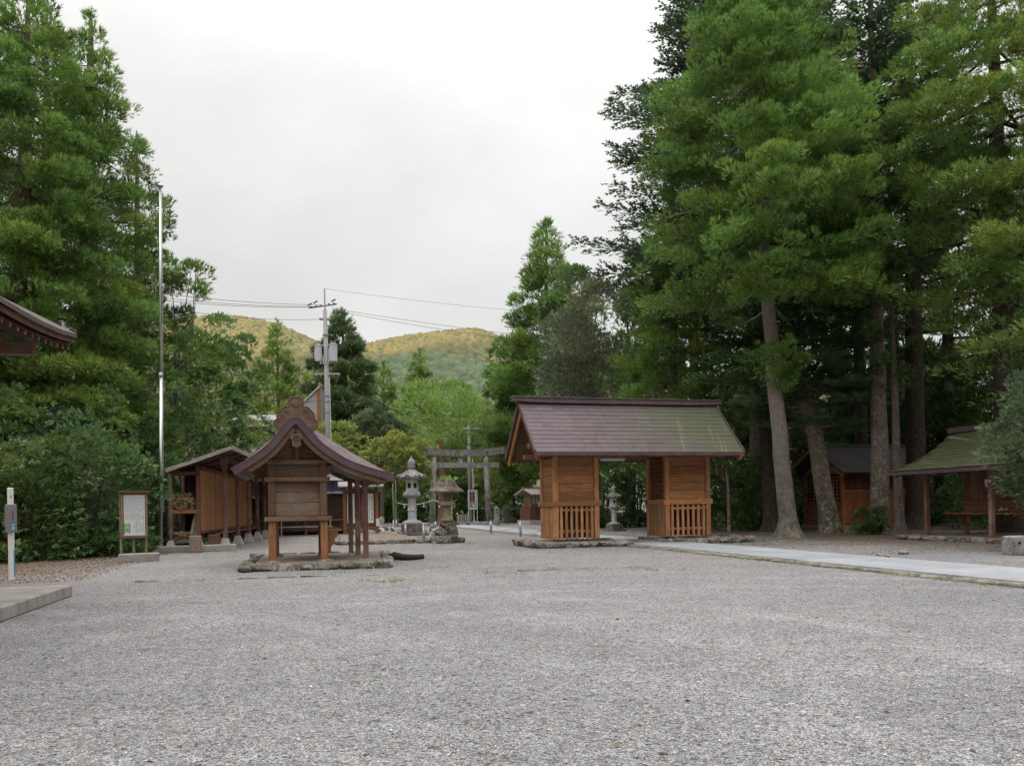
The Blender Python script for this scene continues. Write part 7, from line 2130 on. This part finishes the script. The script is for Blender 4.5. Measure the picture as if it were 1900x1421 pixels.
# understorey right
UB = [
    (1352, 38, 3.2, 1.8, 'leaf_dark', 'dark understorey shrub just right of the gate'),
    (1408, 36, 3.4, 1.9, 'leaf_shrub', 'dark understorey shrub left of the first leaning cedar trunk'),
    (1478, 40, 4.0, 2.2, 'leaf_dark', 'dark understorey shrub between the first two trunks'),
    (1180, 46, 5.2, 1.9, 'leaf_greygreen', 'pale speckled camellia seen through the gate opening'),
    (1118, 45, 4.4, 1.7, 'leaf_shrub', 'green shrub seen at the left of the gate opening'),
    (1735, 38, 3.0, 2.3, 'leaf_shrub', 'shrub seen under the shelter roof between its posts'),
    (1600, 44, 4.5, 2.5, 'leaf_dark', 'dark shrub behind the red hut'),
    (1850, 33, 4.0, 2.6, 'leaf_dark', 'dark shrub behind the shelter altar'),
    (1960, 27, 4.5, 2.6, 'leaf_dark', 'dark shrub at the far right behind the shelter'),
    (1290, 44, 4.0, 2.3, 'leaf_dark', 'dark shrub hidden behind the right half of the gate'),
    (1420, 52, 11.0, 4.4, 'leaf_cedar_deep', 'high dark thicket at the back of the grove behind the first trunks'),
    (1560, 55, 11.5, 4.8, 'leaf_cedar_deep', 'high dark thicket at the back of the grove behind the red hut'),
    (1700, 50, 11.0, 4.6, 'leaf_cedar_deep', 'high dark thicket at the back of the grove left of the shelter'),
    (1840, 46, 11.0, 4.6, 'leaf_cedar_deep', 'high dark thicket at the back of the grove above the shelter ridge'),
    (1075, 52, 4.2, 2.4, 'leaf_shrub', 'shrub bank behind the left half of the gate'),
]
for i, (px, Y, H, R, lf, lab) in enumerate(UB):
    broadleaf('leafy_shrub', at_tree(px, Y), H, .2, R, R * .85, lab, 80 + i, lf, nlobe=int(24 + 3.2 * R * H), lobe=.6 if R < 3 else 1.1, per=80, slen=.2 if Y < 44 else (.24 if R < 3 else .42), cat='shrub', tr=.07, stems=3, yellow=.08, shell=.3)
broadleaf('glossy_tree', at_tree(1940, 18.2), zt(1900, 680, 18.2), .45, 1.4, 1.3, 'grey-green glossy evergreen at the right edge in front of the shelter', 95, 'leaf_greygreen', nlobe=95, lobe=.38, per=150, slen=.12, cat='tree', tr=.09, stems=2, yellow=.06, wid=.7, shell=.3)
p = G(1612, 991); broadleaf('leafy_shrub', (p[0], p[1]), 1.0, .1, .6, .5, 'small shrub at the foot of the straight lichened fir', 96, 'leaf_dark', nlobe=16, lobe=.3, per=70, slen=.14, cat='shrub', tr=.03, stems=2)

# middle distance
MT = [
    ('c', 520, 78, 598, 4.6, 'leaf_far', 'yellow-green pointed cedar left of the tall utility pole'),
    ('p', 640, 70, 577, 4.6, 'leaf_pine', 'tall dark clumpy pine behind the utility pole'),
    ('c', 783, 88, 650, 4.6, 'leaf_far', 'pointed yellow-green cedar in the middle distance right of the pole'),
    ('c', 716, 92, 674, 4.2, 'leaf_far', 'shorter cedar between the pine and the pointed middle cedar'),
    ('c', 575, 84, 690, 3.0, 'leaf_far', 'small cedar close behind the tall pole on its left'),
    ('c', 455, 86, 690, 3.4, 'leaf_far', 'yellowish cedar seen above the house roof'),
    ('c', 870, 95, 715, 4.0, 'leaf_far', 'cedar group crown left of the gate ridge below the hill'),
]
for i, (k, px, Y, py, R, lf, lab) in enumerate(MT):
    x, y = at_tree(px, Y); H = zt(px, py, Y)
    if k == 'c':
        cedar('cedar_tree', [(x, y, 0), (x, y, H)], [.36, .05], H * .08, H, R, lab, leaf=lf, seed=100 + i, npuff=210, per=18, slen=.62, prad=.7, sharp=1.5, wid=.5, dens=6.0)
    else:
        cedar('pine_tree', [(x, y, 0), (x + .3, y, H * .6), (x, y, H)], [.36, .24, .05], H * .1, H, R, lab, leaf=lf, seed=100 + i, npuff=230, per=30, slen=.62, prad=.66, sharp=1.9, wid=.6, dens=5.5, gap=.1)
MB_ = [
    (822, 62, 703, 832, 4.0, 'leaf_bright', 'bright light-green tree with a thick reddish trunk behind the torii', .5, 'bark_red', 70, .95),
    (708, 63, 755, 870, 2.7, 'leaf_greygreen', 'soft grey-green rounded tree left of the bright tree', .2, 'bark_smooth', 50, .8),
    (735, 57, 800, 905, 2.4, 'leaf_yellow', 'yellow-green shrubby tree above the tall stone lantern', .14, 'bark_smooth', 44, .6),
    (905, 76, 742, 900, 4.0, 'leaf_far', 'pale green tree mass left of the gate roof', .24, 'bark_smooth', 60, 1.0),
    (632, 60, 775, 900, 2.4, 'leaf_yellow', 'yellowish bush at the foot of the tall utility pole', .12, 'bark_smooth', 36, .7),
    (935, 70, 815, 930, 3.0, 'leaf_yellow', 'yellow-green bush behind the right pillar of the torii', .15, 'bark_smooth', 50, .75),
    (655, 66, 818, 930, 3.2, 'leaf_shrub', 'dark green bush behind the shrine porch', .15, 'bark_smooth', 50, .8),
    (560, 62, 830, 940, 3.0, 'leaf_dark', 'dark green bush below the house, hidden behind the shrine', .15, 'bark_smooth', 44, .8),
    (770, 74, 790, 900, 3.6, 'leaf_far', 'fresh green tree low behind the rustic lantern', .2, 'bark_smooth', 50, .9),
    (862, 73, 800, 920, 3.2, 'leaf_shrub', 'mid-green tree between the torii pillars', .2, 'bark_smooth', 50, .8),
    (850, 100, 700, 930, 6.5, 'leaf_far', 'broad pale tree mass below the shaded hill', .3, 'bark_smooth', 60, 1.5),
    (650, 105, 705, 930, 6.5, 'leaf_far', 'broad green tree mass behind the pine', .3, 'bark_smooth', 60, 1.5),
    (420, 95, 650, 900, 6.0, 'leaf_far', 'sunlit-looking tree mass behind the rounded evergreen', .3, 'bark_smooth', 60, 1.5),
]
for i, (px, Y, pt, pb, R, lf, lab, tr, bk, nl, lo) in enumerate(MB_):
    H = zt(px, pt, Y); z0 = max(.4, zt(px, pb, Y))
    broadleaf('broadleaf_tree' if H > 5 else 'bushy_tree', at_tree(px, Y), H, z0, R, R * .9, lab, 120 + i, lf, bk, nlobe=nl, lobe=lo, per=90, slen=.3 if Y < 90 else .5, tr=tr, yellow=.1 if lf == 'leaf_yellow' else .2, shell=.35, limbs=lf != 'leaf_bright', tpl='feather' if lf == 'leaf_bright' else 'leaf', wid=.7 if lf == 'leaf_bright' else 1.0)
# clipped hedge bank behind the road
HB = [(690, 71, 3.2, 2.8), (742, 71, 3.0, 2.6), (790, 72, 3.4, 2.7), (842, 73, 3.6, 2.7), (892, 73, 3.3, 2.7), (950, 68, 3.4, 2.6), (1000, 66, 3.4, 2.6)]
HL = ['shrub of the roadside bank directly behind the kiosk', 'shrub of the roadside bank behind the close pair of bamboo poles', 'shrub of the roadside bank behind the left torii pillar', 'shrub of the roadside bank in the middle of the torii', 'shrub of the roadside bank behind the white sign', 'shrub of the roadside bank right of the torii', 'shrub of the roadside bank behind the tiny roadside shrine']
for i, (px, Y, H, R) in enumerate(HB):
    broadleaf('leafy_shrub', at_tree(px, Y), H, .2, R, R * .7, HL[i], 150 + i, ('leaf_shrub', 'leaf_dark', 'leaf_cedar')[i % 3], nlobe=44, lobe=.7, per=70, slen=.3, cat='shrub', tr=.08, stems=2, yellow=.18, shell=.3, group='shrubs of the roadside bank')
p = G(948, 969); broadleaf('white_shrub', (p[0], p[1]), 1.7, .1, .75, .6, 'white-speckled low shrub right of the torii pillar', 170, 'leaf_white', nlobe=20, lobe=.3, per=90, slen=.16, cat='shrub', tr=.04, stems=2)  # low shrub with white leaves throughout

# ------------------------------------------------------------------ leaf litter, gravel stones, grass
def scatter(name, n, xy, size, mat, tpl='single', seed=1, h=.012, up_=.85):
    rg = np.random.default_rng(seed)
    P = xy(rg, n); n = len(P)
    C = np.concatenate([P, rg.uniform(.004, h, (n, 1))], 1)
    a = rg.uniform(0, 6.28, n); D = np.stack([np.cos(a), np.sin(a), rg.normal(0, .18, n)], 1)
    Nn = rg.normal(0, .35, (n, 3)) + np.array((0, 0, up_))
    o = sprays(name, C, D, Nn, size * rg.uniform(.6, 1.4, n), .6, tpl, np.stack([rg.uniform(0, 1, n), rg.uniform(0, .5, n)], 1), mat, None)
    return kind(o, 'stuff')
def band(x0, x1, y0, y1):
    def f(rg, n):
        x = rg.uniform(x0, x1, n); y = rg.uniform(y0, y1, n); return np.stack([x * RX - y * RY, x * RY + y * RX], 1)
    return f
def edge_cluster(x0, x1, y0, y1, pw):
    def f(rg, n):
        x = x0 + (x1 - x0) * rg.uniform(0, 1, n) ** pw; y = rg.uniform(y0, y1, n); return np.stack([x * RX - y * RY, x * RY + y * RX], 1)
    return f
scatter('leaf_litter', 9000, edge_cluster(-8.5, -3.9, 16, 26, 1.4), .05, 'leaf_dead', seed=2)
scatter('leaf_litter', 8000, edge_cluster(21, 12.4, 15, 31, 1.5), .05, 'leaf_dead', seed=3)
def allover(rg, n):
    Y = 3.2 * (40 / 3.2) ** rg.uniform(0, 1, n); X = Y * rg.uniform(-.72, .72, n); return np.stack([X, Y], 1)
scatter('fallen_leaves', 420, allover, .045, 'leaf_dead', seed=4)
def gravel_stones():
    rg = np.random.default_rng(9)
    n = 22000
    Y = 3.0 * (13 / 3.0) ** (rg.uniform(0, 1, n) ** .85); X = Y * rg.uniform(-.70, .70, n)
    d = X * RX + Y * RY; keep = ~((d > 9.3) & (d < 11.7)) & ~((d < -3.3) & (-X * RY + Y * RX < 13.3))
    X, Y = X[keep], Y[keep]; n = len(X)
    oc = np.array([(1, 0, 0), (-.9, .2, 0), (.1, .9, .1), (-.1, -1, 0), (0, .1, 1), (.05, 0, -.6)], float)
    of = np.array([(0, 2, 4), (2, 1, 4), (1, 3, 4), (3, 0, 4), (2, 0, 5), (1, 2, 5), (3, 1, 5), (0, 3, 5)])
    s = rg.lognormal(np.log(.0052), .33, n); a = rg.uniform(0, 6.28, n)
    k = rg.uniform(.6, 1.3, (n, 3)) * np.array((1.15, .85, .62)); jit = rg.uniform(-.22, .22, (n, 6, 3))
    V = (oc[None] + jit) * k[:, None, :] * s[:, None, None]
    ca, sa = np.cos(a)[:, None], np.sin(a)[:, None]
    x = V[..., 0] * ca - V[..., 1] * sa + X[:, None]; y = V[..., 0] * sa + V[..., 1] * ca + Y[:, None]; z = V[..., 2] + (s * .3)[:, None]
    V = np.stack([x, y, z], -1).reshape(-1, 3)
    F = (of[None] + (np.arange(n) * 6)[:, None, None]).reshape(-1, 3)
    t = np.clip(rg.normal(.5, .22, n), 0, 1); u = rg.uniform(0, 1, n)
    o = tri_mesh('gravel', V, F, np.repeat(np.stack([t, u], 1), 6, 0), 'pebble'); kind(o, 'stuff')
m, nt, b = new_mat('pebble')
at = node(nt, 'ShaderNodeAttribute', {'attribute_name': 'tint'}); sp = node(nt, 'ShaderNodeSeparateColor', Color=at.outputs['Color'])
cc = ramp(nt, sp.outputs[0], [(0.0, (0.13, 0.13, 0.135)), (0.35, (0.33, 0.325, 0.315)), (0.65, (0.47, 0.465, 0.45)), (1.0, (0.72, 0.71, 0.69))])
cc = mixc(nt, 1.0, cc, ramp(nt, sp.outputs[1], [(0.0, (0.9, 0.97, 1.06)), (0.5, (1, 1, 1)), (1.0, (1.1, 1.0, 0.88))]), 'MULTIPLY')
nt.links.new(cc, b.inputs['Base Color']); b.inputs['Roughness'].default_value = .85; b.inputs['Specular IOR Level'].default_value = .2
gravel_stones()
def grass_line():
    rg = np.random.default_rng(5); P = []
    for _ in range(60):
        y = rg.uniform(9, 21.5); x = (9.36 if rg.random() < .75 else 11.66) + rg.normal(0, .04); q = W(x, y)
        P.append(np.array((q[0], q[1], 0)) + rg.normal(0, .09, (14, 3)) * np.array((1, 1, 0)))
    for (px, py, n, s) in ((705, 1036, 10, .25), (716, 1078, 12, .35), (560, 1066, 8, .6), (1040, 1060, 9, .6), (1190, 1057, 8, .5), (1600, 1000, 14, 1.2), (1480, 1003, 14, .8), (850, 1009, 8, .4), (1330, 1010, 8, .5), (1150, 1012, 8, .4)):
        q = G(px, py)
        for _ in range(n): P.append(np.array((q[0], q[1], 0)) + rg.normal(0, s, (1, 3)) * np.array((1, .7, 0)) + rg.normal(0, .06, (10, 3)) * np.array((1, 1, 0)))
    C = np.concatenate(P); n = len(C)
    D = rg.normal(0, .45, (n, 3)) + np.array((0, 0, .8))
    o = sprays('grass', C, D, rg.normal(size=(n, 3)), rg.uniform(.03, .09, n), .5, 'needle', np.stack([rg.uniform(.2, .9, n), rg.uniform(0, .6, n)], 1), 'leaf_far', None); kind(o, 'stuff')
grass_line()
